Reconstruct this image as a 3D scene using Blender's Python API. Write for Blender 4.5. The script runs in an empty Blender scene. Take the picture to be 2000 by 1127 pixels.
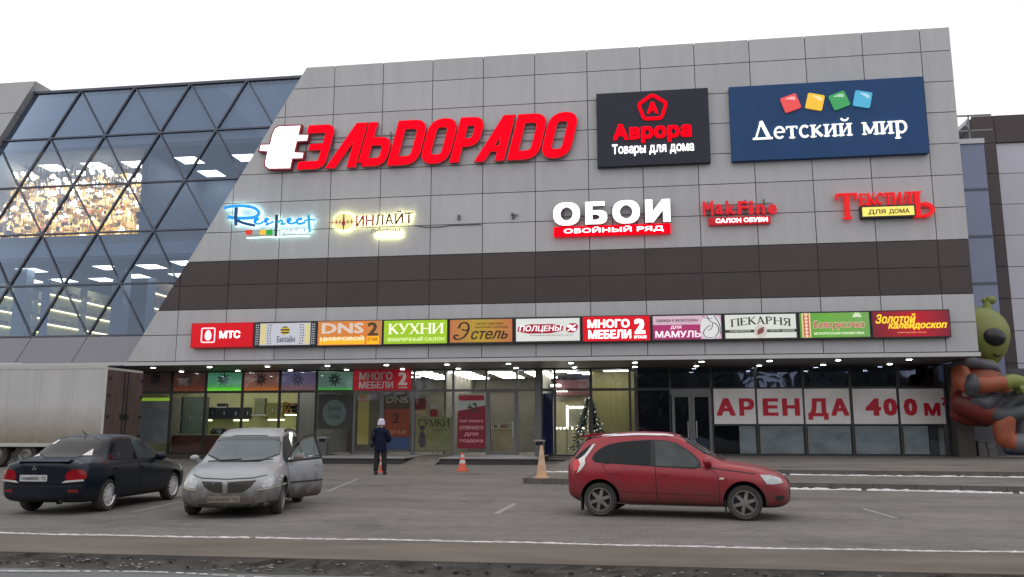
import bpy, bmesh, math, random
import numpy as np
from mathutils.geometry import delaunay_2d_cdt
from mathutils import Vector, Matrix
from mathutils.bvhtree import BVHTree
random.seed(7)
PI = math.pi
sc = bpy.context.scene
col = sc.collection

# ---------------------------------------------------------------- camera, sky, sun, exposure
CAM = Vector((14.027, -37.063, 1.55)); FPX = 1639.22
YAW, PITCH = math.radians(-8.154), math.radians(9.463)
FW = Vector((math.sin(YAW)*math.cos(PITCH), math.cos(YAW)*math.cos(PITCH), math.sin(PITCH)))
RT = Vector((math.cos(YAW), -math.sin(YAW), 0)); UP = RT.cross(FW)
cd = bpy.data.cameras.new('camera'); cam = bpy.data.objects.new('camera', cd); col.objects.link(cam)
cd.sensor_width = 36; cd.lens = FPX*36/2000; cd.clip_start = .1; cd.clip_end = 2000
R3 = Matrix((RT, UP, -FW)).transposed()
cam.matrix_world = Matrix.Translation(CAM) @ R3.to_4x4()
sc.camera = cam

SUN_EL, SUN_AZ = math.radians(52), math.radians(140)
w = bpy.data.worlds.new("World"); sc.world = w; w.use_nodes = True
nt = w.node_tree; nt.nodes.clear()
out = nt.nodes.new('ShaderNodeOutputWorld'); bg = nt.nodes.new('ShaderNodeBackground')
sky = nt.nodes.new('ShaderNodeTexSky'); sky.sky_type = 'NISHITA'; sky.sun_disc = False
sky.sun_elevation = SUN_EL; sky.sun_rotation = SUN_AZ; sky.air_density = 1.2; sky.dust_density = 1.5
hs = nt.nodes.new('ShaderNodeHueSaturation'); hs.inputs['Saturation'].default_value = .12
mx = nt.nodes.new('ShaderNodeMix'); mx.data_type = 'RGBA'; mx.inputs['Factor'].default_value = .92
# the even cloud layer that covers the sky
cn = nt.nodes.new('ShaderNodeTexNoise'); cn.inputs['Scale'].default_value = 1.6; cn.inputs['Detail'].default_value = 4
cr = nt.nodes.new('ShaderNodeValToRGB')
cr.color_ramp.elements[0].position = .3; cr.color_ramp.elements[0].color = (.79, .775, .84, 1)
cr.color_ramp.elements[1].position = .7; cr.color_ramp.elements[1].color = (1, 1, 1, 1)
tc = nt.nodes.new('ShaderNodeTexCoord'); nt.links.new(tc.outputs['Generated'], cn.inputs['Vector'])
sc_ = nt.nodes.new('ShaderNodeVectorMath'); sc_.operation = 'SCALE'; sc_.inputs['Scale'].default_value = 12.5
dp = nt.nodes.new('ShaderNodeVectorMath'); dp.operation = 'DOT_PRODUCT'; dp.inputs[1].default_value = (-.60, .42, .25)
nt.links.new(tc.outputs['Generated'], dp.inputs[0])
ma = nt.nodes.new('ShaderNodeMath'); ma.operation = 'MULTIPLY_ADD'; ma.inputs[1].default_value = .7; nt.links.new(dp.outputs['Value'], ma.inputs[0])
mb2 = nt.nodes.new('ShaderNodeMath'); mb2.operation = 'MULTIPLY_ADD'; mb2.inputs[1].default_value = .5; mb2.inputs[2].default_value = .36; nt.links.new(cn.outputs['Fac'], mb2.inputs[0]); nt.links.new(mb2.outputs[0], ma.inputs[2])
nt.links.new(ma.outputs[0], cr.inputs['Fac'])
nt.links.new(cr.outputs['Color'], sc_.inputs[0])
nt.links.new(sky.outputs['Color'], hs.inputs['Color'])
nt.links.new(hs.outputs['Color'], mx.inputs[6]); nt.links.new(sc_.outputs['Vector'], mx.inputs[7])
nt.links.new(mx.outputs[2], bg.inputs['Color']); bg.inputs['Strength'].default_value = .1
nt.links.new(bg.outputs['Background'], out.inputs['Surface'])

sl = bpy.data.lights.new('sun', 'SUN'); sl.energy = .5; sl.angle = math.radians(120); sl.color = (1, .97, .94)
so = bpy.data.objects.new('sun', sl); col.objects.link(so)
sd = Vector((math.sin(SUN_AZ)*math.cos(SUN_EL), math.cos(SUN_AZ)*math.cos(SUN_EL), math.sin(SUN_EL)))
so.rotation_euler = sd.to_track_quat('Z', 'Y').to_euler()
sc.view_settings.view_transform = 'Standard'; sc.view_settings.look = 'None'
sc.view_settings.exposure = 0; sc.view_settings.gamma = 1
sc.cycles.max_bounces = 6; sc.cycles.transparent_max_bounces = 16; sc.cycles.caustics_reflective = False
sc.cycles.sample_clamp_indirect = 4
sc.cycles.use_denoising = True

# ---------------------------------------------------------------- helpers
def ray(u, v): return FW + RT*((u-1000)/FPX) - UP*((v-563.5)/FPX)
def F(u, v, y=0.0):
    d = ray(u, v); p = CAM + d*((y-CAM.y)/d.y); return p.x, p.z
def G(u, v, z=0.0):
    d = ray(u, v); p = CAM + d*((z-CAM.z)/d.z); return p.x, p.y
def BX(u0, v0, u1, v1, y=0.0):
    a = F(u0, v0, y); b = F(u1, v1, y); return a[0], b[0], b[1], a[1]     # x0 x1 z0 z1
def lin(c): c /= 255; return c/12.92 if c < .04045 else ((c+.055)/1.055)**2.4
def S(r, g, b): return (lin(r), lin(g), lin(b))

def tag(o, label=None, cat=None, group=None, kind=None):
    if label: o['label'] = label
    if cat: o['category'] = cat
    if group: o['group'] = group
    if kind: o['kind'] = kind
    return o
def empty(name, loc=(0, 0, 0), rz=0, parent=None):
    o = bpy.data.objects.new(name, None); col.objects.link(o); o.location = loc; o.rotation_euler = (0, 0, rz)
    o.empty_display_size = .2
    if parent: o.parent = parent
    return o
def copy_tree(o, parent=None):
    c = o.copy(); col.objects.link(c)
    if parent: c.parent = parent
    for ch in list(o.children): copy_tree(ch, c)
    return c

class MB:
    def __init__(s): s.v = []; s.f = []; s.m = []
    def add(s, vs, fs, m=0):
        b = len(s.v); s.v += [tuple(q) for q in vs]
        for f in fs: s.f.append([b+i for i in f]); s.m.append(m)
        return s
    def box(s, x0, x1, y0, y1, z0, z1, m=0):
        return s.add([(x0, y0, z0), (x1, y0, z0), (x1, y1, z0), (x0, y1, z0), (x0, y0, z1), (x1, y0, z1), (x1, y1, z1), (x0, y1, z1)],
              [(0, 3, 2, 1), (4, 5, 6, 7), (0, 1, 5, 4), (1, 2, 6, 5), (2, 3, 7, 6), (3, 0, 4, 7)], m)
    def prism(s, poly, y0, y1, m=0, ms=None):        # xz outline, front face at y0
        n = len(poly); ar = sum(poly[i][0]*poly[(i+1) % n][1]-poly[(i+1) % n][0]*poly[i][1] for i in range(n))
        if ar < 0: poly = poly[::-1]
        vs = [(x, y0, z) for x, z in poly] + [(x, y1, z) for x, z in poly]
        s.add(vs, [list(range(n)), list(range(2*n-1, n-1, -1))], m)
        b = len(s.v)-2*n
        for i in range(n):
            j = (i+1) % n; s.f.append([b+j, b+i, b+n+i, b+n+j]); s.m.append(m if ms is None else ms)
        return s
    def vprism(s, poly, z0, z1, m=0):                # xy outline
        n = len(poly); ar = sum(poly[i][0]*poly[(i+1) % n][1]-poly[(i+1) % n][0]*poly[i][1] for i in range(n))
        if ar < 0: poly = poly[::-1]
        vs = [(x, y, z0) for x, y in poly] + [(x, y, z1) for x, y in poly]
        fs = [list(range(n-1, -1, -1)), list(range(n, 2*n))] + [[i, (i+1) % n, n+(i+1) % n, n+i] for i in range(n)]
        return s.add(vs, fs, m)
    def tube(s, pts, r, n=8, m=0, r1=None):
        pts = [Vector(p) for p in pts]; rings = []
        for i, p in enumerate(pts):
            t = (pts[min(i+1, len(pts)-1)]-pts[max(i-1, 0)]).normalized()
            a = t.orthogonal().normalized(); b = t.cross(a)
            if rings: a = (pa - t*pa.dot(t)).normalized(); b = t.cross(a)
            pa = a; rr = r if r1 is None else r+(r1-r)*i/(len(pts)-1)
            rings.append([p+a*math.cos(2*PI*k/n)*rr+b*math.sin(2*PI*k/n)*rr for k in range(n)])
        vs = [q for R in rings for q in R]; fs = []
        for i in range(len(pts)-1):
            for k in range(n): fs.append((i*n+k, i*n+(k+1) % n, (i+1)*n+(k+1) % n, (i+1)*n+k))
        fs += [list(range(n-1, -1, -1)), list(range((len(pts)-1)*n, len(pts)*n))]
        return s.add(vs, fs, m)
    def lathe(s, prof, c=(0, 0, 0), axis='z', n=24, m=0, close=True):
        vs = []; fs = []; k = len(prof)
        for i in range(n):
            a = 2*PI*i/n; ca, sa = math.cos(a), math.sin(a)
            for r, h in prof:
                q = (r*ca, r*sa, h) if axis == 'z' else ((r*ca, h, r*sa) if axis == 'y' else (h, r*ca, r*sa))
                vs.append((q[0]+c[0], q[1]+c[1], q[2]+c[2]))
        for i in range(n):
            j = (i+1) % n
            for t in range(k-1): fs.append((i*k+t, j*k+t, j*k+t+1, i*k+t+1))
        return s.add(vs, fs, m)
    def ellip(s, c, r, n=16, m=0, rot=None):
        vs = []; fs = []; h = n//2
        for i in range(h+1):
            th = PI*i/h
            for j in range(n):
                ph = 2*PI*j/n; q = Vector((r[0]*math.sin(th)*math.cos(ph), r[1]*math.sin(th)*math.sin(ph), r[2]*math.cos(th)))
                if rot: q = rot @ q
                vs.append((q.x+c[0], q.y+c[1], q.z+c[2]))
        for i in range(h):
            for j in range(n): fs.append((i*n+j, (i+1)*n+j, (i+1)*n+(j+1) % n, i*n+(j+1) % n))
        return s.add(vs, fs, m)
    def ribbon(s, pts, wd, y0, y1, m=0, closed=False, wf=None, tf=None):
        """stroke of width wd along xz points, as a slab from y0 (front) to y1; tf maps (x, z) to wall coordinates"""
        n = len(pts); L = []; Rr = []
        P = [Vector((a, b)) for a, b in pts]
        for i in range(n):
            if closed: a, b = P[i-1], P[(i+1) % n]
            else: a, b = P[max(i-1, 0)], P[min(i+1, n-1)]
            d0 = (P[i]-a).normalized() if (P[i]-a).length > 1e-9 else None
            d1 = (b-P[i]).normalized() if (b-P[i]).length > 1e-9 else None
            d0 = d0 or d1; d1 = d1 or d0
            nn = Vector((-(d0.y+d1.y), d0.x+d1.x))
            if nn.length < 1e-6: nn = Vector((-d0.y, d0.x))
            nn.normalize(); c = max(.35, nn.dot(Vector((-d0.y, d0.x))))
            h = (wd if wf is None else wf(i/(n-1) if n > 1 else 0, d1))*.5/c
            L.append(P[i]+nn*h); Rr.append(P[i]-nn*h)
        tf = tf or (lambda x, z: (x, z))
        L = [tf(q.x, q.y) for q in L]; Rr = [tf(q.x, q.y) for q in Rr]
        for i in range(n if closed else n-1):
            j = (i+1) % n
            vs = [(Rr[i][0], y0, Rr[i][1]), (Rr[j][0], y0, Rr[j][1]), (L[j][0], y0, L[j][1]), (L[i][0], y0, L[i][1])]
            vs += [(x, y1, z) for x, _, z in vs]
            fs = [(0, 1, 2, 3), (7, 6, 5, 4), (0, 4, 5, 1), (2, 6, 7, 3)]
            if not closed and i == 0: fs.append((0, 3, 7, 4))
            if not closed and i == n-2: fs.append((1, 5, 6, 2))
            s.add(vs, fs, m)
        return s
    def build(s, name, mats, parent=None, smooth=None, loc=None):
        me = bpy.data.meshes.new(name); me.from_pydata(s.v, [], s.f)
        mats = mats if isinstance(mats, (list, tuple)) else [mats]
        for mt in mats: me.materials.append(mt)
        if len(mats) > 1:
            for p, i in zip(me.polygons, s.m): p.material_index = i
        if smooth is not None:
            for p in me.polygons: p.use_smooth = True
            if smooth: me.set_sharp_from_angle(angle=math.radians(smooth))
        me.validate(); me.update()
        o = bpy.data.objects.new(name, me); col.objects.link(o)
        if parent: o.parent = parent
        if loc: o.location = loc
        return o

# ---------------------------------------------------------------- materials
def principled(name):
    m = bpy.data.materials.new(name); m.use_nodes = True
    return m, m.node_tree, m.node_tree.nodes['Principled BSDF']
def pm(name, rgb, rough=.6, metal=0, var=.1, scale=2.5, bump=0, bscale=60, island=0, emit=0, ecol=None, coat=0, spec=.5, stretch=None, dirt=None):
    m, t, b = principled(name); N = t.nodes; L = t.links
    b.inputs['Roughness'].default_value = rough; b.inputs['Metallic'].default_value = metal
    b.inputs['Specular IOR Level'].default_value = spec; b.inputs['Coat Weight'].default_value = coat
    b.inputs['Coat Roughness'].default_value = .08
    cur = None
    co = N.new('ShaderNodeTexCoord'); vec = co.outputs['Object']
    if stretch:
        mp = N.new('ShaderNodeMapping'); mp.inputs['Scale'].default_value = stretch; L.new(vec, mp.inputs['Vector']); vec = mp.outputs['Vector']
    base = N.new('ShaderNodeRGB'); base.outputs[0].default_value = (*rgb, 1); cur = base.outputs[0]
    def mul(fac):
        nonlocal cur
        v = N.new('ShaderNodeVectorMath'); v.operation = 'SCALE'; L.new(cur, v.inputs[0]); L.new(fac, v.inputs['Scale']); cur = v.outputs[0]
    if var:
        n = N.new('ShaderNodeTexNoise'); n.inputs['Scale'].default_value = scale; n.inputs['Detail'].default_value = 6; L.new(vec, n.inputs['Vector'])
        r = N.new('ShaderNodeMapRange'); r.inputs[1].default_value = .25; r.inputs[2].default_value = .75
        r.inputs[3].default_value = 1-var; r.inputs[4].default_value = 1+var; L.new(n.outputs['Fac'], r.inputs[0]); mul(r.outputs[0])
    if island:
        g = N.new('ShaderNodeNewGeometry'); r = N.new('ShaderNodeMapRange'); r.inputs[3].default_value = 1-island; r.inputs[4].default_value = 1+island
        L.new(g.outputs['Random Per Island'], r.inputs[0]); mul(r.outputs[0])
    if dirt:      # mud splashed up from the road: (rgb, z from, z to, strength)
        sx = N.new('ShaderNodeSeparateXYZ'); L.new(co.outputs['Object'], sx.inputs[0])
        n = N.new('ShaderNodeTexNoise'); n.inputs['Scale'].default_value = 5; n.inputs['Detail'].default_value = 8; L.new(co.outputs['Object'], n.inputs['Vector'])
        ad = N.new('ShaderNodeMath'); ad.operation = 'MULTIPLY_ADD'; ad.inputs[1].default_value = .5; L.new(n.outputs['Fac'], ad.inputs[0]); L.new(sx.outputs['Z'], ad.inputs[2])
        r = N.new('ShaderNodeMapRange'); r.inputs[1].default_value = dirt[1]+.25; r.inputs[2].default_value = dirt[2]+.25
        r.inputs[3].default_value = dirt[3]; r.inputs[4].default_value = 0; L.new(ad.outputs[0], r.inputs[0])
        mm = N.new('ShaderNodeMix'); mm.data_type = 'RGBA'; L.new(r.outputs[0], mm.inputs['Factor']); L.new(cur, mm.inputs[6]); mm.inputs[7].default_value = (*dirt[0], 1); cur = mm.outputs[2]
        rr = N.new('ShaderNodeMapRange'); rr.inputs[3].default_value = rough; rr.inputs[4].default_value = .85; L.new(r.outputs[0], rr.inputs[0]); L.new(rr.outputs[0], b.inputs['Roughness'])
        cw = N.new('ShaderNodeMapRange'); cw.inputs[3].default_value = coat; cw.inputs[4].default_value = 0; L.new(r.outputs[0], cw.inputs[0]); L.new(cw.outputs[0], b.inputs['Coat Weight'])
    L.new(cur, b.inputs['Base Color'])
    if bump:
        n = N.new('ShaderNodeTexNoise'); n.inputs['Scale'].default_value = bscale; n.inputs['Detail'].default_value = 5; L.new(vec, n.inputs['Vector'])
        bu = N.new('ShaderNodeBump'); bu.inputs['Strength'].default_value = bump; bu.inputs['Distance'].default_value = .02
        L.new(n.outputs['Fac'], bu.inputs['Height']); L.new(bu.outputs['Normal'], b.inputs['Normal'])
    if emit:
        if ecol: b.inputs['Emission Color'].default_value = (*ecol, 1)
        else: L.new(cur, b.inputs['Emission Color'])
        b.inputs['Emission Strength'].default_value = emit
    return m
_lit = {}
def lit(r, g, b, e=.62, rough=.35):                 # backlit acrylic
    k = (r, g, b, e)
    if k not in _lit: _lit[k] = pm('backlit_acrylic', S(r, g, b), rough, var=.04, scale=1.2, emit=e, spec=.3)
    return _lit[k]
_pr = {}
def printed(r, g, b, k=1.0):                          # unlit print or paint
    q = (r, g, b, k)
    if q not in _pr: _pr[q] = pm('printed_vinyl', tuple(min(.9, c*k) for c in S(r, g, b)), .5, var=.06, scale=3)
    return _pr[q]
def lamp(name, rgb, e):
    m, t, b = principled(name); b.inputs['Base Color'].default_value = (.8, .8, .8, 1)
    b.inputs['Emission Color'].default_value = (*rgb, 1); b.inputs['Emission Strength'].default_value = e; return m
def glass(name, trans, refl, fac=.25, rough=.02):
    m = bpy.data.materials.new(name); m.use_nodes = True; t = m.node_tree; t.nodes.clear(); N = t.nodes; L = t.links
    o = N.new('ShaderNodeOutputMaterial'); mix = N.new('ShaderNodeMixShader'); tr = N.new('ShaderNodeBsdfTransparent'); gl = N.new('ShaderNodeBsdfGlossy')
    tr.inputs['Color'].default_value = (*trans, 1); gl.inputs['Color'].default_value = (*refl, 1); gl.inputs['Roughness'].default_value = rough
    fr = N.new('ShaderNodeFresnel'); fr.inputs['IOR'].default_value = 1.45
    ad = N.new('ShaderNodeMath'); ad.operation = 'ADD'; ad.inputs[1].default_value = fac; ad.use_clamp = True; L.new(fr.outputs[0], ad.inputs[0])
    n = N.new('ShaderNodeTexNoise'); n.inputs['Scale'].default_value = .35; n.inputs['Detail'].default_value = 2
    bu = N.new('ShaderNodeBump'); bu.inputs['Strength'].default_value = .06; bu.inputs['Distance'].default_value = .3
    co = N.new('ShaderNodeTexCoord'); L.new(co.outputs['Object'], n.inputs['Vector']); L.new(n.outputs['Fac'], bu.inputs['Height']); L.new(bu.outputs['Normal'], gl.inputs['Normal'])
    L.new(ad.outputs[0], mix.inputs[0]); L.new(tr.outputs[0], mix.inputs[1]); L.new(gl.outputs[0], mix.inputs[2]); L.new(mix.outputs[0], o.inputs['Surface'])
    return m

def clip(poly, a, b, c):          # keep a*x+b*z >= c
    out = []
    for i in range(len(poly)):
        p, q = poly[i], poly[(i+1) % len(poly)]; dp = a*p[0]+b*p[1]-c; dq = a*q[0]+b*q[1]-c
        if dp >= 0: out.append(p)
        if dp*dq < 0: t = dp/(dp-dq); out.append((p[0]+(q[0]-p[0])*t, p[1]+(q[1]-p[1])*t))
    return out
def smooth_poly(p, it=2, closed=True):
    for _ in range(it):
        q = []
        n = len(p)
        if not closed: q.append(p[0])
        for i in range(n if closed else n-1):
            a, b = p[i], p[(i+1) % n]
            q += [(a[0]*.75+b[0]*.25, a[1]*.75+b[1]*.25), (a[0]*.25+b[0]*.75, a[1]*.25+b[1]*.75)]
        if not closed: q.append(p[-1])
        p = q
    return p
def circ(cx, cz, r, n=24, rz=None): return [(cx+r*math.cos(2*PI*i/n), cz+(rz or r)*math.sin(2*PI*i/n)) for i in range(n)]
def rrect(x0, x1, z0, z1, r, n=5):
    o = []
    for cx, cz, a0 in ((x1-r, z0+r, -PI/2), (x1-r, z1-r, 0), (x0+r, z1-r, PI/2), (x0+r, z0+r, PI)):
        o += [(cx+r*math.cos(a0+PI/2*i/n), cz+r*math.sin(a0+PI/2*i/n)) for i in range(n+1)]
    return o

# ---------------------------------------------------------------- lettering
_gl = {}
def glyphs(s, bold=0.0, shear=0.0, res=2):
    """outline of the string, filled by winding number; front face at z = .5, back at -.5"""
    key = (s, shear, res)
    if key in _gl: return _gl[key]
    cu = bpy.data.curves.new('lettering', 'FONT'); cu.body = s; cu.shear = shear; cu.fill_mode = 'NONE'; cu.resolution_u = res
    o = bpy.data.objects.new('lettering', cu); me = bpy.data.meshes.new_from_object(o)
    P = np.array([v.co[:2] for v in me.vertices]); E = np.array([e.vertices[:] for e in me.edges])
    bpy.data.objects.remove(o); bpy.data.curves.remove(cu); bpy.data.meshes.remove(me)
    nxt = {}; adj = {}
    for a_, b_ in E: adj.setdefault(int(a_), []).append(int(b_)); adj.setdefault(int(b_), []).append(int(a_))
    seen = set(); segs = []
    for st in range(len(P)):               # walk each loop in vertex order so that its sense of rotation is kept
        if st in seen or st not in adj: continue
        loop = [st]; seen.add(st); cur = st+1 if st+1 in adj[st] else adj[st][0]
        while cur not in seen:
            seen.add(cur); loop.append(cur); c_ = [q for q in adj[cur] if q not in seen]
            if not c_: break
            cur = min(c_, key=lambda q: abs(q-cur))
        segs += [(loop[k], loop[(k+1) % len(loop)]) for k in range(len(loop))]
    A = P[[q[0] for q in segs]]; B = P[[q[1] for q in segs]]
    V, _, T, _, _, _ = delaunay_2d_cdt([Vector(p) for p in P], [tuple(q) for q in segs], [], 1, 1e-6)
    V = np.array([v[:] for v in V]); T = [list(t) for t in T]
    C = np.array([V[t].mean(0) for t in T]); keep = []
    for t, c in zip(T, C):
        up = (A[:, 1] <= c[1]) & (B[:, 1] > c[1]); dn = (A[:, 1] > c[1]) & (B[:, 1] <= c[1])
        cr = (B[:, 0]-A[:, 0])*(c[1]-A[:, 1])-(c[0]-A[:, 0])*(B[:, 1]-A[:, 1])
        if int((up & (cr > 0)).sum())-int((dn & (cr < 0)).sum()) != 0:
            a_, b_, d_ = V[t[0]], V[t[1]], V[t[2]]
            keep.append(t if (b_[0]-a_[0])*(d_[1]-a_[1])-(b_[1]-a_[1])*(d_[0]-a_[0]) > 0 else t[::-1])
    n = len(V); vs = [Vector((x, y, .5)) for x, y in V]+[Vector((x, y, -.5)) for x, y in V]; fs = [list(t) for t in keep]+[[i_+n for i_ in t[::-1]] for t in keep]
    ed = {}
    for t in keep:
        for k in range(3): ed[(t[k], t[(k+1) % 3])] = 1
    for (p, q) in list(ed):
        if (q, p) not in ed: fs.append([q, p, p+n, q+n])
    used = sorted({i_ for f in fs for i_ in f}); mp = {u: k for k, u in enumerate(used)}
    _gl[key] = ([vs[u] for u in used], [[mp[i_] for i_ in f] for f in fs])
    return _gl[key]
def bolden(vs, fs, b):
    if b <= 0: return vs, fs
    V = []; Fc = []
    for k, (dx, dz) in enumerate(((0, 0), (b, 0), (-b, 0), (0, b*.7), (0, -b*.7), (b, b*.7), (-b, -b*.7), (b, -b*.7), (-b, b*.7))):
        o = len(V); V += [Vector((v.x+dx, v.y+dz, v.z-.012*k)) for v in vs]; Fc += [[i+o for i in f] for f in fs]
    return V, Fc
def text_into(mb, s, box, yf, dep, bold=.0, shear=0., m=0, res=2, sm=None):
    x0, x1, z0, z1 = box; vs, fs = glyphs(s, 0, shear, res); vs, fs = bolden(vs, fs, bold)
    ax, bx = min(v.x for v in vs), max(v.x for v in vs); az, bz = min(v.y for v in vs), max(v.y for v in vs)
    o = [(x0+(v.x-ax)/(bx-ax)*(x1-x0), yf+(.5-v.z)*dep, z0+(v.y-az)/(bz-az)*(z1-z0)) for v in vs]
    if sm is None: mb.add(o, fs, m)
    else:
        fr = [f for f in fs if min(vs[i].z for i in f) > .3]; sd_ = [f for f in fs if min(vs[i].z for i in f) <= .3]
        mb.add(o, fr, m); mb.add(o, sd_, sm)
    return mb
def lettering(s, box, yf, dep, mat, parent, bold=.0, shear=0., name='lettering', res=2):
    return text_into(MB(), s, box, yf, dep, bold, shear, 0, res).build(name, mat, parent)
def letters(s, box, yf, dep, mat, parent, bold=.0, shear=0., gap=.12, res=3, sidemat=None):
    """one mesh per letter, set side by side to fill the box"""
    x0, x1, z0, z1 = box; data = []; cx = 0
    for ch in s:
        if ch == ' ': cx += .32; continue
        vs, fs = glyphs(ch, 0, shear, res); vs, fs = bolden(vs, fs, bold); ax = min(v.x for v in vs); bx = max(v.x for v in vs)
        data.append((vs, fs, cx-ax)); cx += bx-ax+gap
    cx -= gap; az = min(v.y for d in data for v in d[0]); bz = max(v.y for d in data for v in d[0])
    for vs, fs, off in data:
        o = [(x0+(v.x+off)/cx*(x1-x0), yf+(.5-v.z)*dep, z0+(v.y-az)/(bz-az)*(z1-z0)) for v in vs]
        if sidemat is None: MB().add(o, fs).build('letter', mat, parent)
        else:
            fr = [f for f in fs if min(vs[i].z for i in f) > .3]; sd_ = [f for f in fs if min(vs[i].z for i in f) <= .3]
            MB().add(o, fr, 0).add(o, sd_, 1).build('letter', [mat, sidemat], parent)
# ---------------------------------------------------------------- ground
def paving(name, rgb, bw, bh, mortar, var=.12, bump=.25):
    m, t, b = principled(name); N = t.nodes; L = t.links
    co = N.new('ShaderNodeTexCoord'); br = N.new('ShaderNodeTexBrick')
    br.inputs['Scale'].default_value = 1; br.inputs['Brick Width'].default_value = bw; br.inputs['Row Height'].default_value = bh
    br.inputs['Mortar Size'].default_value = mortar; br.inputs['Mortar Smooth'].default_value = .3
    br.inputs['Color1'].default_value = (*[c*1.06 for c in rgb], 1); br.inputs['Color2'].default_value = (*[c*.92 for c in rgb], 1)
    br.inputs['Mortar'].default_value = (*[c*.72 for c in rgb], 1); L.new(co.outputs['Object'], br.inputs['Vector'])
    cur = br.outputs['Color']
    for s, a, st in ((.12, .20, (1, 1, 1)), (.9, .20, (.3, 1, 1)), (5, .16, (.6, 1, 1)), (40, .16, (1, 1, 1))):
        mp = N.new('ShaderNodeMapping'); mp.inputs['Scale'].default_value = st; L.new(co.outputs['Object'], mp.inputs['Vector'])
        n = N.new('ShaderNodeTexNoise'); n.inputs['Scale'].default_value = s; n.inputs['Detail'].default_value = 7; n.inputs['Roughness'].default_value = .6; L.new(mp.outputs[0], n.inputs['Vector'])
        r = N.new('ShaderNodeMapRange'); r.inputs[1].default_value = .3; r.inputs[2].default_value = .7; r.inputs[3].default_value = 1-a; r.inputs[4].default_value = 1+a
        v = N.new('ShaderNodeVectorMath'); v.operation = 'SCALE'; L.new(n.outputs['Fac'], r.inputs[0]); L.new(cur, v.inputs[0]); L.new(r.outputs[0], v.inputs['Scale']); cur = v.outputs[0]
    # dark oil and damp stains
    n = N.new('ShaderNodeTexNoise'); n.inputs['Scale'].default_value = .45; n.inputs['Detail'].default_value = 9; n.inputs['Roughness'].default_value = .72; L.new(co.outputs['Object'], n.inputs['Vector'])
    r = N.new('ShaderNodeMapRange'); r.inputs[1].default_value = .53; r.inputs[2].default_value = .68; r.inputs[3].default_value = 1; r.inputs[4].default_value = .62
    v = N.new('ShaderNodeVectorMath'); v.operation = 'SCALE'; L.new(n.outputs['Fac'], r.inputs[0]); L.new(cur, v.inputs[0]); L.new(r.outputs[0], v.inputs['Scale']); cur = v.outputs[0]
    L.new(cur, b.inputs['Base Color']); b.inputs['Roughness'].default_value = .82; b.inputs['Specular IOR Level'].default_value = .3
    bu = N.new('ShaderNodeBump'); bu.inputs['Strength'].default_value = bump; bu.inputs['Distance'].default_value = .01
    L.new(br.outputs['Fac'], bu.inputs['Height']); bu.invert = True; L.new(bu.outputs['Normal'], b.inputs['Normal'])
    return m
M = {}
M['lot'] = paving('worn_grey_paving', (.150, .140, .128), .2, .1, .006)
M['plat'] = paving('pavement_slabs', (.150, .136, .120), .5, .5, .012)
M['asphalt'] = pm('asphalt', (.125, .128, .128), .8, var=.15, scale=1.2, bump=.3, bscale=90)
M['verge'] = pm('dusty_verge', (.115, .095, .078), .9, var=.35, scale=1.4, bump=.5, bscale=40, stretch=(.4, 1, 1))
M['gutter'] = pm('wet_gutter_dirt', (.040, .036, .033), .7, var=.5, scale=5, bump=.9, bscale=25)
M['kerb'] = pm('kerb_concrete', (.10, .094, .088), .8, var=.25, scale=4, bump=.3)
M['riser'] = pm('dark_stone_riser', (.035, .033, .032), .6, var=.3, scale=5)
M['snow'] = pm('old_snow', (.56, .55, .56), .85, var=.35, scale=9, bump=.3, bscale=30)
M['line'] = pm('worn_line_paint', (.27, .265, .255), .8, var=.25, scale=12)

def sheet(name, x0, x1, y0, y1, z, mat):
    o = MB().add([(x0, y0, z), (x1, y0, z), (x1, y1, z), (x0, y1, z)], [(0, 1, 2, 3)]).build(name, mat); tag(o, kind='structure'); return o
def la(x): return -12.75-.139*(x-11)          # front edge of the low pavement on the right
def lb(x): return -9.15-.086*(x-11)           # edge of the upper pavement behind it
sheet('road', -400, 400, -300, -27.18, -.14, M['asphalt'])
sheet('ground', -400, 400, -27.62, 400, -.2, M['gutter'])
sheet('parking_lot', -90, 120, -25.32, 12, 0, M['lot'])
b = MB(); b.box(-90, 120, -27.05, -25.32, -.19, .012)
tag(b.build('verge', M['verge']), kind='structure')
# strip of gutter dirt below the verge, broken into an uneven crust
b = MB(); nx = 360
for i in range(nx):
    x0 = -20+i*.17; 
    if i == 0: row = []
vs = []; fs = []
for i in range(nx+1):
    x = -22+i*.18
    for j, y in enumerate((-27.05, -27.08, -27.12, -27.17, -27.22, -27.32)):
        h = (.0, -.045, -.085, -.11, -.128, -.143)[j]
        vs.append((x, y+random.uniform(-.02, .02)*(j > 0), h+(random.uniform(-.012, .02) if 0 < j < 5 else 0)))
for i in range(nx):
    for j in range(5): fs.append((i*6+j+1, (i+1)*6+j+1, (i+1)*6+j, i*6+j))
tag(MB().add(vs, fs).build('gutter', M['gutter']), kind='structure')
b = MB(); b.vprism([(11, la(11)), (120, la(120)), (120, 12), (11, 12)], -.1, .15)
tag(b.build('lower_pavement', M['plat']), kind='structure')
b = MB(); b.vprism([(13.4, lb(13.4)), (120, lb(120)), (120, 12), (13.4, 12)], .16, .30)
tag(b.build('upper_pavement', M['plat']), kind='structure')
b = MB()
for x0, x1, f, z0, z1 in ((11, 120, la, .0, .153), (13.4, 120, lb, .155, .303)):
    x = x0
    while x < x1:
        e = x+1.0; b.vprism([(x+.008, f(x)-.14), (e-.008, f(e)-.14), (e-.008, f(e)-.004), (x+.008, f(x)-.004)], z0, z1+random.uniform(0, .006)); x = e
b.box(10.86, 10.99, la(11), -3, 0, .153)
tag(b.build('kerb', M['kerb']), kind='structure')
b = MB()
for x0, x1, y0 in ((-.55, 4.0, -.55), (5.6, 9.85, -.6)): b.box(x0, x1, y0, 4.4, 0, .24)
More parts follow.
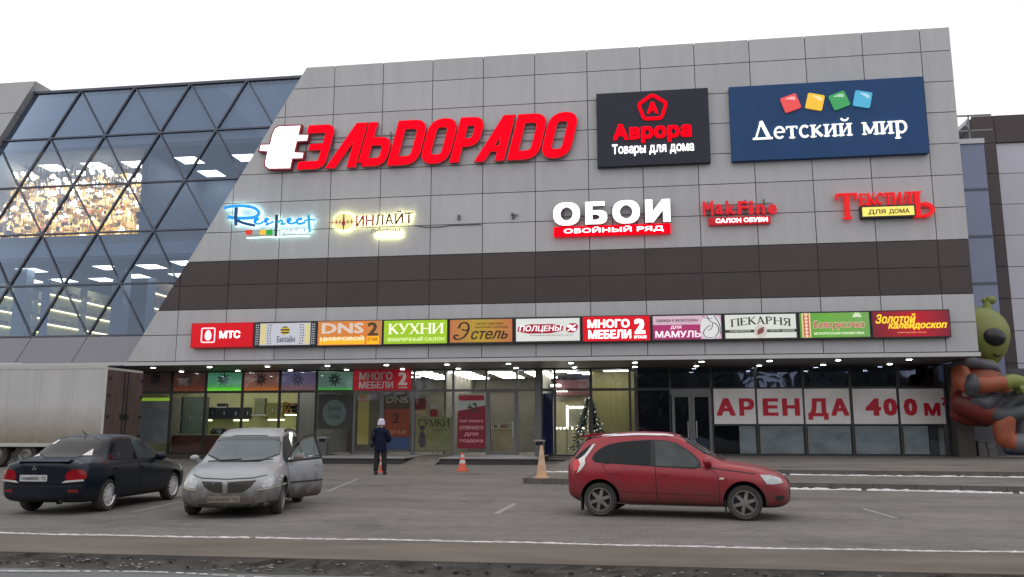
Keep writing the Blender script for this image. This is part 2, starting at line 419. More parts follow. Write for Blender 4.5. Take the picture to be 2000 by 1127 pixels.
tag(b.build('entrance_step', M['riser']), kind='structure')
b = MB()
for x0, x1, y0 in ((-.6, 4.05, -.62), (5.55, 9.9, -.67)): b.box(x0, x1, y0, 4.4, .243, .275)
tag(b.build('step_tread', pm('pale_stone_tread', (.26, .25, .24), .7, var=.2)), kind='structure')
b = MB(); b.add([(4.06, -1.3, .004), (5.54, -1.3, .004), (5.54, 1.2, .25), (4.06, 1.2, .25), (4.06, 4.4, .25), (5.54, 4.4, .25)], [(0, 1, 2, 3), (3, 2, 5, 4)])
tag(b.build('entrance_ramp', M['plat']), kind='structure')
# snow left along the kerbs, each an uneven low ridge
def snow_ridge(mb, x0, x1, f, z, w, h, step=.12, gap=.06):
    x = x0; prev = None
    while x < x1:
        y = f(x); ww = w*random.uniform(.35, 1.3); hh = h*random.uniform(.4, 1.2)
        ring = [(x, y-ww, z), (x, y-ww*.4, z+hh), (x, y+ww*.5, z+hh*.8), (x, y+ww, z)]
        if prev and random.random() > gap: mb.add(prev+ring, [(0, 4, 5, 1), (1, 5, 6, 2), (2, 6, 7, 3)])
        prev = ring; x += step*random.uniform(.6, 1.4)
b = MB()
snow_ridge(b, -10, 40, lambda x: -25.34+.05*math.sin(x*.7)+.02*math.sin(x*3.1), .012, .026, .018, step=.06, gap=.02)
snow_ridge(b, 15.9, 60, lambda x: la(x)-.22+.06*math.sin(x*1.3), .0, .10, .05, gap=.02)
snow_ridge(b, 10.9, 60, lambda x: lb(x)-.2+.04*math.sin(x*1.1), .155, .075, .035, gap=.01)
snow_ridge(b, 3, 30, lambda x: -27.52+.09*math.sin(x*1.7), -.125, .012, .012, step=.05, gap=.25)
tag(b.build('snow', M['snow'], smooth=60), kind='stuff')
b = MB()
for i in range(520):
    x = random.uniform(2, 22); q = random.choice((.3, .55, .75, .9))+random.uniform(-.1, .1); y = -27.05-.19*q; r = random.uniform(.004, .011); z = -.135*q+.004
    if math.sin(x*1.9)+math.sin(x*.77+1) < random.uniform(-1.6, 1.4): continue
    b.ellip((x, y, z), (r*random.uniform(1.2, 4.5), r, r*.9), 6)
tag(b.build('slush', pm('dirty_slush', (.26, .255, .26), .8, var=.5, scale=6), smooth=60), kind='stuff')
b = MB()
for i in range(150):
    x = random.uniform(2, 22); q = random.random(); r = random.uniform(.01, .025)
    b.ellip((x, -27.05-.19*q, -.13*q), (r*1.6, r, r*.8), 6)
tag(b.build('debris', M['gutter']), kind='stuff')
b = MB()
def stripe(p, q, wd):
    p, q = Vector(p), Vector(q); d = (q-p).normalized(); n = Vector((-d.y, d.x))*wd*.5
    b.add([(*(p-n), .004), (*(q-n), .004), (*(q+n), .004), (*(p+n), .004)], [(0, 1, 2, 3)])
stripe(G(968, 1004), G(1006, 984), .11); stripe(G(1686, 994), G(1750, 1012), .09); stripe(G(262, 1000), G(352, 980), .08); stripe(G(640, 960), G(700, 935), .07)
tag(b.build('parking_line', M['line']), kind='structure')

# ---------------------------------------------------------------- the shopping centre
M['panel'] = pm('grey_composite_panel', (.445, .450, .460), .42, var=.07, scale=.9, island=.05, spec=.4, stretch=(2.2, 1, .35))
M['brown'] = pm('dark_brown_panel', (.060, .046, .047), .45, var=.06, scale=.6, island=.10, spec=.35)
M['joint'] = pm('joint_shadow_gap', (.10, .10, .105), .8, var=0)
M['trim'] = pm('pale_metal_trim', (.50, .50, .50), .4, var=.03)
M['violet'] = pm('lilac_grey_panel', (.30, .296, .335), .42, var=.04, island=.05, scale=.6)
M['soffit'] = pm('soffit_lining', (.16, .155, .15), .5, var=.1, scale=1)
M['mull'] = pm('dark_blue_aluminium', (.085, .096, .13), .4, metal=.3, var=.05)
M['alu'] = pm('grey_aluminium', (.16, .165, .17), .4, metal=.4, var=.06)
M['dalu'] = pm('dark_grey_aluminium', (.05, .05, .052), .4, metal=.4, var=.06)
M['gglass'] = glass('blue_tinted_glass', (.56, .61, .68), (.36, .46, .62), .18)
M['sglass'] = glass('shop_glass', (.86, .89, .88), (.65, .75, .9), .02)
M['dglass'] = glass('dark_shop_glass', (.45, .5, .58), (.6, .72, 1), .08)
M['refl_sheet'] = pm('painted_window_reflection', (.40, .45, .50), .5, var=.35, scale=.9, stretch=(1, 1, 2.2))  # mirrored lot and sky painted as a pale blue-grey sheet
ROWS = [4.68, 5.92, 7.11, 8.27, 9.44, 10.85, 12.27, 13.68, 15.10, 16.51, 17.93, 19.01]
ZB, ZT = 4.55, 19.01
XR = 28.2
def slx(z): return -1.45-8.46*(19.01-z)/14.46        # the sloping left edge of the panelled front
SA, SB = 14.46, -8.46; SCN = SA*slx(19.01)+SB*19.01   # keep SA*x+SB*z >= SCN
MB_ = None
mall = empty('shopping_centre', (0, 0, 0))
tag(mall, 'large shopping centre with grey panelled front, brown band and slanted glass gallery', 'building')
g = .035; gp = MB(); bp = MB(); lp = MB()
for r in range(len(ROWS)-1):
    z0, z1 = ROWS[r], ROWS[r+1]; zz0, zz1 = z0+g/2, (z1-g/2 if r < 10 else z1)
    xs = [-12.25+2.45*k for k in range(0, 17)]+[XR]
    for x0, x1 in zip(xs[:-1], xs[1:]):
        poly = clip([(x0+g/2, zz0), (x1-g/2 if x1 < XR else x1, zz0), (x1-g/2 if x1 < XR else x1, zz1), (x0+g/2, zz1)], SA, SB, SCN)
        if len(poly) < 3: continue
        (bp if r in (2, 3) else (gp if r > 3 else lp)).prism(poly, -.05 if r not in (2, 3) else -.046, 0)
gp.build('panel_cladding', M['panel'], mall); lp.build('panel_cladding', M['panel'], mall); bp.build('panel_cladding_band', M['brown'], mall)
MB().prism([(slx(ZB), ZB+.02), (XR-.02, ZB+.02), (XR-.02, ZT-.04), (slx(ZT)+.02, ZT-.04)], .003, .5).build('wall', M['joint'], mall)
MB().prism([(slx(ZB)-.02, ZB-.06), (XR+.06, ZB-.06), (XR+.06, ZB+.105), (slx(ZB)-.02, ZB+.105)], -.09, -.002).build('edge_trim', M['trim'], mall)
MB().box(-22, XR, -.0, 4.5, ZB-.06, ZB-.02).build('soffit', M['soffit'], mall)
MB().box(XR-.3, XR, .51, 24, ZB, ZT-.05).build('side_wall', M['panel'], mall)
MB().box(-24, XR-.31, .6, 24, 19.0-.3, 19.0-.14).build('roof', M['panel'], mall)
MB().box(-24, XR-.31, 23.7, 24, .2, 18.68).build('rear_wall', M['panel'], mall)

# --- slanted glass gallery on the left, triangular panes
CY_ = .6; DX = 3.03; ZN = [18.83, 16.29, 13.72, 11.22, 8.58, 6.03]; SH = -1.505
def node(i, j):      # lattice of the triangles; row j down from the top
    return (-13.9+i*DX+SH*(18.83-ZN[j])/(18.83-16.29)+(.0 if True else 0), ZN[j])
cw = MB(); fr = MB()
def bar(p, q, wd=.085, y0=-.09, y1=.03):
    fr.ribbon([p, q], wd, CY_+y0, CY_+y1)
curtain = empty('glass_curtain_wall', parent=mall)
LEFT = -19.2
def inside(p): return p[0] > -26
panes = []
for j in range(5):
    zt, zb = ZN[j], ZN[j+1]
    for i in range(-4, 6):
        a = node(i, j); b2 = node(i+1, j); c = node(i, j+1); d = node(i+1, j+1)
        # parallelogram a b2 d c split by the diagonal a-d
        for tri in ([a, d, c], [a, b2, d]):
            t = clip(tri, -SA, -SB, -SCN-14.46*.06)                 # left of the sloping edge
            if j == 0: t = clip(t, 14.46, -8.46*1.0, 14.46*-16.58-8.46*18.84) if t else t
            if len(t) >= 3 and max(q[0] for q in t) > -19.5: panes.append(t)
for t in panes:
    MB().add([(x, CY_, z) for x, z in t], [list(range(len(t)))]).build('glass_pane', M['gglass'], curtain)
for j in range(6):
    x1 = slx(ZN[j])-.02; x0 = -16.58 if j == 0 else -19.5
    fr.ribbon([(x0, ZN[j]), (x1, ZN[j])], .075 if j else .13, CY_-.10, CY_+.04)
for i in range(-5, 6):
    for j in range(5):
        a = node(i, j); c = node(i, j+1); d = node(i+1, j+1)
        for p, q, wd in ((a, c, .085), (a, d, .05)):
            if p[0] > slx(p[1])+.02 and q[0] > slx(q[1])+.02: continue
            if q[0] > slx(q[1])+.3: continue
            if p[0] < -16.7 and j == 0: continue
            if max(p[0], q[0]) < -20: continue
            fr.ribbon([p, q], wd, CY_-(.094 if wd > .07 else .088), CY_+.036)
fr.build('mullion_grid', M['mull'], curtain)
sp = MB()
for k in range(-6, 4):
    x0, x1 = -13.9+k*DX-7.55+.02, -13.9+(k+1)*DX-7.55-.02; sh = SH*(6.0-4.72)/2.54
    poly = clip([(x0, 5.97), (x1, 5.97), (x1+sh, 4.74), (x0+sh, 4.74)], -SA, -SB, -SCN-14.46*.06)
    if len(poly) > 2: sp.prism(poly, CY_-.08, CY_+.02)
sp.build('spandrel_panels', M['violet'], mall)
MB().box(-22, slx(4.7)-.02, CY_-.12, CY_-.0, 4.54, 4.72).build('gallery_trim', M['trim'], mall)
MB().box(-22, slx(4.7)-.3, CY_-.02, CY_+.3, 4.42, 4.535).build('gallery_edge', M['mull'], mall)
lc = MB()      # grey panelled block at the far left, its edge parallel to the slope
for z0, z1 in ((17.7, 19.35), (15.9, 17.67), (14.1, 15.87), (12.3, 14.07)):
    for x0, x1 in ((-30, -27.2), (-27.17, -24.4), (-24.37, -21.3), (-21.27, -18.37), (-18.34, -14)):
        poly = clip([(x0, z0), (x1, z0), (x1, z1), (x0, z1)], -14.46, 8.46, -14.46*-16.62+8.46*18.84)
        if z1 > 19: poly = clip(poly, -1, -.9, 16.2-.9*19.3)
        if len(poly) > 2: lc.prism(poly, .25, 3)
lc.build('stair_tower_cladding', M['panel'], mall)

# --- inside the gallery
M['ceil'] = pm('ceiling_tiles', (.17, .18, .21), .8, var=.08)
M['floor'] = pm('shop_floor', (.25, .24, .23), .3, var=.1)
M['cream'] = pm('cream_wall', (.34, .33, .26), .7, var=.08)
M['warm'] = pm('warm_wood_wall', (.40, .27, .13), .6, var=.2, scale=1.5)
M['bluew'] = pm('blue_grey_wall', (.22, .27, .34), .6, var=.1)
M['dark'] = pm('dark_lining', (.065, .069, .082), .6, var=.2)
for z0, z1, nm, mt in ((15.62, 15.8, 'ceiling', 'ceil'), (10.7, 11.15, 'floor_slab', 'floor'), (9.9, 10.05, 'ceiling', 'ceil'), (5.6, 5.95, 'floor_slab', 'floor')):
    MB().box(-24, 2, .78, 14, z0, z1).build(nm, M[mt], mall)
for z0, z1 in ((15.81, 18.6), (10.06, 10.69)):
    MB().box(-24, slx(z1)-.15, .74, .77, z0, z1).build('ceiling_void_panel', pm('void_panel', (.34, .40, .50), .6, var=.12, scale=.5), mall)
MB().box(-24, 2, 14, 14.2, 5.95, 15.6).build('inner_wall', M['cream'], mall)
MB().box(-24.2, -24, .8, 14, 5.95, 15.6).build('inner_wall', M['cream'], mall)
MB().box(1.8, 2, .8, 14, 5.95, 15.6).build('inner_wall', M['bluew'], mall)
MB().box(-10.6, -10.3, 1.3, 6.5, 11.15, 15.62).build('partition', M['bluew'], mall)
MB().box(-10.3, -4, 6.4, 6.6, 11.15, 15.62).build('partition', M['bluew'], mall)
for x in (-17.8, -12.2, -6.9):
    MB().box(x-.32, x+.32, 2.4, 3.0, 5.95, 9.9).build('column', M['bluew'], mall)
# --- ground floor shop front
YS = 4.4; ZS0 = .22; ZTR = 3.42; ZTOP = 4.49
def fx(u, v=800, y=YS): return F(u, v, y)[0]
def glazed(name, x0, x1, z0, z1, gl, fmat, parent, fw=.06):
    f = MB()
    f.box(x0, x0+fw, YS-.05, YS+.05, z0, z1); f.box(x1-fw, x1, YS-.05, YS+.05, z0, z1)
    f.box(x0+fw, x1-fw, YS-.05, YS+.05, z0, z0+fw); f.box(x0+fw, x1-fw, YS-.05, YS+.05, z1-fw, z1)
    o = f.build(name, fmat, parent)
    MB().add([(x0+fw, YS, z0+fw), (x1-fw, YS, z0+fw), (x1-fw, YS, z1-fw), (x0+fw, YS, z1-fw)], [(0, 1, 2, 3)]).build('pane', gl, o)
    return o
U = [-130, -60, 10, 80, 145, 208, 272, 333, 400, 472, 545, 617, 690]
for a, b2 in zip(U[:-1], U[1:]):
    glazed('shop_window', fx(a), fx(b2), ZS0, ZTR, M['sglass'], M['dalu'], mall); glazed('transom_window', fx(a), fx(b2), ZTR+.005, ZTOP, M['sglass'], M['dalu'], mall)
for a, b2 in ((690, 748), (748, 808), (808, 885), (885, 950), (950, 1010), (1010, 1048)):
    glazed('transom_window', fx(a), fx(b2), ZTR+.005, ZTOP, M['sglass'], M['alu'], mall)
for a, b2 in ((748, 808), (808, 885), (885, 952), (1010, 1048), (1058, 1084), (1084, 1155), (1155, 1231), (1231, 1242)):
    glazed('shop_window', fx(a), fx(b2), ZS0, ZTR, M['sglass'], M['alu'] if a < 1050 else M['dalu'], mall)
for a, b2 in ((1058, 1084), (1084, 1155), (1155, 1231), (1231, 1242)):
    glazed('transom_window', fx(a), fx(b2), ZTR+.005, ZTOP, M['sglass'], M['dalu'], mall)
UR = [1390, 1478, 1571, 1663, 1757, 1852]
for a, b2 in zip([1244, 1310]+UR[:-1], [1310, 1390]+UR[1:]):
    glazed('transom_window', fx(a), fx(b2), ZTR+.005, ZTOP, M['dglass'], M['dalu'], mall)
glazed('shop_window', fx(1244), fx(1310), .3, ZTR, M['dglass'], M['dalu'], mall)
for a, b2 in zip(UR[:-1], UR[1:]):
    glazed('shop_window', fx(a), fx(b2), 1.745, ZTR, M['dglass'], M['dalu'], mall)
    glazed('shop_window', fx(a), fx(b2), .3, 1.74, M['sglass'], M['dalu'], mall)
def door(x0, x1, z0, z1, gl, fm, leaves=1):
    n = leaves; w_ = (x1-x0)/n
    for k in range(n):
        o = glazed('entrance_door', x0+k*w_+.01, x0+(k+1)*w_-.01, z0, z1, gl, fm, mall, .13)
        hx = x0+(k+1)*w_-.2 if (k == 0 and n == 2) or n == 1 else x0+k*w_+.2
        MB().tube([(hx, YS-.12, 1.1), (hx, YS-.12, 1.9)], .02).build('handle', M['trim'], o)
door(fx(690), fx(748), .27, ZTR, M['sglass'], M['alu'])
door(fx(952), fx(1010), .27, ZTR, M['sglass'], M['alu'])
door(fx(1312), fx(1390), .3, ZTR-.25, M['dglass'], M['alu'], 2)
MB().box(fx(1310), fx(1392), YS-.05, YS+.05, ZTR-.24, ZTR).build('door_head', M['alu'], mall)
MB().box(fx(1048), fx(1058), YS-.15, YS+.3, .2, ZTOP).build('column', M['alu'], mall)
MB().box(fx(1242)+.01, fx(1244)-.005, YS-.06, YS+.3, .2, ZTOP).build('column', M['dalu'], mall)
MB().box(fx(1854), fx(1887), YS-.75, YS+.3, .3, ZTOP).build('column', pm('dark_pillar_cladding', (.075, .066, .06), .5), mall)
M['plinth'] = pm('brown_granite_plinth', (.085, .068, .058), .5, var=.25, scale=9)
MB().box(-22, fx(690), YS-.12, YS+.1, 0, ZS0-.003).build('plinth', M['plinth'], mall)
MB().box(fx(1058), fx(1890), YS-.12, YS+.1, .29, .298).build('plinth', M['plinth'], mall)
tb = MB(); tb.box(-22, fx(1885), YS-.07, YS+.07, ZTOP-.04, ZTOP+.0); tb.build('head_rail', M['dalu'], mall)
# floor, ceiling and walls of the shops
YB = 12.5
MB().box(-22, XR, YS+.12, YB, .05, .2).build('shop_floor', pm('shop_tiles', (.30, .29, .27), .35, var=.1), mall)
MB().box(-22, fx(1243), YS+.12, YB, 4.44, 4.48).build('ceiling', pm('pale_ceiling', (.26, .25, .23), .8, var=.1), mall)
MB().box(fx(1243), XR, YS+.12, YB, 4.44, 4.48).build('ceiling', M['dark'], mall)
MB().box(-22, XR-.4, YB, YB+.2, .2, 4.44).build('inner_wall', pm('shop_back_wall', (.17, .155, .13), .7, var=.25, scale=.8), mall)
M['lime'] = pm('lime_cream_wall', (.66, .65, .34), .7, var=.08)
xa, xb = fx(272, 800, 8.2), fx(617, 800, 8.2)
MB().box(xa, xb, 8.2, 8.35, .2, 4.44).build('inner_wall', M['lime'], mall)
MB().box(xb+.3, xb+.42, YS+.4, YB, .2, 4.44).build('partition', pm('grey_partition_wall', (.22, .22, .21), .7), mall)
MB().box(fx(885, 800, 7), fx(885, 800, 7)+.1, YS+.4, YB, .2, 4.44).build('partition', pm('taupe_partition', (.22, .20, .17), .7), mall)
MB().box(fx(1050)-.05, fx(1050)+.05, YS+.4, YB, .2, 4.44).build('partition', M['cream'], mall)
xa, xb = fx(1084, 800, 8.5), fx(1243, 800, 8.5)
M['ywall'] = pm('yellow_panelled_wall', (.52, .47, .20), .6, var=.14, scale=3, stretch=(3, 3, .3))
MB().box(fx(1155, 800, 6), fx(1243)-.02, 6.6, 6.7, .2, 4.44).build('partition', M['ywall'], mall)
MB().box(xa-1, fx(1155, 800, 6), 9.2, 9.3, .2, 3.3).build('partition', pm('warm_white_wall', (.62, .56, .36), .6), mall)
MB().box(fx(1243)-.0, fx(1243)+.1, YS+.4, YB, .2, 4.44).build('partition', M['dark'], mall)
MB().box(fx(1250), XR-.5, 9.4, 9.5, .2, 4.44).build('partition', M['dark'], mall)
MB().box(XR-.3, XR, YS+.35, 24, .3, 4.44).build('side_wall', M['panel'], mall)
MB().box(-22.3, -22.05, YS-.1, 24, 0, 4.44).build('side_wall', M['panel'], mall)
MB().box(XR-.7, XR-.31, YS+.12, YB, .3, 4.44).build('partition', M['dark'], mall)
MB().box(-22.04, -21.9, YS+.12, YB, .2, 4.44).build('partition', M['cream'], mall)
# ---------------------------------------------------------------- signs on the facade
YF = -.055
def rot2(p, c, a): x, z = p[0]-c[0], p[1]-c[1]; return (c[0]+x*math.cos(a)-z*math.sin(a), c[1]+x*math.sin(a)+z*math.cos(a))
def sign(name, label, uv, parent_y=YF):
    x, z = F(*uv); o = empty(name, (0, 0, 0)); tag(o, label, 'sign'); return o
white = lit(255, 255, 255, 1.15); M['rimred'] = pm('dark_red_return', S(150, 20, 35), .4, var=.05)
M['return'] = pm('grey_letter_return', (.42, .42, .43), .5, var=.05)
redL = pm('red_backlit_face', (.70, .0, .012), .6, var=0, emit=.75, ecol=(1, .0, .008), spec=.05)
M['bracket'] = pm('steel_bracket', (.12, .12, .12), .5, metal=.5)

# 1. the big red slanted letters with a white plug
sg = sign('letter_sign', 'huge red illuminated slanted block letters with a white plug emblem, highest on the grey front', (820, 280))
zz = lambda X, Y: F(480+X*.16, 200+Y*.16)
plug = [(205, 615), (222, 548), (335, 545), (360, 430), (395, 350), (440, 325), (700, 315), (672, 428), (792, 428), (778, 492), (655, 500), (622, 640), (735, 645), (722, 706), (598, 708), (574, 828), (320, 832), (278, 800), (275, 755), (305, 622)]
pw = [zz(X, Y) for X, Y in plug]
cx = sum(p[0] for p in pw)/len(pw); cz = sum(p[1] for p in pw)/len(pw)
def grow(poly, d):
    n = len(poly); ar = sum(poly[i][0]*poly[(i+1) % n][1]-poly[(i+1) % n][0]*poly[i][1] for i in range(n)); sgn = 1 if ar > 0 else -1
    o = []
    for i in range(n):
        a, b_, c = Vector(poly[i-1]), Vector(poly[i]), Vector(poly[(i+1) % n]); d0 = (b_-a).normalized(); d1 = (c-b_).normalized()
        nn = (Vector((d0.y, -d0.x))+Vector((d1.y, -d1.x))); nn = nn.normalized() if nn.length > 1e-6 else Vector((d0.y, -d0.x))
        k = max(.5, nn.dot(Vector((d0.y, -d0.x)))); q = b_+nn*(d*sgn/k); o.append((q.x, q.y))
    return o
MB().prism(grow(pw, .07), -.33, -.12).build('emblem_surround', M['rimred'], sg)
MB().prism(pw, -.345, -.331).build('emblem', white, sg)
X0 = zz(655, 822)[0]; ztop = (zz(1090, 285)[1]+F(780+1890*.18, 200+140*.18)[1])/2; zbot = (zz(660, 825)[1]+F(780+1700*.18, 200+640*.18)[1])/2
H = ztop-zbot; SHR = .245
def bx_(X, base='a'):   # bottom x of a letter from the two zooms
    return zz(X, 810)[0] if base == 'a' else F(780+X*.18, 200+670*.18)[0]
t = .188
def rounded(pts, idx, r=.13):
    o = []
    for i, p in enumerate(pts):
        if i in idx:
            a, b_, c = Vector(pts[i-1]), Vector(p), Vector(pts[(i+1) % len(pts)])
            p0 = b_+(a-b_).normalized()*r; p1 = b_+(c-b_).normalized()*r
            for k in range(5):
                s_ = k/4; q = p0*(1-s_)**2+b_*2*s_*(1-s_)+p1*s_*s_; o.append((q.x, q.y))
        else: o.append(p)
    return o
def G_E(w): h = t*.46; return [(rounded([(0, 1-h), (w-h, 1-h), (w-h, h), (0, h)], (1, 2)), t*.92, False), ([(w*.24, .5), (w-h, .5)], t*.72, False)]
def G_L(w): return [([(0, 0), (t*1.08, 0), (w-t*.02, 1), (w-t*1.28, 1)], 'poly', False), ([(w-t, 0), (w, 0), (w, 1), (w-t, 1)], 'poly', False)]
def G_b(w): h = t*.5; return [([(h, 1), (h, h)], t, False), (rounded([(h, .58-h*.2), (w-h, .58-h*.2), (w-h, h), (h, h)], (1, 2), min(.16, .46*(w-t))), t*.92, False)]
def G_D(w): h = t*.5; return [(rounded([(h, 1-h), (w-h, 1-h), (w-h, h), (h, h)], (1, 2), min(.2, .46*(w-t))), t, True)]
def G_O(w): h = t*.5; return [(rounded([(h, 1-h), (w-h, 1-h), (w-h, h), (h, h)], (0, 1, 2, 3), min(.2, .46*(w-t))), t, True)]
def G_P(w): h = t*.5; return [([(h, 0), (h, 1)], t, False), (rounded([(h, 1-h), (w-h, 1-h), (w-h, .34+h), (h, .34+h)], (1, 2), min(.18, .46*(w-t))), t*.94, False)]
def G_A(w): return G_L(w)+[([(w*.35, .27), (w-t*.5, .27)], t*.62, False)]
lt = [(G_E, bx_(655), bx_(985)), (G_L, bx_(1003), bx_(1372)), (G_b, bx_(1388), bx_(1700)), (G_D, bx_(1748), bx_(170, 'b')),
      (G_O, bx_(232, 'b'), bx_(500, 'b')), (G_P, bx_(560, 'b'), bx_(835, 'b')), (G_A, bx_(830, 'b'), bx_(1145, 'b')), (G_D, bx_(1180, 'b'), bx_(1455, 'b')), (G_O, bx_(1530, 'b'), bx_(1800, 'b'))]
wid = {G_E: .80, G_L: .86, G_b: .82, G_D: .84, G_O: .84, G_P: .84, G_A: .80}
for k, (gf, xa, xb) in enumerate(lt):
    nxt = lt[k+1][1] if k+1 < len(lt) else xa+(lt[3][1]-lt[2][1])*.98
    wn = (nxt-xa)/H*.93
    if gf is G_P: wn *= 1.06
    if gf is G_A: wn *= .96
    m_ = MB(); rim = MB(); tf = lambda x, z, xa=xa: (xa+(x+SHR*z)*H, zbot+z*H)
    for q, (pts, wd, cl) in enumerate(gf(wn)):
        if wd == 'poly':
            m_.prism([tf(*p) for p in pts], -.34+q*.0012, -.30+q*.0012); rim.prism([tf(*p) for p in grow(pts, .012)], -.299+q*.0012, -.15+q*.0012); continue
        m_.ribbon(pts, wd, -.34+q*.0012, -.30+q*.0012, 0, cl, tf=tf)
        rim.ribbon(pts, wd+.022, -.299+q*.0012, -.15+q*.0012, 0, cl, tf=tf)
    o = m_.build('letter', redL, sg); rim.build('letter_return', pm('pink_acrylic_edge', S(190, 90, 95), .5, var=0) if k == 0 else bpy.data.materials['pink_acrylic_edge'], o)
rb = MB()
for z in (zbot+.45*H, zbot+.72*H): rb.box(X0, F(1120, 250)[0], -.14, -.11, z-.02, z+.02)
for k in range(9): rb.box(X0+k*1.4+.3, X0+k*1.4+.34, -.11, -.052, zbot+.3*H, zbot+.8*H)
rb.build('mounting_rail', M['alu'], sg)

# 2. dark panel with pentagon
sg = sign('panel_sign', 'dark charcoal panel sign with red pentagon emblem and red rounded lettering', (1275, 255))
x0, x1, z0, z1 = BX(1165, 189, 1387, 321)
MB().box(x0, x1, -.34, -.06, z0, z1).build('panel', pm('charcoal_panel', S(46, 48, 60), .5, var=.05, scale=.8, spec=.25), sg)
c = F(1274, 216.5); R_ = .66
pent = [(c[0]+R_*math.sin(2*PI*k/5), c[1]+R_*math.cos(2*PI*k/5)*.95) for k in range(5)]
MB().ribbon(rounded(pent, (0, 1, 2, 3, 4), .14), .15, -.40, -.345, closed=True).build('emblem', redL, sg)
lettering('А', (c[0]-.25, c[0]+.25, c[1]-.27, c[1]+.28), -.40, .05, redL, sg, .045, name='emblem_letter')
letters('Аврора', (*[F(1198, 275)[0], F(1350, 268)[0]], F(1275, 283)[1], F(1275, 245.5)[1]), -.42, .07, redL, sg, .045, gap=.05)
letters('Товары для дома', (F(1196, 298)[0], F(1354, 293)[0], F(1275, 307)[1], F(1275, 284)[1]), -.385, .04, white, sg, .014, gap=.07)

# --- serif stroke letters
def serif(ch):
    """strokes of a roman letter in a box 1 high: (points, width); thick stems .17, hairlines .07, slab serifs .055"""
    T, h = .17, .07
    def slab(x, z, w_=.30): return ([(x-w_/2, z), (x+w_/2, z)], .05)
    def stem(x, z0=0, z1=1, s0=1, s1=1, w_=T):
        o = [([(x, z0), (x, z1)], w_)]
        if s0: o.append(slab(x, z0+.025, w_+.15))
        if s1: o.append(slab(x, z1-.025, w_+.15))
        return o
    def arc(cx, cz, rx, rz, a0, a1, n=12): return [(cx+rx*math.cos(a0+(a1-a0)*i/n), cz+rz*math.sin(a0+(a1-a0)*i/n)) for i in range(n+1)]
    d = {
     'К': (.86, stem(.15)+[([(.2, .48), (.70, .97)], .09), ([(.32, .55), (.76, .03)], T), slab(.72, .975, .26), slab(.77, .025, .26)]),
     'У': (.86, [([(.10, .97), (.45, .36)], T), ([(.76, .97), (.42, .22), (.30, .06), (.16, .08)], .09), slab(.12, .975, .30), slab(.76, .975, .24)]),
     'Х': (.90, [([(.12, .97), (.76, .03)], T), ([(.76, .97), (.14, .03)], .09), slab(.14, .975, .28), slab(.75, .975, .24), slab(.13, .025, .24), slab(.76, .025, .28)]),
     'Н': (.96, stem(.15)+stem(.80)+[([(.2, .5), (.76, .5)], h)]),
     'И': (.98, stem(.15)+stem(.82)+[([(.18, .08), (.78, .92)], .09)]),
     'П': (.96, stem(.15)+stem(.80)+[([(.1, .965), (.85, .965)], .08)]),
     'Е': (.78, stem(.15)+[([(.15, .965), (.66, .965), (.68, .80)], .065), ([(.15, .035), (.68, .035), (.70, .22)], .065), ([(.2, .5), (.5, .5)], h), ([(.5, .4), (.5, .6)], .05)]),
     'А': (.92, [([(.14, .0), (.44, 1)], .085), ([(.42, 1), (.78, .0)], T), ([(.24, .32), (.64, .32)], h), slab(.13, .025, .26), slab(.78, .025, .30)]),
     'Р': (.78, stem(.15)+[(arc(.36, .74, .28, .225, PI/2, -PI/2), .12), ([(.2, .965), (.36, .965)], .07), ([(.2, .515), (.36, .515)], .07)]),
     'Я': (.82, stem(.66)+[(arc(.42, .74, .28, .225, PI/2, 3*PI/2), .12), ([(.42, .965), (.62, .965)], .07), ([(.42, .515), (.62, .515)], .07), ([(.42, .5), (.16, .03)], .14), slab(.15, .025, .24)]),
     'С': (.82, [(arc(.44, .5, .34, .455, PI*.28, PI*1.72, 18), .14), ([(.70, .98), (.70, .68)], .06)]),
     'М': (1.12, stem(.15, w_=.09)+stem(.96)+[([(.17, .97), (.55, .05)], T), ([(.55, .05), (.93, .97)], .085)]),
     'Т': (.84, stem(.42, s1=0)+[([(.06, .76), (.06, .96), (.78, .96), (.78, .76)], .075)]),
     'Л': (.92, stem(.78)+[([(.74, .965), (.36, .965), (.30, .3), (.20, .06), (.06, .06)], .095)]),
     'Ь': (.80, stem(.15)+[(arc(.36, .27, .30, .235, PI/2, -PI/2), .14), ([(.2, .505), (.36, .505)], .07), ([(.2, .035), (.36, .035)], .07)]),
     'Д': (1.02, [([(.16, .03), (.46, 1)], .09), ([(.45, 1), (.84, .03)], T), ([(.02, .045), (1.0, .045)], .10)]),
     'е': (.58, [(arc(.30, .33, .23, .30, -PI*.25, -PI*2.0, 16), .10), ([(.08, .35), (.52, .35)], .06)]),
     'т': (.60, stem(.30, 0, .64, 1, 0, .14)+[([(.05, .5), (.05, .62), (.55, .62), (.55, .5)], .06)]),
     'с': (.54, [(arc(.30, .33, .22, .30, PI*.25, PI*1.75, 14), .11)]),
     'к': (.62, stem(.14, 0, .66, 1, 1, .14)+[([(.2, .33), (.52, .62)], .08), ([(.26, .36), (.56, .03)], .13)]),
     'и': (.68, stem(.14, 0, .66, 1, 1, .13)+stem(.54, 0, .66, 1, 1, .13)+[([(.16, .06), (.52, .60)], .07)]),
     'й': (.68, stem(.14, 0, .66, 1, 1, .13)+stem(.54, 0, .66, 1, 1, .13)+[([(.16, .06), (.52, .60)], .07), (arc(.34, .98, .17, .15, -PI*.95, -PI*.05, 8), .075)]),
     'м': (.82, stem(.12, 0, .66, 1, 1, .07)+stem(.70, 0, .66, 1, 1, .13)+[([(.13, .64), (.40, .06)], .13), ([(.40, .06), (.68, .64)], .07)]),
     'р': (.64, stem(.14, -.28, .66, 1, 1, .13)+[(arc(.32, .33, .23, .30, PI*.8, -PI*.8, 16), .10)]),
    }
    return d[ch]
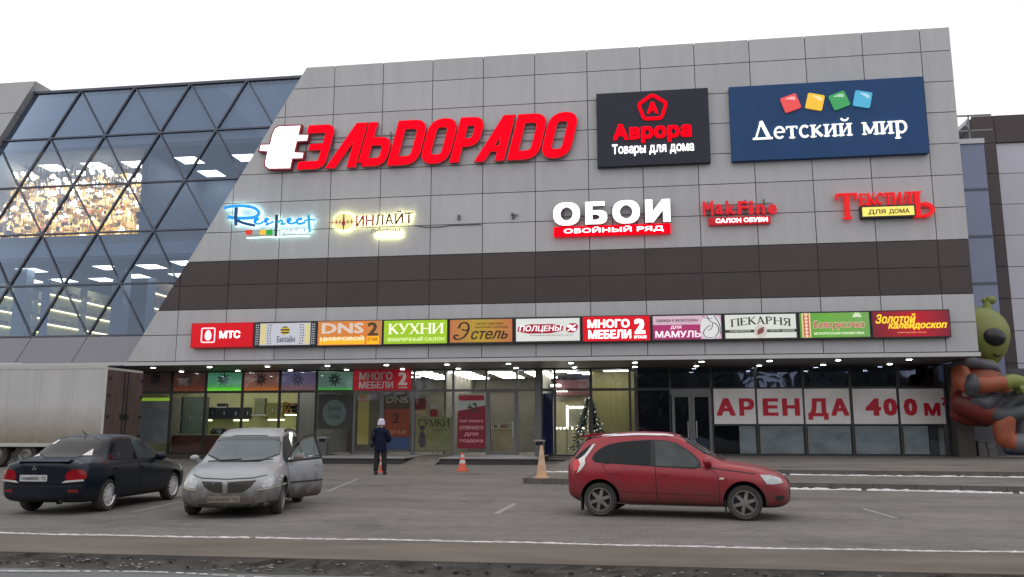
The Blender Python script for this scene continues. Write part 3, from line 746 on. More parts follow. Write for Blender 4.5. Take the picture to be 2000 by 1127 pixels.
def serif_word(s, box, yf, dep, mat, parent, gap=.08, space=.35, name='letter', shear=0, arch=0):
    x0, x1, z0, z1 = box; cx = 0; ds = []
    for ch in s:
        if ch == ' ': cx += space; continue
        wd, st = serif(ch); ds.append((cx, wd, st)); cx += wd+gap
    tot = cx-gap
    for off, wd, st in ds:
        m_ = MB()
        def tf(x, z):
            X = (off+x+shear*z)/tot; ar = arch*(1-(2*X-1)**2)
            return (x0+X*(x1-x0), z0+z*(z1-z0)+ar)
        for q, (pts, w_) in enumerate(st): m_.ribbon(pts, w_*((z1-z0)/(z1-z0)), yf+q*.0011, yf+dep+q*.0011, tf=tf)
        m_.build(name, mat, parent)

# 3. blue panel with four coloured squares
sg = sign('panel_sign', 'big blue panel sign with four tilted coloured squares above white serif lettering', (1615, 240))
x0, x1, z0, z1 = BX(1422, 176, 1810, 303)
MB().box(x0, x1, -.34, -.06, z0, z1).build('panel', pm('blue_panel', tuple(c_*1.0 for c_ in S(34, 72, 118)), .5, var=.06, scale=.8, spec=.25), sg)
for u, v, a, rgb in ((1541, 208, 18, (232, 82, 82)), (1588, 205.5, -14, (246, 196, 62)), (1635, 203, 20, (62, 160, 92)), (1680, 200.5, -13, (82, 176, 212))):
    c = F(u, v); r = .36; a = math.radians(a)
    poly = [rot2(p, c, a) for p in rrect(c[0]-r, c[0]+r, c[1]-r, c[1]+r, .07, 3)]
    in_ = [rot2(p, c, a) for p in rrect(c[0]-r*.82, c[0]+r*.82, c[1]-r*.82, c[1]+r*.82, .05, 3)]
    sq = MB().prism(poly, -.42, -.345).build('colour_square', lit(*rgb, .35), sg)
    corner = [(c[0]-r*.7, c[1]+r*.75), (c[0]+r*.72, c[1]+r*.75), (c[0]+r*.72, c[1]+r*.1), (c[0]+r*.1, c[1]+r*.45)]
    MB().prism([rot2(p, c, a) for p in smooth_poly(corner, 1)], -.424, -.4205).build('glint', lit(*[min(255, int(k+(255-k)*.55)) for k in rgb], .35), sq)
xa = F(1467, 270)[0]; xb = F(1768, 258)[0]; zb = F(1615, 272)[1]; zt = F(1615, 236)[1]
lw = lit(252, 250, 238, .85)
serif_word('Детский мир', (xa, xb, zb, zb+(zt-zb)*.98), -.42, .06, lw, sg, gap=.03, space=.42)

# 4. blue brush lettering with a cold halo
sg = sign('letter_sign', 'blue brush lettering with white halo and row of small coloured squares', (530, 435))
Zr = lambda X, Y: F(435+X*.2, 390+Y*.2)
def brush(pts, wds, yf, mat, name='letter', halo=None, grow_=.10, dep=.05):
    p = smooth_poly([Zr(*q) for q in pts], 2, False); n = len(p)
    wf = lambda t_, d_: (wds[0]+(wds[1]-wds[0])*t_)
    m_ = MB().ribbon(p, .1, yf, yf+dep, wf=wf).build(name, mat, sg)
    if halo: MB().ribbon(p, .1, yf+dep+.004, yf+dep+.012, wf=lambda t_, d_: wf(t_, d_)*.9).build('halo_light', halo, m_)
cyan = lit(36, 150, 226, .55); navy = lit(20, 70, 120, .30); teal = lit(40, 160, 190, .5)
hal = lamp('cold_white_halo', (.60, 1, .95), 8)
brush([(35, 95), (110, 75), (230, 72), (330, 90), (385, 135), (350, 185), (240, 195), (130, 190), (70, 180)], (.13, .17), -.26, cyan, halo=hal)
brush([(155, 90), (150, 180), (152, 265)], (.17, .15), -.262, navy, halo=hal)
brush([(160, 215), (240, 245), (340, 265)], (.15, .12), -.264, navy, halo=hal)
brush([(325, 230), (370, 205), (365, 190), (335, 200), (335, 245), (385, 250), (420, 225)], (.13, .08), -.266, cyan, halo=hal)
brush([(425, 230), (470, 205), (450, 195), (430, 215), (465, 245), (440, 262), (520, 225)], (.11, .08), -.268, cyan, halo=hal)
brush([(548, 160), (545, 260), (540, 370)], (.14, .12), -.270, pm('dark_teal_acrylic', S(24, 66, 92), .4), halo=hal)
brush([(550, 240), (590, 212), (610, 230), (590, 255), (640, 245)], (.10, .08), -.272, teal, halo=hal)
brush([(650, 240), (690, 205), (665, 195), (650, 225), (675, 252), (730, 235)], (.13, .09), -.274, cyan, halo=hal)
brush([(800, 205), (760, 200), (735, 235), (770, 252), (830, 232)], (.13, .09), -.276, cyan, halo=hal)
brush([(860, 160), (862, 230), (870, 330)], (.13, .10), -.278, teal, halo=hal)
brush([(815, 225), (860, 205), (925, 212)], (.08, .06), -.280, cyan, halo=hal)
for X, rgb in ((275, (215, 50, 30)), (345, (150, 160, 160)), (410, (245, 190, 60)), (475, (20, 160, 40))):
    a = Zr(X-28, 352); b_ = Zr(X+28, 305)
    MB().box(a[0], b_[0], -.24, -.19, a[1], b_[1]).build('colour_square', lit(*rgb, .45), sg)
a = Zr(575, 355); b_ = Zr(850, 298); lettering('YOURSELF', (a[0], b_[0], a[1]+.05, b_[1]), -.24, .05, lit(235, 245, 240, .8), sg, .02)
a = Zr(250, 378); b_ = Zr(860, 362); MB().box(a[0], b_[0], -.17, -.165, a[1], b_[1]).build('halo_light', hal, sg)

# 5. dark red letters with a yellow halo
sg = sign('letter_sign', 'thin dark red letters glowing with a yellow halo beside a compass emblem', (735, 440))
hy = lamp('warm_yellow_halo', (1, 1, .42), 20); dr = lit(150, 40, 50, .25); dk = lit(86, 42, 36, .15)
box5 = (Zr(1310, 265)[0], Zr(1880, 255)[0], Zr(1590, 262)[1], Zr(1590, 135)[1])
wl = (box5[1]-box5[0])/6
for k, ch in enumerate('ИНЛАЙТ'):
    o = lettering(ch, (box5[0]+k*wl+.03, box5[0]+(k+1)*wl-.06, box5[2]+k*.014, box5[3]+k*.014-(.13 if ch != 'Й' else 0)), -.24, .05, dr if k < 2 else dk, sg, .014, name='letter')
hl = MB()
for k, ch in enumerate('ИНЛАЙТ'): text_into(hl, ch, (box5[0]+k*wl+.05, box5[0]+(k+1)*wl-.08, box5[2]+k*.014+.02, box5[3]+k*.014-(.13 if ch != 'Й' else 0)-.02), -.185, .01)
hl.build('halo_light', hy, sg)
a = Zr(1455, 348); b_ = Zr(1740, 290); lettering('люстры', (a[0], b_[0], a[1]-.02, b_[1]), -.22, .04, pm('grey_acrylic', S(120, 118, 110), .5), sg, .008)
a = Zr(1500, 368); b_ = Zr(1760, 316); MB().box(a[0], b_[0], -.15, -.12, a[1], b_[1]).build('halo_light', hy, sg)
c = Zr(1195, 225)
MB().prism(circ(c[0], c[1], .50, 20, .40), -.19, -.17).build('emblem_disc', lit(226, 222, 150, .6), sg); MB().prism(circ(c[0], c[1], .46, 20, .38), -.165, -.155).build('halo_light', hy, sg)
e = MB(); e.prism([(c[0]-.05, c[1]), (c[0], c[1]-.58), (c[0]+.05, c[1]), (c[0], c[1]+.55)], -.215, -.195); e.box(c[0]-.75, c[0]+.68, -.214, -.196, c[1]-.03, c[1]-.005)
for k in (-.55, -.35, -.18, .2, .38, .56): e.box(c[0]+k-.015, c[0]+k+.015, -.2135, -.1965, c[1]-.10, c[1]+.10)
e.prism(circ(c[0], c[1]-.1, .09, 10), -.222, -.2155); e.build('emblem', lit(150, 36, 60, .3), sg)
# old fixings and a cable left on the wall
for u, v, lb_ in ((897, 425, 'small rusty bracket left on the wall, with a cable sagging towards it'), (1003, 423, 'small dark bracket with a sideways arm left on the wall beside white letters')):
    x, z = F(u, v); b = MB(); b.box(x-.05, x+.05, -.16, -.052, z-.12, z+.1); b.box(x-.02, x+(.25 if u > 950 else .08), -.14, -.11, z+.02, z+.06)
    if u > 950: b.box(x-.1, x+.06, -.2, -.161, z+.02, z+.12)
    tag(b.build('wall_bracket', M['bracket']), lb_, 'bracket')
pts = [F(810, 441), F(830, 444), F(855, 444), F(880, 441), F(940, 439)]
tag(MB().tube([(x, -.075, z) for x, z in pts], .018, 6).build('cable', M['bracket']), 'thin dark cable sagging along the wall from the yellow halo letters', 'cable')

# 6. white letters over a red bar
sg = sign('letter_sign', 'thick white illuminated letters standing over a red lettered bar', (1195, 430))
letters('ОБОИ', (F(1082, 441)[0], F(1309, 430)[0], F(1195, 441)[1]+.0, F(1195, 396)[1]), -.36, .16, white, sg, .055, gap=.15, sidemat=M['return'])
x0, x1 = F(1083, 452)[0], F(1309, 448)[0]; z1, z0 = F(1195, 442)[1]-.02, F(1195, 461)[1]
MB().box(x0, x1, -.3, -.08, z0, z1).build('bar', redL, sg)
lettering('ОБОЙНЫЙ РЯД', (x0+.45, x1-.3, z0+.08, z1-.05), -.33, .03, white, sg, .025)
rb = MB(); rb.box(x0+.2, x1-.2, -.14, -.1, z1+.5, z1+.54)
for k in range(5): rb.box(x0+.4+k*1.1, x0+.44+k*1.1, -.12, -.05, z0+.1, z1+.9)
rb.build('mounting_rail', M['bracket'], sg)

# 7. narrow red letters over a small red bar
sg = sign('letter_sign', 'narrow spaced red letters on rails over a small red bar, right of the white letters', (1443, 415))
rd = lit(214, 24, 40, .42)
cx_ = [(1372, 1392), (1396, 1411), (1417, 1434), (1440, 1458), (1461, 1470), (1476, 1492), (1498, 1515)]
for ch, (ua, ub) in zip('MakFine', cx_):
    hgt = 396 if ch in 'MkFi' else 402; vb = 424 if ch == 'M' else 420.5
    lettering(ch, (F(ua, 410)[0], F(ub, 410)[0], F(ub, vb)[1], F(ub, hgt-.4)[1]), -.3, .12, rd, sg, .022, name='letter')
x0, x1 = F(1383, 432)[0], F(1503, 430)[0]; z0, z1 = F(1443, 440)[1], F(1443, 426)[1]
MB().box(x0, x1, -.26, -.06, z0, z1).build('bar', lit(190, 16, 30, .35), sg)
lettering('САЛОН ОБУВИ', (x0+.3, x1-.12, z0+.07, z1-.06), -.29, .03, white, sg, .025)
rb = MB()
for v in (401, 410, 418): z = F(1443, v)[1]; rb.box(F(1376, v)[0], F(1508, v)[0], -.16, -.12, z-.018, z+.018)
for k in range(4): rb.box(x0+k*.8, x0+k*.8+.04, -.12, -.05, z0+.2, z1+.8)
rb.build('mounting_rail', M['bracket'], sg)

# 8. red serif letters round a yellow plate
sg = sign('letter_sign', 'red slab-serif letters, first and last tall, around a yellow plate with dark lettering', (1730, 405))
rd2 = lit(222, 18, 22, .5)
def big(ch, u0, v0, u1, v1):
    serif_word(ch, (F(u0, v1)[0], F(u1, v1)[0], F((u0+u1)/2, v1)[1], F((u0+u1)/2, v0)[1]), -.34, .2, rd2, sg)
_sw = serif
big('Т', 1631, 381, 1675, 430)
serif_word('ЕКСТИЛ', (F(1676, 400)[0], F(1776, 395)[0], F(1725, 402)[1], F(1725, 380)[1]), -.33, .18, rd2, sg, gap=.04)
big('Ь', 1781, 377, 1826, 426)
x0, x1 = F(1677, 415)[0], F(1783, 415)[0]; z0, z1 = F(1730, 428)[1], F(1730, 405)[1]
pl = MB().box(x0, x1, -.36, -.08, z0, z1).build('plate', pm('black_edge', (.02, .02, .02), .5), sg)
MB().box(x0+.06, x1-.06, -.366, -.361, z0+.06, z1-.06).build('plate_face', lit(246, 228, 110, .5), pl)
xm = x0+.3+(x1-x0-.55)*.42; lettering('ДЛЯ', (x0+.3, xm, z0+.12, z1-.17), -.38, .012, printed(90, 60, 10), sg, .015); lettering('ДОМА', (xm+.14, x1-.25, z0+.12, z1-.17), -.38, .012, printed(90, 60, 10), sg, .015)

# 9. the row of eleven box signs
EU = [380.5, 502, 625, 752, 879, 1006, 1137, 1271, 1410, 1555, 1696, 1849.5]
EX = [F(u, 645-.02*(u-380))[0] for u in EU]; BZ0, BZ1 = 5.27, 6.43
M['box'] = pm('black_sign_box', (.018, .018, .02), .45, var=.05)
def boxsign(k, label, face, inset=.07):
    x0, x1 = EX[k]+.012, EX[k+1]-.012
    sg = empty('box_sign', (0, 0, 0)); tag(sg, label, 'sign', 'illuminated box signs in the row above the shop windows')
    MB().box(x0, x1, -.34, -.06, BZ0, BZ1).build('cabinet', M['box'] if k else lit(170, 8, 22, .3), sg)
    MB().box(x0+inset, x1-inset, -.352, -.341, BZ0+inset, BZ1-inset).build('face', face, sg)
    return sg, x0+inset, x1-inset, BZ0+inset, BZ1-inset
def area(bx, a, b_, c, d): x0, x1, z0, z1 = bx; return (x0+(x1-x0)*a, x0+(x1-x0)*b_, z0+(z1-z0)*c, z0+(z1-z0)*d)
def flat(bx, y, mat, parent, name='print'): return MB().box(bx[0], bx[1], y, y+.004, bx[2], bx[3]).build(name, mat, parent)
YT = -.362
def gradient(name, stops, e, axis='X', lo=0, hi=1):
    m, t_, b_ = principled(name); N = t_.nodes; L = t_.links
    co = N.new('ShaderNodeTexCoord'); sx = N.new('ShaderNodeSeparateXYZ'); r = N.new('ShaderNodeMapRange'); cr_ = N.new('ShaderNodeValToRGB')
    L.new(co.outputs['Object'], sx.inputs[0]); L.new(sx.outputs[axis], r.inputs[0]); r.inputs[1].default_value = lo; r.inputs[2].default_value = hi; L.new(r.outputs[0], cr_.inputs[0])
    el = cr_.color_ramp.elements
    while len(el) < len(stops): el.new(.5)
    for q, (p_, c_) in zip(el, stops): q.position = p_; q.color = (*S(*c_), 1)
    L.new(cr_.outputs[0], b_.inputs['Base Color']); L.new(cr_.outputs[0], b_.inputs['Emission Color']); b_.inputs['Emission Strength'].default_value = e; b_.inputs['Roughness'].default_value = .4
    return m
# red with egg
sg, *bx = boxsign(0, 'plain red box sign with a white egg emblem in a frame', lit(196, 4, 24, .55), .03)
e = area(bx, .17, .385, .2, .80); r = MB().ribbon(rrect(e[0], e[1], e[2], e[3], .07, 3), .06, YT-.01, YT, closed=True); r.build('emblem_frame', lit(255, 215, 220, .7), sg)
cx, cz = (e[0]+e[1])/2, (e[2]+e[3])/2
MB().prism([(x, z) for x, z in [(cx+.155*math.cos(a)*(1-.16*math.sin(a)), cz+.235*math.sin(a)) for a in [2*PI*i/24 for i in range(24)]]], YT-.01, YT).build('emblem', white, sg)
lettering('МТС', area(bx, .46, .80, .36, .68), YT, .012, white, sg, .035)
# silver with dots
sg, *bx = boxsign(1, 'silver box sign with rows of dark dots and a round yellow-black ball emblem', lit(186, 188, 196, .45))
x0, x1, z0, z1 = bx
flat(area(bx, 0, .08, 0, 1), -.357, pm('dotted_black_print', (.03, .03, .04), .5), sg); flat(area(bx, .92, 1, 0, 1), -.357, pm('dotted_black_print', (.03, .03, .04), .5), sg)
for a, b_ in ((.09, .18), (.83, .91)): MB().prism(rrect(*area(bx, a, b_, .03, .97), .1, 4), -.357, -.353).build('print', lit(214, 200, 140, .4), sg)
d = MB()
for cxx in (.205, .245, .765, .805):
    for k in range(8): q = area(bx, cxx+.006*(k % 2)+.03*abs(k-3.5)/3.5*(1 if cxx < .5 else -1)*.6, 0, (k+.6)/8.4, 0); d.prism(circ(q[0], q[2], .032, 6), -.357, -.353)
d.build('dots', pm('dark_dot_print', (.06, .06, .08), .5), sg)
d = MB()
for cxx in (.02, .05, .95, .98):
    for k in range(9): q = area(bx, cxx, 0, (k+.6)/9.3, 0); d.prism(circ(q[0], q[2], .03, 6), -.362, -.3575)
d.build('dots', lit(190, 196, 205, .4), sg)
q = area(bx, .5, .5, .66, .7)
em = MB()
for k in range(6):
    za, zb = -.2+k*.4/6, -.2+(k+1)*.4/6; hw = lambda z: math.sqrt(max(0, .2**2-z*z))*1.1+.002
    em.prism([(q[0]-hw(za), q[2]+za), (q[0]+hw(za), q[2]+za), (q[0]+hw(zb), q[2]+zb), (q[0]-hw(zb), q[2]+zb)], YT, YT+.005, k % 2)
em.build('emblem', [lit(200, 172, 60, .4), lit(60, 52, 30, .3)], sg)
lettering('Билайн', area(bx, .37, .67, .12, .42), YT, .006, printed(92, 96, 124), sg, .012)
# orange
sg, *bx = boxsign(2, 'orange box sign with wide pale letters and a big dark 2', gradient('orange_sign_face', [(0, (205, 130, 60)), (.7, (215, 120, 40)), (1, (190, 130, 80))], .4, 'X', EX[2], EX[3]), .03)
flat(area(bx, .03, .74, .03, .30), -.357, lit(246, 180, 40, .5), sg); flat(area(bx, .77, .96, .03, .35), -.357, lit(252, 176, 20, .6), sg)
lettering('DNS', area(bx, .06, .72, .48, .92), YT, .012, lit(214, 196, 180, .45), sg, .035)
lettering('ЦИФРОВОЙ', area(bx, .04, .73, .16, .38), YT, .008, lit(240, 226, 190, .5), sg, .04)
lettering('2', area(bx, .78, .94, .38, .93), YT, .012, printed(88, 74, 34), sg, .03)
lettering('ЭТАЖ', area(bx, .78, .94, .15, .30), YT, .008, printed(130, 70, 10), sg, .02)
# lime
sg, *bx = boxsign(3, 'lime green box sign with white serif lettering', lit(150, 190, 40, .5), .05)
serif_word('КУХНИ', area(bx, .07, .95, .42, .86), YT, .008, lit(240, 246, 214, .6), sg, gap=.02)
lettering('ФАБРИЧНЫЙ САЛОН', area(bx, .06, .96, .10, .30), YT, .006, lit(220, 236, 170, .5), sg, .03)
# gold-brown script
sg, *bx = boxsign(4, 'orange and gold box sign with dark flowing script lettering', gradient('gold_sign_face', [(0, (190, 108, 66)), (.45, (178, 150, 44)), (.75, (184, 132, 50)), (1, (190, 104, 66))], .33, 'X', EX[4], EX[5]), .07)
dkb = printed(52, 24, 12)
def script(pts, bx, wd=(.05, .09), mat=dkb, y=YT, n=2):
    p = smooth_poly([(bx[0]+(bx[1]-bx[0])*a, bx[2]+(bx[3]-bx[2])*b_) for a, b_ in pts], n, False)
    return MB().ribbon(p, .05, y, y+.004, wf=lambda t_, d_: wd[0]+(wd[1]-wd[0])*abs(d_.y))
m_ = MB()
for q, pts in enumerate(([(.14, .62), (.17, .84), (.25, .9), (.31, .74), (.29, .45), (.22, .2), (.12, .12), (.06, .2), (.08, .34), (.14, .3)], [(.19, .58), (.24, .52), (.29, .56)])):
    s_ = script(pts, bx, y=YT+q*.001); m_.add(s_.v, s_.f)
m_.build('letter', dkb, sg)
lettering('стель', area(bx, .34, .93, .13, .50), YT, .008, dkb, sg, .012, .35)
lettering('женская одежда', area(bx, .40, .93, .60, .70), YT, .006, printed(110, 66, 30), sg, .0, .2); lettering('салон одежды', area(bx, .42, .86, .75, .86), YT, .006, printed(110, 66, 30), sg, .0, .2)
# white with red slanted bars
sg, *bx = boxsign(5, 'white box sign with dark red slanted bars and percent mark', lit(214, 218, 212, .42), .08)
def slant(a, b_, c, d, s_=.03): q = area(bx, a, b_, c, d); w_ = (bx[1]-bx[0])*s_; return smooth_poly([(q[0]-w_*.5, q[2]), (q[1]-w_*.5, q[2]), (q[1]+w_*.5, q[3]), (q[0]+w_*.5, q[3])], 1)
dr2 = lit(158, 24, 48, .4)
MB().prism(slant(.03, .74, .34, .75), -.357, -.353).build('print', dr2, sg); MB().prism(slant(.79, .97, .36, .77), -.357, -.353).build('print', dr2, sg)
lettering('ПОЛЦЕНЫ', area(bx, .05, .72, .39, .69), YT, .006, lit(246, 236, 238, .6), sg, .026, .18); lettering('%', area(bx, .80, .95, .42, .71), YT, .006, lit(246, 236, 238, .6), sg, .03, .1)
lettering('молодёжный дисконт центр', area(bx, .22, .9, .22, .29), YT, .004, printed(130, 132, 128), sg)
# red furniture
sg, *bx = boxsign(6, 'red box sign with two lines of fat white letters and a big 2', lit(206, 4, 28, .5), .04)
lettering('МНОГО', area(bx, .07, .70, .54, .88), YT, .008, white, sg, .042); lettering('МЕБЕЛИ', area(bx, .08, .72, .10, .45), YT, .008, white, sg, .042)
lettering('2', area(bx, .77, .93, .27, .88), YT, .008, white, sg, .06); lettering('ЭТАЖ', area(bx, .76, .95, .09, .20), YT, .006, white, sg, .05)
# pink with belly drawing
sg, *bx = boxsign(7, 'pink and magenta box sign with a line drawing of a rounded belly', lit(206, 176, 190, .4), .07)
flat(area(bx, 0, .70, 0, .62), -.357, lit(166, 50, 104, .4), sg); q = area(bx, .68, 1, 0, 1); MB().prism(clip(smooth_poly([(q[0], q[2]), (q[1]+.0, q[2]), (q[1]+.0, q[3]), (q[0]+.1, q[3])], 2), -1, 0, -q[1]), -.3575, -.353).build('print', lit(214, 214, 214, .42), sg)
lettering('МАМУЛЬ', area(bx, .03, .70, .08, .36), YT, .006, lit(240, 226, 232, .55), sg, .03); lettering('для', area(bx, .26, .42, .42, .58), YT, .006, lit(236, 210, 220, .5), sg, .03)
lettering('одежда и аксессуары', area(bx, .05, .66, .72, .86), YT, .005, printed(100, 50, 74), sg, .01)
m_ = MB()
for q_, pts in enumerate(([(.80, .98), (.84, .72), (.95, .62), (.97, .3), (.90, .05)], [(.90, .98), (.99, .6), (.98, .2)], [(.84, .58), (.76, .42), (.73, .2), (.79, .04), (.88, .06)], [(.88, .66), (.86, .4), (.80, .36)], [(.74, .97), (.80, .84), (.88, .88)])):
    s_ = script(pts, bx, (.02, .035), y=YT+q_*.001); m_.add(s_.v, s_.f)
m_.build('drawing', printed(40, 40, 44), sg)
# white bakery
sg, *bx = boxsign(8, 'white box sign with dark slab letters on an arc over a ribbon and round badge', lit(212, 216, 206, .42), .075)
dk3 = printed(52, 54, 50)
serif_word('ПЕКАРНЯ', area(bx, .08, .93, .48, .80), YT, .006, dk3, sg, gap=.03, arch=.11)
flat(area(bx, 0, 1, .24, .36), -.357, dk3, sg)
q = area(bx, .5, .5, .29, .3); MB().prism(circ(q[0], q[2], .27, 20), -.361, -.3575).build('badge', lit(196, 190, 182, .4), sg)
e = MB()
for k in range(3): e.prism([rot2(p, (q[0], q[2]-.06+k*.07), .5) for p in circ(q[0], q[2]-.06+k*.07, .17, 12, .045)], -.366-.001*k, -.3615)
e.build('drawing', printed(150, 84, 74), sg)
lettering('кондитерская', area(bx, .06, .36, .26, .34), -.362, .004, lit(200, 200, 196, .3), sg, .02); lettering('горячая', area(bx, .62, .77, .26, .34), -.362, .004, lit(200, 200, 196, .3), sg, .012); lettering('выпечка', area(bx, .80, .97, .26, .34), -.362, .004, lit(200, 200, 196, .3), sg, .012)
# green
sg, *bx = boxsign(9, 'green box sign with an ornament strip and red outlined script lettering', gradient('green_sign_face', [(0, (90, 150, 50)), (.4, (104, 168, 62)), (1, (110, 160, 84))], .38, 'X', EX[9], EX[10]), .06)
flat(area(bx, .03, .155, 0, 1), -.357, lit(226, 214, 160, .42), sg); flat(area(bx, .05, .135, .02, .98), -.3615, lit(196, 90, 74, .35), sg)
e = MB()
for k in range(7): q = area(bx, .0925, 0, (k+.5)/7, 0); e.prism([rot2(p, (q[0], q[2]), PI/4) for p in [(q[0]-.06, q[2]-.06), (q[0]+.06, q[2]-.06), (q[0]+.06, q[2]+.06), (q[0]-.06, q[2]+.06)]], -.366, -.362)
e.build('ornament', lit(232, 206, 170, .4), sg)
lettering('Белорусочка', area(bx, .19, .93, .29, .68), YT, .003, lit(236, 214, 196, .5), sg, .036, .2); lettering('Белорусочка', area(bx, .195, .925, .31, .66), YT-.006, .004, lit(180, 60, 50, .3), sg, .008, .2)
lettering('БЕЛОРУССКАЯ КОСМЕТИКА', area(bx, .20, .92, .11, .21), YT, .005, lit(220, 232, 200, .5), sg, .03)
q = area(bx, .83, 0, .83, 0); e = MB()
for k in range(6): a = PI*k/5; e.prism([rot2(p, (q[0], q[2]), a) for p in circ(q[0]+.1, q[2], .1, 8, .035)], YT-.001*k, YT+.004)
e.build('drawing', lit(210, 224, 190, .45), sg)
# dark red, yellow script
sg, *bx = boxsign(10, 'dark red box sign with yellow script lettering, at the right end of the row', gradient('crimson_sign_face', [(0, (104, 16, 34)), (.55, (176, 0, 22)), (1, (110, 14, 40))], .42, 'X', EX[10], EX[11]), .045)
yl = lit(246, 206, 50, .6)
lettering('Золотой', area(bx, .04, .57, .52, .90), YT, .006, yl, sg, .028, .3); lettering('калейдоскоп', area(bx, .20, .97, .26, .60), YT-.004, .006, yl, sg, .034, .3)
lettering('ювелирный салон', area(bx, .32, .69, .12, .20), YT, .004, lit(226, 160, 120, .4), sg, .01)
# ---------------------------------------------------------------- lights
SIGNWORD = ['plain red', 'silver dotted', 'orange', 'lime green', 'gold script', 'white slanted-bar', 'fat-lettered red', 'pink', 'white bakery', 'green ornament', 'dark crimson']
def signword(x):
    k = min(range(11), key=lambda i: abs((EX[i]+EX[i+1])/2-x)); return SIGNWORD[k], ('left part of' if x < EX[k]+(EX[k+1]-EX[k])*.33 else ('right part of' if x > EX[k]+(EX[k+1]-EX[k])*.67 else 'middle of'))
dl_lens = lamp('downlight_lens', (1, .98, .93), 20.0)
def downlight():
    o = empty('downlight'); b = MB().lathe([(.10, .0), (.17, -.012), (.17, -.03), (.125, -.035)], n=16); b.build('ring', M['trim'], o)
    MB().lathe([(.0, -.055), (.09, -.048), (.125, -.03)], n=16).build('lens', dl_lens, o, smooth=60); return o
proto = None
rows = [(300, .9), (410, .9), (523, .9), (640, .9), (755, .9), (873, .9), (993, .9), (1115, .9), (1240, .9), (1370, .9), (1503, .9), (1637, .9), (1776, .9)]
rows2 = [355, 465, 568, 677, 786, 895, 1008, 1122, 1240, 1360, 1483, 1608, 1738]
spots = [(F(u, 705, .9)[0], .9, 'outer') for u, _ in rows]+[(F(u, 715, 3.6)[0], 3.6, 'inner') for u in rows2]
for x, y, rw in spots:
    if proto is None: o = proto = downlight()
    else: o = copy_tree(proto)
    o.location = (x, y, ZB-.061)
    wd, prt = signword(x)
    if x < EX[0]: s_ = '%s-row soffit downlight left of all the box signs' % rw
    else: s_ = '%s-row soffit downlight under the %s the %s box sign' % (rw, prt, wd)
    tag(o, s_, 'downlight', 'round downlights in the soffit')
cl_face = lamp('ceiling_light_diffuser', (1, .99, .94), 6.5)
def ceiling_light(w_, d_, h_=.022):
    o = empty('ceiling_light'); f = MB(); t_ = .03
    f.box(-w_/2-t_, -w_/2, -d_/2-t_, d_/2+t_, -.03, 0); f.box(w_/2, w_/2+t_, -d_/2-t_, d_/2+t_, -.03, 0); f.box(-w_/2, w_/2, -d_/2-t_, -d_/2, -.03, 0); f.box(-w_/2, w_/2, d_/2, d_/2+t_, -.03, 0)
    f.build('frame', M['trim'], o); MB().box(-w_/2, w_/2, -d_/2, d_/2, -h_, -.004).build('diffuser', cl_face, o); return o
sq = ceiling_light(1.15, 1.15); first = True
up = [((-19.3, 3.2), 3), ((-17.0, 3.1), 3), ((-14.5, 3.1), 3), ((-12.2, 3.2), 3), ((-9.0, 2.93), 3), ((-9.0, 5.3), 3), ((-5.8, 2.97), 3), ((-17, 6.2), 3), ((-14.4, 6.2), 3), ((-12.3, 6.3), 3), ((-19.3, 6.2), 3), ((-6.1, 5.4), 3),
      ((-17.6, 2.9), 2), ((-20.0, 6.0), 2), ((-13.1, 2.8), 2), ((-10.7, 2.86), 2), ((-13.1, 5.3), 2), ((-8.42, 2.2), 2), ((-18.0, 6.0), 2), ((-15.6, 6.1), 2), ((-10.4, 5.4), 2)]
up.sort(key=lambda q: (q[1], q[0][0], q[0][1]))
cnt = {3: 0, 2: 0}
ORD = ['first', 'second', 'third', 'fourth', 'fifth', 'sixth', 'seventh', 'eighth', 'ninth', 'tenth', 'eleventh', 'twelfth', 'thirteenth']
for (x, y), fl in up:
    o = sq if first else copy_tree(sq); first = False
    o.location = (x, y, 15.62 if fl == 3 else 9.9)
    tag(o, '%s square white ceiling light from the left behind the %s gallery glass' % (ORD[cnt[fl]], 'upper' if fl == 3 else 'lower'), 'ceiling light', 'square ceiling lights in the glass gallery'); cnt[fl] += 1
cl_face = lamp('strip_light_diffuser', (1, .98, .90), 18.0); ln = ceiling_light(1.2, .2, .07); first = True
shop = [(x, y) for x in (3.2, 5.2) for y in (5.4, 6.5, 7.6, 8.7, 9.8, 10.9)]+[(x, y) for x in (7.3, 9.2) for y in (5.6, 6.8, 8.0, 9.2, 10.4)]+[(10.6, 5.5), (11.3, 6.6), (12.0, 7.6), (13.2, 5.4)]
shop += [(x, y) for x in (-9.5, -7.0, -4.5, -2.0) for y in (4.95, 6.3)]+[(-.2, 6.6), (1.6, 6.6), (-.2, 9), (1.6, 9)]
shop.sort(); k = 0
for x, y in shop:
    o = ln if first else copy_tree(ln); first = False; o.location = (x, y, 4.44); k += 1
    rm = 'kitchen showroom' if x < -1 else ('red banner entrance' if x < 2.2 else ('bag shop' if x < 6 else ('second entrance' if x < 10 else 'yellow shop')))
    k_ = sum(1 for q in shop if q <= (x, y) and (('k' if q[0] < -1 else 'r' if q[0] < 2.2 else 'b' if q[0] < 6 else 'e' if q[0] < 10 else 'y') == ('k' if x < -1 else 'r' if x < 2.2 else 'b' if x < 6 else 'e' if x < 10 else 'y')))
    tag(o, '%s slim ceiling light from the left and front inside the %s' % (ORD[k_-1] if k_ <= 13 else 'last', rm), 'ceiling light', 'slim strip lights inside the shops')

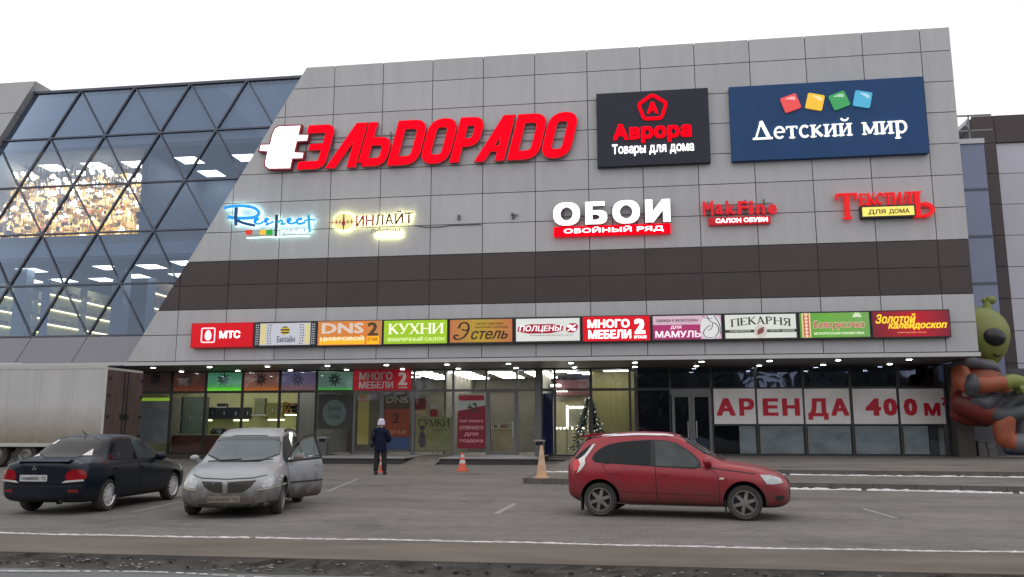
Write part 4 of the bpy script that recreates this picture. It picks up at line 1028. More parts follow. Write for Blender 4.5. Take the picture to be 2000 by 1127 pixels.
# ---------------------------------------------------------------- goods in the glass gallery
gold = lamp('gold_lamp_glow', (1, .60, .16), 2.0); wht = lamp('bright_lamp_glow', (1, .92, .70), 6.0); amb = pm('amber_glass_drops', (.60, .30, .06), .3, emit=.55, metal=.5, var=.4, scale=6); redg = lamp('red_lamp_glow', (1, .12, .10), 1.6)
steel = pm('chrome_arms', (.35, .33, .30), .2, metal=.9, var=.1); shade = pm('brown_shade', (.16, .10, .07), .6, var=.4, scale=4)
b = MB()
for i in range(1300):
    x = random.uniform(-23, -10.7); y = random.uniform(2.4, 8.5); z = random.choice((random.uniform(12.0, 15.2), random.uniform(13.2, 15.1)))
    r = random.uniform(.04, .17); mi = random.choices((0, 1, 2, 3, 4, 5), (36, 22, 26, 2, 6, 8) if z > 13.3 else (34, 5, 34, 3, 8, 16))[0]
    k = random.random()
    if k < .4: b.ellip((x, y, z), (r, r, r*random.uniform(.6, 1.6)), 6, mi)
    elif k < .75: b.box(x-r, x+r*random.uniform(.3, 1.6), y-r, y+r, z-r*.5, z+r*random.uniform(.3, 1.2), mi)
    else: b.lathe([(r*.4, .8*r), (r*1.4, -.6*r)], (x, y, z), n=7, m=mi)
    if random.random() < .5: b.box(x-.012, x+.012, y-.012, y+.012, z+r*.5, 15.6, 4)
tag(b.build('lamp_display', [gold, wht, amb, redg, steel, shade]), 'glittering crowd of small gold lamps and glass drops behind the upper gallery glass', 'lamp display', kind='stuff')
def chandelier():
    o = empty('chandelier'); MB().tube([(0, 0, 0), (0, 0, -.9)], .02, 6).build('rod', steel, o); a = MB(); g = MB()
    for k in range(6):
        c_, s_ = math.cos(k*PI/3), math.sin(k*PI/3)
        a.tube([(0, 0, -.85), (.2*c_, .2*s_, -1.0), (.42*c_, .42*s_, -.92), (.46*c_, .46*s_, -.8)], .02, 5); g.lathe([(.05, -.80), (.12, -.72), (.10, -.58)], (.46*c_, .46*s_, 0), n=8)
    a.build('arms', steel, o); g.build('glass_shades', wht, o); MB().lathe([(.0, -1.15), (.16, -1.0), (.10, -.88)], n=10).build('bowl', gold, o); return o
ch0 = None
for k, (x, y) in enumerate(((-20.2, 2.6), (-18.1, 2.3), (-15.9, 2.7), (-13.6, 2.2), (-11.6, 2.6), (-17.0, 4.6), (-14.6, 4.4), (-12.2, 4.7))):
    o = ch0 = chandelier() if ch0 is None else ch0
    if k: o = copy_tree(ch0)
    o.location = (x, y, 15.3+.3*(k % 2)-.25*(k > 4)); tag(o, '%s glowing six-armed chandelier from the left in the %s line of the lamp shop' % (ORD[k if k < 5 else k-5], 'front' if k < 5 else 'back'), 'chandelier', 'chandeliers in the lamp shop')
MB().box(-23.9, -10.8, 9.4, 9.5, 11.2, 15.6).build('inner_wall', gradient('amber_wall_painted_glow', [(0, (120, 84, 56)), (.3, (206, 140, 60)), (.7, (252, 210, 96)), (1, (255, 232, 140))], 1.0, 'Z', 11.2, 14.8), mall)  # lamp glow painted into the wall as emission, brighter upwards
M['shelfwood'] = pm('white_shelf', (.58, .56, .44), .5, var=.08)
strip = lamp('shelf_strip_light', (1, .93, .60), 7)
def shelf_unit(x, y0, y1, label, mat, side=1):
    o = empty('shelf_unit'); tag(o, label, 'shelf'); MB().box(x-.04, x+.04, y0, y1, 5.96, 9.3).build('back_panel', mat, o)
    n = 4
    for k in range(n):
        z = 6.2+k*.8; s_ = MB().box(x+.041, x+.44, y0, y1, z, z+.04).build('shelf', M['shelfwood'], o)
        MB().box(x+.05, x+.10, y0+.05, y1-.05, z-.03, z-.003).build('strip_light', strip, s_)
        p = MB(); q = y0+.15
        while q < y1-.3: hh = random.uniform(.1, .24); p.box(x+.14, x+.36, q, q+random.uniform(.12, .25), z+.042, z+.042+hh); q += random.uniform(.3, .7)
        p.build('shoes', random.choice((shade, M['dark'], M['warm'])), s_)
    for y in (y0-.05, (y0+y1)/2, y1): MB().box(x+.0, x+.45, y-.02, y+.02, 5.96, 9.3).build('upright', M['bluew'], o)
shelf_unit(-19.6, 2.8, 8.4, 'lit pale shelf wall left of the first column behind the lower gallery glass', M['lime'])
shelf_unit(-16.6, 2.6, 8.6, 'lit yellow shelf wall between the first two columns behind the lower gallery glass', M['lime'])
shelf_unit(-10.9, 3.0, 8.2, 'amber lit shelf wall right of the second column behind the lower gallery glass', M['warm'])
b = MB(); b.box(-8.3, -7.3, 4.6, 4.7, 6.0, 8.8); tag(b.build('display_board', pm('blue_poster', (.05, .08, .30), .5, var=.2)), 'dark blue display board near the slanted edge behind the lower gallery glass', 'board')

# ---------------------------------------------------------------- shop windows: posters, banners
def poster(name, label, uv, y, mat, cat='poster', group=None, dep=.008, parts=()):
    x0, x1, z0, z1 = BX(*uv, y); o = empty(name); tag(o, label, cat, group)
    MB().box(x0, x1, y, y+dep, z0, z1).build('sheet', mat, o); return o, (x0, x1, z0, z1)
YP = YS+.03
G_TOP = 'coloured stickers on the top row of shop windows'
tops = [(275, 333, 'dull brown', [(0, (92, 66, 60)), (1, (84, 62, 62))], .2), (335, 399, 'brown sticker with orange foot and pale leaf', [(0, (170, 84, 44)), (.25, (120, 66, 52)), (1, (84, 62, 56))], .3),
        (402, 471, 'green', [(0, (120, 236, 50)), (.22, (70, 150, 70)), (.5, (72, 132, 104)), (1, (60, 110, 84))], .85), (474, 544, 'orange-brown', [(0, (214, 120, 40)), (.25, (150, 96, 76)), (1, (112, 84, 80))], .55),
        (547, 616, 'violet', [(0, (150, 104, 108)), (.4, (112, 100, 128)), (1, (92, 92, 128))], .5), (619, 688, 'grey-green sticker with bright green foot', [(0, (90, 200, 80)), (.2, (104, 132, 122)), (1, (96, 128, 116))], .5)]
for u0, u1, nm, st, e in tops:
    gm = gradient('glowing_sticker_print', st, e, 'Z', 3.5, 4.4)  # emission stands in for shop light shining through the print
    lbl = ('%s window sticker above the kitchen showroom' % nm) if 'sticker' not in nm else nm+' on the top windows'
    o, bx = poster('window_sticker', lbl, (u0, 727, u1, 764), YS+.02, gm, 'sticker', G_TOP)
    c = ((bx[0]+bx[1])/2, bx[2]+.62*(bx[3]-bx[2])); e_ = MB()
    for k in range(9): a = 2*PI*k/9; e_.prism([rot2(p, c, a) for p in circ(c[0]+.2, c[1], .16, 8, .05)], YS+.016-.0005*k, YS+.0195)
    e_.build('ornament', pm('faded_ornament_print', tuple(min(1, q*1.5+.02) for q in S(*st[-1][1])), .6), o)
# red furniture banner over the first door
o, bx = poster('banner', 'red banner with two lines of white letters and a 2 above the left door', (691, 722, 803, 762), YS-.1, pm('red_banner', tuple(q*1.3 for q in S(172, 24, 40)), .6, emit=.15), 'banner')
lettering('МНОГО', (bx[0]+.3, bx[0]+2.05, bx[2]+.52, bx[3]-.12), YS-.112, .008, printed(214, 200, 200, 1.3), o, .04); lettering('МЕБЕЛИ', (bx[0]+.3, bx[0]+2.1, bx[2]+.1, bx[2]+.46), YS-.112, .008, printed(214, 200, 200, 1.3), o, .04)
lettering('2', (bx[0]+2.35, bx[1]-.22, bx[2]+.25, bx[3]-.14), YS-.112, .008, printed(214, 200, 200, 1.3), o, .05); MB().box(bx[0]+2.35, bx[1]-.2, YS-.112, YS-.105, bx[2]+.1, bx[2]+.18).build('underline', printed(200, 180, 180, 1.2), o)
def P(r, g, b, k=1.3, e=.0): return pm('poster_print', tuple(min(.8, q*k) for q in S(r, g, b)), .5, var=.12, scale=2, emit=e)
# round pale sticker
o, bx = poster('window_poster', 'dull poster with a big pale disc of lettering, beside the left bin', (622, 770, 686, 838), YS+.025, P(92, 88, 86), 'poster')
c = F(653, 806, YS+.02); MB().prism(circ(c[0], c[1], .62, 28, .66), YS+.012, YS+.024).build('disc', P(132, 150, 144), o)
lettering('ОЧКИ', (c[0]-.35, c[0]+.35, c[1]+.1, c[1]+.32), YS+.006, .005, P(70, 84, 84), o, .01); lettering('и линзы', (c[0]-.3, c[0]+.3, c[1]-.32, c[1]-.1), YS+.006, .005, P(70, 84, 84), o, .01)
o, bx = poster('window_poster', 'tall narrow yellow poster inside the left door', (700, 769, 719, 868), YS+.16, P(168, 154, 84, 1.4, .05), 'poster')
MB().box(bx[0]+.05, bx[1]-.05, YS+.15, YS+.158, bx[3]-.4, bx[3]-.12).build('print', P(190, 120, 40), o)
o, bx = poster('window_poster', 'orange and red poster with pale wide letters over a blue foot', (751, 770, 799, 878), YS+.03, P(150, 70, 42, 1.3, .05), 'poster')
MB().box(bx[0], bx[1], YS+.022, YS+.028, bx[3]-.75, bx[3]).build('print', P(100, 82, 66), o); MB().box(bx[0], bx[1], YS+.022, YS+.028, bx[2], bx[2]+.62).build('print', P(58, 84, 140), o)
lettering('DNS', (bx[0]+.1, bx[1]-.1, bx[3]-.45, bx[3]-.12), YS+.016, .005, P(190, 176, 150), o, .02); lettering('2', (bx[0]+.45, bx[0]+.8, bx[3]-1.45, bx[3]-.95), YS+.016, .005, P(90, 40, 20), o, .03); lettering('ЭТАЖ', (bx[0]+.3, bx[1]-.15, bx[2]+.75, bx[2]+.95), YS+.016, .005, P(220, 150, 120), o, .02)
o, bx = poster('window_poster', 'pale yellow-green poster with dark serif heading', (812, 814, 882, 880), YS+.03, P(150, 150, 98, 1.3), 'poster')
serif_word('СУМКИ', (bx[0]+.12, bx[1]-.12, bx[3]-.5, bx[3]-.12), YS+.02, .006, P(60, 64, 40), o, gap=.05)
b = MB(); c = (bx[0]+.35, bx[2]+.75); b.prism(circ(c[0], c[1]+.35, .13, 12), YS+.02, YS+.028); b.prism(smooth_poly([(c[0]-.2, c[1]-.6), (c[0]+.22, c[1]-.6), (c[0]+.12, c[1]+.2), (c[0]-.14, c[1]+.2)], 1), YS+.021, YS+.028); b.build('figure', P(84, 74, 84), o)
lettering('и ремни', (bx[0]+.9, bx[1]-.25, bx[3]-.75, bx[3]-.6), YS+.02, .005, P(90, 90, 60), o)
for lbl, uv, mm in (('small red sheet high on the middle window above a pale strip', (811, 778, 831, 800), P(128, 44, 44)), ('small pale strip stuck under the small red sheet', (811, 802, 834, 809), P(196, 170, 120)), ('small white and red sheet in the middle window', (840, 792, 855, 814), P(200, 190, 184))):
    o, bx = poster('window_poster', lbl, uv, YS+.03, mm, 'poster')
    if 'white and' in lbl: MB().box(bx[0], bx[1], YS+.022, YS+.028, bx[2], bx[2]+.38).build('print', P(150, 40, 40), o)
o, bx = poster('window_poster', 'tall dark red poster with grey top and dark 2, beside the second door', (894, 769, 948, 876), YS-.06, P(122, 18, 40, 1.15), 'poster')
y_ = YS-.068; zs = bx[3]-(bx[3]-bx[2])*.32; MB().prism([(bx[0], zs), (bx[1], zs+.28), (bx[1], bx[3]), (bx[0], bx[3])], y_, y_+.005).build('print', P(160, 166, 160), o)
MB().prism(rrect(bx[0]+.06, bx[1]-.06, bx[3]-.34, bx[3]-.08, .1, 3), y_-.006, y_-.001).build('print', P(150, 30, 52), o)
lettering('+2', (bx[0]+.5, bx[0]+1.0, bx[3]-.9, bx[3]-.45), y_-.006, .005, P(36, 60, 50), o, .03)
for k, t_ in enumerate(('ещё немного', 'отличного', 'для', 'подарка')): lettering(t_, (bx[0]+.12+.25*(k == 2), bx[1]-.12-.25*(k == 2), bx[2]+1.25-.33*k, bx[2]+1.43-.33*k), y_-.006, .005, P(210, 150, 160), o, .01)
# rent banner: five sheets
txt = [(1399, 1478, 'АР', 'letters А and Р'), (1484, 1571, 'ЕН', 'letters Е and Н'), (1576, 1663, 'ДА', 'letters Д and А'), (1670, 1756, '40', 'digits 4 and 0'), (1761, 1849, '0м', 'a digit 0 and м²')]
wsh = pm('white_banner_sheet', (.84, .82, .83), .6, var=.06); rp = pm('red_banner_letters', S(200, 14, 48), .5, var=.05)
LP = {'А': (1399, 1437), 'Р': (1443, 1474), 'Е': (1489, 1521), 'Н': (1527, 1563), 'Д': (1577, 1619), 'А2': (1622, 1659), '4': (1689, 1722), '0': (1724, 1757), '0b': (1764, 1793), 'м': (1804, 1838), '²': (1838, 1850)}
ks = [['А', 'Р'], ['Е', 'Н'], ['Д', 'А2'], ['4', '0'], ['0b', 'м', '²']]
for (u0, u1, t_, d_), kk in zip(txt, ks):
    o, bx = poster('rent_banner', 'white rent sheet with bold red %s on the dark windows' % d_, (u0-6, 759.5, u1-1, 828), YS-.075, wsh, 'banner', 'white rent sheets along the dark windows')
    for q in kk:
        a, b_ = LP[q]; v0, v1 = (778, 812); ch = q[0]
        if ch == 'Д': v1 = 820
        if ch == 'м': v0 = 787
        if ch == '²': ch, v0, v1 = '2', 776, 792
        X0, X1, Z0, Z1 = BX(a, v0, min(b_, u1-2 if ch != '2' else 1848), v1, YS-.09); lettering(ch, (X0, X1, Z0, Z1), YS-.085, .008, rp, o, .05 if ch not in '2м' else .035, name='letter')
# pale sheets painted as the lot and sky mirrored in the low right windows
for a, b_, lb_ in ((1440, 1476, 'narrow pale sheet with painted reflection low beside the dark glass door'), (1480, 1569, 'pale sheet with painted reflection low under the letters Е and Н'), (1573, 1661, 'pale sheet with painted reflection low under the letters Д and А'), (1665, 1755, 'pale sheet with painted reflection low under the digits 4 and 0'), (1759, 1812, 'pale sheet with painted reflection low under the last digit 0')):
    x0, x1 = fx(a)+.05, fx(b_)-.05; tag(MB().box(x0, x1, YS+.02, YS+.025, .38, 1.66).build('reflection_sheet', M['refl_sheet']), lb_, 'reflection sheet', 'pale sheets with painted reflections on the low windows')

# ---------------------------------------------------------------- kitchen showroom behind the left windows
KY = 7.6
def kbox(name, label, cat, uv, y0, y1, mat, extra=None):
    x0, x1, z0, z1 = BX(*uv, y0); z0 = max(z0, .205); o = empty(name); tag(o, label, cat)
    MB().box(x0, x1, y0, y1, z0, z1).build('body', mat, o); 
    if extra: extra(o, x0, x1, z0, z1, y0)
    return o
def doors(n, mat):
    def f(o, x0, x1, z0, z1, y):
        for k in range(n): w_ = (x1-x0)/n; d = MB().box(x0+k*w_+.02, x0+(k+1)*w_-.02, y-.022, y-.002, z0+.02, z1-.02).build('door', mat, o); MB().box(x0+(k+1)*w_-.09, x0+(k+1)*w_-.06, y-.05, y-.023, (z0+z1)/2-.1, (z0+z1)/2+.1).build('handle', M['trim'], d)
    return f
dkc = pm('black_gloss_cabinet', (.03, .032, .04), .15, var=.05); grc = pm('grey_green_cabinet', (.14, .18, .15), .4, var=.1); olc = pm('olive_cabinet', (.20, .20, .07), .4, var=.1); rbc = pm('red_brown_cabinet', (.13, .045, .035), .5, var=.2); wtc = pm('pale_worktop', (.42, .44, .30), .4, var=.1)
kbox('wall_cabinet', 'long black gloss wall cabinet over the lit worktop in the kitchen window', 'cabinet', (396, 796, 486, 818), KY, KY+.35, dkc, doors(4, dkc))
kbox('range_hood', 'dark chimney hood standing above the long black wall cabinet', 'range hood', (424, 788, 440, 797), KY, KY+.35, dkc, lambda o, x0, x1, z0, z1, y: MB().box(x0-.06, x1+.06, y-.08, y-.002, z0+.01, z0+.08).build('rim', M['trim'], o))
kbox('tall_cabinet', 'tall grey-green cabinet left of the black wall cabinet', 'cabinet', (355, 775, 394, 858), 6.6, 7.2, grc, doors(2, grc))
kbox('tall_cabinet', 'pale narrow cabinet standing at the left end of the kitchen window', 'cabinet', (334, 776, 354, 858), 6.6, 7.2, M['cream'], doors(1, M['cream']))
kbox('wall_cabinet', 'olive wall cabinet right of the steel hood', 'cabinet', (520, 787, 552, 816), KY, KY+.35, olc, doors(2, olc))
kbox('range_hood', 'grey-olive chimney hood between the black and the olive wall cabinets', 'range hood', (498, 778, 516, 812), KY, KY+.3, pm('olive_steel', (.20, .21, .12), .4), lambda o, x0, x1, z0, z1, y: MB().box(x0-.15, x1+.15, y-.1, y-.002, z0, z0+.08).build('canopy_rim', M['trim'], o))
def goods(o, x0, x1, z0, z1, y):
    b = MB()
    for k in range(3): b.box(x0+.03, x1-.03, y-.2, y-.002, z0+.1+k*(z1-z0)/3, z0+.13+k*(z1-z0)/3)
    b.build('shelf', olc, o); g = MB()
    for k in range(14): xx = x0+.08+random.random()*(x1-x0-.2); zz_ = z0+.132+random.randrange(3)*(z1-z0)/3; g.box(xx, xx+.07, y-.15, y-.05, zz_, zz_+random.uniform(.08, .2))
    g.build('jars', pm('orange_jars', (.45, .16, .04), .4, var=.3), o)
kbox('open_shelf', 'dark open shelf with small orange goods at the right of the kitchen window', 'shelf', (553, 788, 578, 811), KY+.2, KY+.35, dkc, goods)
kbox('tall_cabinet', 'tall black cabinet at the right end of the kitchen window', 'cabinet', (580, 788, 594, 860), KY-.3, KY+.3, dkc, doors(1, dkc))
kbox('tall_cabinet', 'tall pale grey cabinet beside the tall black one', 'cabinet', (595, 787, 614, 860), KY-.3, KY+.3, pm('pale_grey_cabinet', (.22, .25, .25), .4), doors(1, pm('pale_grey_door', (.22, .25, .25), .4)))
kbox('counter', 'long red-brown base counter with pale worktop in the kitchen window', 'counter', (336, 850, 560, 892), 6.0, 6.58, rbc, lambda o, x0, x1, z0, z1, y: MB().box(x0-.03, x1+.03, y-.05, 6.6, z1+.002, z1+.05).build('worktop', wtc, o))
kbox('counter', 'low beige counter with goods behind the second glass door', 'counter', (962, 838, 1006, 885), 7.4, 8.0, pm('beige_counter', (.34, .29, .2), .5, var=.15), lambda o, x0, x1, z0, z1, y: MB().box(x0-.04, x1+.04, y-.04, 8.0, z1+.002, z1+.05).build('countertop', wtc, o))
kbox('grey_partition', 'grey display panel with faint prints behind the leftmost window', 'panel', (274, 776, 330, 866), 5.4, 5.5, pm('printed_grey_panel', (.38, .40, .43), .6, var=.35, scale=1.5), lambda o, x0, x1, z0, z1, y: MB().box(x0, x1, y-.02, y-.002, z1-.20, z1-.03).build('lit_top', lit(150, 190, 60, .6), o))
tube_ = lamp('under_cabinet_tube', (.95, 1, .55), 5)
for u0, u1, v, lb_ in ((457, 485, 821, 'under the right end of the black wall cabinet'), (404, 414, 821, 'under the left end of the black wall cabinet'), (524, 555, 820, 'under the olive wall cabinet'), (557, 580, 810.5, 'under the dark open shelf')):
    x0, z = F(u0, v, KY-.05); x1, _ = F(u1, v, KY-.05); tag(MB().box(x0, x1, KY-.1, KY-.02, z-.03, z+.03).build('tube_light', tube_), 'glowing tube light '+lb_, 'tube light')
for u, v, lb_ in ((418, 826, 'small dark kettle on the lit worktop under the hood'), (433, 830, 'small black oven standing on the lit worktop')):
    x, z = F(u, v, 6.3); o = empty('kettle' if 'kettle' in lb_ else 'tabletop_oven'); tag(o, lb_, 'kettle' if 'kettle' in lb_ else 'oven')
    zc = F(400, 850, 6.0)[1]+.055
    if 'kettle' in lb_: MB().lathe([(0, zc), (.15, zc), (.16, zc+.12), (.09, zc+.28), (0, zc+.31)], (x, 6.3, 0), n=12).build('body', dkc, o); MB().tube([(x+.13, 6.3, zc+.08), (x+.26, 6.3, zc+.15), (x+.1, 6.3, zc+.3)], .02, 5).build('handle', dkc, o)
    else: MB().box(x-.2, x+.2, 6.15, 6.45, zc, zc+.3).build('body', dkc, o); MB().box(x-.15, x+.08, 6.14, 6.149, zc+.05, zc+.25).build('door', M['bluew'], o)

# ---------------------------------------------------------------- bright shop: curtain, mirror, fir
x0, x1, z0, z1 = BX(1059, 780, 1081, 886, 5.4); pts = [(x0+(x1-x0)*i/16, 5.4+.06*math.sin(i*1.9)) for i in range(17)]
b = MB(); b.add([(x, y, .22) for x, y in pts]+[(x, y, 3.3) for x, y in pts], [(i, i+1, 18+i, 17+i) for i in range(16)]); tag(b.build('curtain', pm('royal_blue_curtain', (.03, .035, .17), .7, var=.3, scale=2), smooth=0), 'royal blue curtain at the left edge of the bright yellow shop', 'curtain')
fy = 7.2; x, z = F(1126, 800, fy); o = empty('vanity_mirror'); tag(o, 'mirror framed with glowing white bulbs left of the dark fir tree', 'mirror')
xm0, xm1, zm0, zm1 = BX(1106, 794, 1146, 834, fy); MB().box(xm0, xm1, fy, fy+.05, zm0, zm1).build('glass', pm('mirror_glass', (.5, .48, .36), .15, metal=.7, var=.2), o)
bulb = lamp('mirror_bulb', (1, .97, .85), 10); q = [(xm0+.05, zm0+(zm1-zm0)*k/8) for k in range(9)]+[(xm0+.05+(xm1-xm0-.1)*k/7, zm1-.04) for k in range(1, 8)]+[(xm0-.5+.2*k, zm0-.06) for k in range(8)]
for px_, pz in q: MB().ellip((px_, fy-.06, pz), (.055, .055, .055), 8).build('bulb', bulb, o)
x, y = F(1152, 850, 5.7)[0], 5.7
o = empty('fir_tree', (0, 0, 0)); tag(o, 'dark artificial fir tree with small lights standing inside the yellow shop', 'fir tree')
MB().tube([(x, y, .2), (x, y, 3.1)], .05, 8, 0, .012).build('trunk', pm('fir_trunk', (.06, .04, .03), .8), o)
b = MB(); lb = MB()
for k in range(1500):
    h = random.random()**.8; z = .55+2.5*h; R0 = .95*(1-h)+.05; a = random.uniform(0, 2*PI); rr = R0*random.uniform(.35, 1.05); 
    c_ = Vector((x+rr*math.cos(a), y+rr*math.sin(a), z-.12*rr)); d = Vector((math.cos(a), math.sin(a), random.uniform(-.5, .2))).normalized(); s_ = d.orthogonal().normalized()*random.uniform(.03, .05); L_ = random.uniform(.1, .2)
    b.add([c_-s_, c_+s_, c_+d*L_], [(0, 1, 2)])
    if random.random() < .035: lb.ellip(tuple(c_+d*L_), (.022, .022, .022), 5)
b.build('needles', pm('fir_needles', (.015, .032, .026), .6, var=.4, scale=6), o); lb.build('string_lights', lamp('tree_fairy_light', (.8, .85, 1), 3), o)
x0, x1, z0, z1 = BX(1105, 838, 1130, 872, 6.2); o = empty('display_table'); tag(o, 'small pale display table with shoes below the bulb mirror', 'table')
MB().box(x0, x1, 5.9, 6.5, z1-.05, z1).build('tabletop', wtc, o)
for xx in (x0+.03, x1-.08):
    for yy in (5.92, 6.42): MB().box(xx, xx+.05, yy, yy+.05, .202, z1-.052).build('leg', wtc, o)
MB().box(x0+.05, x1-.05, 5.95, 6.45, .9, .94).build('shelf', wtc, o)
b = MB()
for k in range(3): b.ellip((x0+.2+k*.28, 6.1, z1+.06), (.12, .06, .06), 8)
b.build('shoes', M['warm'], o)
rb_ = lamp('red_shop_glow', (.55, .16, .12), .5)
x0, x1, z0, z1 = BX(1085, 742, 1150, 772, 8.6); tag(MB().box(x0, x1, 8.6, 8.7, z0, z1).build('ceiling_drop', pm('maroon_drop', (.14, .05, .06), .6, var=.3, scale=3)), 'maroon drop panel below the ceiling of the bright yellow shop', 'panel')
for u0, u1, v, lb_ in ((1078, 1093, 753, 'upper'), (1084, 1106, 763, 'lower')):
    x0, z = F(u0, v, 8.2); x1 = F(u1, v, 8.2)[0]; o = empty('spot_light_row'); tag(o, '%s short row of spotlights under the maroon drop panel' % lb_, 'spotlights'); n = 5
    MB().box(x0, x1, 8.2, 8.25, z+.09, z+.12).build('rail', M['dark'], o)
    for k in range(n): MB().ellip((x0+(x1-x0)*k/(n-1), 8.2, z), (.08, .08, .07), 8).build('spot', bulb, o)
# blurred goods: clothes rails deeper in the shops
rail_cols = [(.20, .05, .06), (.08, .10, .22), (.28, .24, .12), (.06, .06, .07), (.24, .20, .18), (.10, .16, .12)]
for k, (x, y, lb_) in enumerate(((3.9, 9.4, 'deep behind the middle window with the yellow-green poster'), (.6, 9.6, 'behind the left glass door'), (6.4, 10.4, 'far behind the dark red poster'))):
    o = empty('clothes_rail', (x, y, .2)); tag(o, 'rail of hanging mixed clothes '+lb_, 'clothes rail')
    b = MB(); b.tube([(-1, 0, 0), (-1, 0, 1.6), (1, 0, 1.6), (1, 0, 0)], .025, 6); b.build('frame', M['alu'], o)
    for j in range(16): MB().box(-.92+j*.115, -.92+j*.115+.075, -.22, .22, .5+random.uniform(0, .3), 1.55).build('garment', pm('garment_cloth', rail_cols[(j*5+k+j//3) % 6], .8), o)

# ---------------------------------------------------------------- bins and cones
def bin_(x, y, z, label):
    o = empty('litter_bin', (x, y, z)); tag(o, label, 'litter bin', 'litter bins by the entrances')
    MB().box(-.21, .21, -.18, .18, 0, .62).build('body', pm('bin_grey_metal', (.12, .12, .125), .5, metal=.3, var=.15), o)
    MB().box(-.19, .19, -.16, .16, .621, .80).build('opening', pm('bin_black_opening', (.01, .01, .01), .8), o)
    for sx in (-.21, .17): MB().box(sx, sx+.04, -.18, .18, .621, .80).build('post', M['alu'], o)
    MB().box(-.25, .25, -.22, .22, .801, .87).build('lid', pm('bin_lid', (.30, .30, .30), .5, var=.15), o)
bin_(*[(F(632, 860, 2.4)[0]), 2.4, .276], 'grey litter bin standing left of the left entrance, in front of the disc poster')
bin_(*[(F(1054, 860, 2.0)[0]), 2.0, .16], 'grey litter bin standing behind the pale cone')
def cone(x, y, z, h, r, label, cols, tilt=0):
    o = empty('traffic_cone', (x, y, z)); tag(o, label, 'traffic cone', 'traffic cones on the paving'); m0, m1 = cols
    MB().box(-r*1.25, r*1.25, -r*1.25, r*1.25, 0, .035).build('base', m0, o)
    rr = lambda q: r*(1-q)+.035*q
    for k, (a, b_) in enumerate(((0, .38), (.38, .56), (.56, .72), (.72, .86), (.86, 1))):
        MB().lathe([(rr(a), .035+a*(h-.035)), (rr(b_), .035+b_*(h-.035))]+([(0, h)] if b_ == 1 else []), n=18).build('cone_body' if k == 0 else ('band' if k % 2 else 'upper_body'), m1 if k % 2 else m0, o, smooth=60)
    return o
orr = pm('orange_red_plastic', (.62, .10, .05), .5, var=.1); ww = pm('reflective_white_band', (.55, .5, .5), .5, var=.1); fad = pm('faded_pale_orange', (.56, .35, .21), .7, var=.15); fad2 = pm('faded_pale_orange_band', (.58, .42, .30), .7, var=.15)
cone(*G(903, 920), 0, .68, .17, 'red and white cone alone on the paving right of the person', (orr, ww))
cone(*G(745, 922), 0, .62, .09, 'red and white cone half hidden behind the legs of the person', (orr, ww))
x, y = G(1058, 934, .15); cone(x, y,   .153, .92, .155, 'tall faded pale orange cone on the corner of the low pavement', (fad, fad2))
# ---------------------------------------------------------------- vehicles
def ip(tab, x):
    if x <= tab[0][0]: return tab[0][1]
    if x >= tab[-1][0]: return tab[-1][1]
    for i in range(len(tab)-1):
        if tab[i][0] <= x <= tab[i+1][0]:
            x0, y0 = tab[i]; x1, y1 = tab[i+1]; t_ = (x-x0)/(x1-x0)
            def sl(k):
                if k <= 0 or k >= len(tab)-1: return None
                a = (tab[k][1]-tab[k-1][1])/(tab[k][0]-tab[k-1][0]); b_ = (tab[k+1][1]-tab[k][1])/(tab[k+1][0]-tab[k][0])
                return 0 if a*b_ <= 0 else 2*a*b_/(a+b_)
            d = (y1-y0)/(x1-x0); m0 = sl(i); m1 = sl(i+1); m0 = d if m0 is None else m0; m1 = d if m1 is None else m1; h = x1-x0
            return y0*(2*t_**3-3*t_**2+1)+m0*h*(t_**3-2*t_**2+t_)+y1*(-2*t_**3+3*t_**2)+m1*h*(t_**3-t_**2)
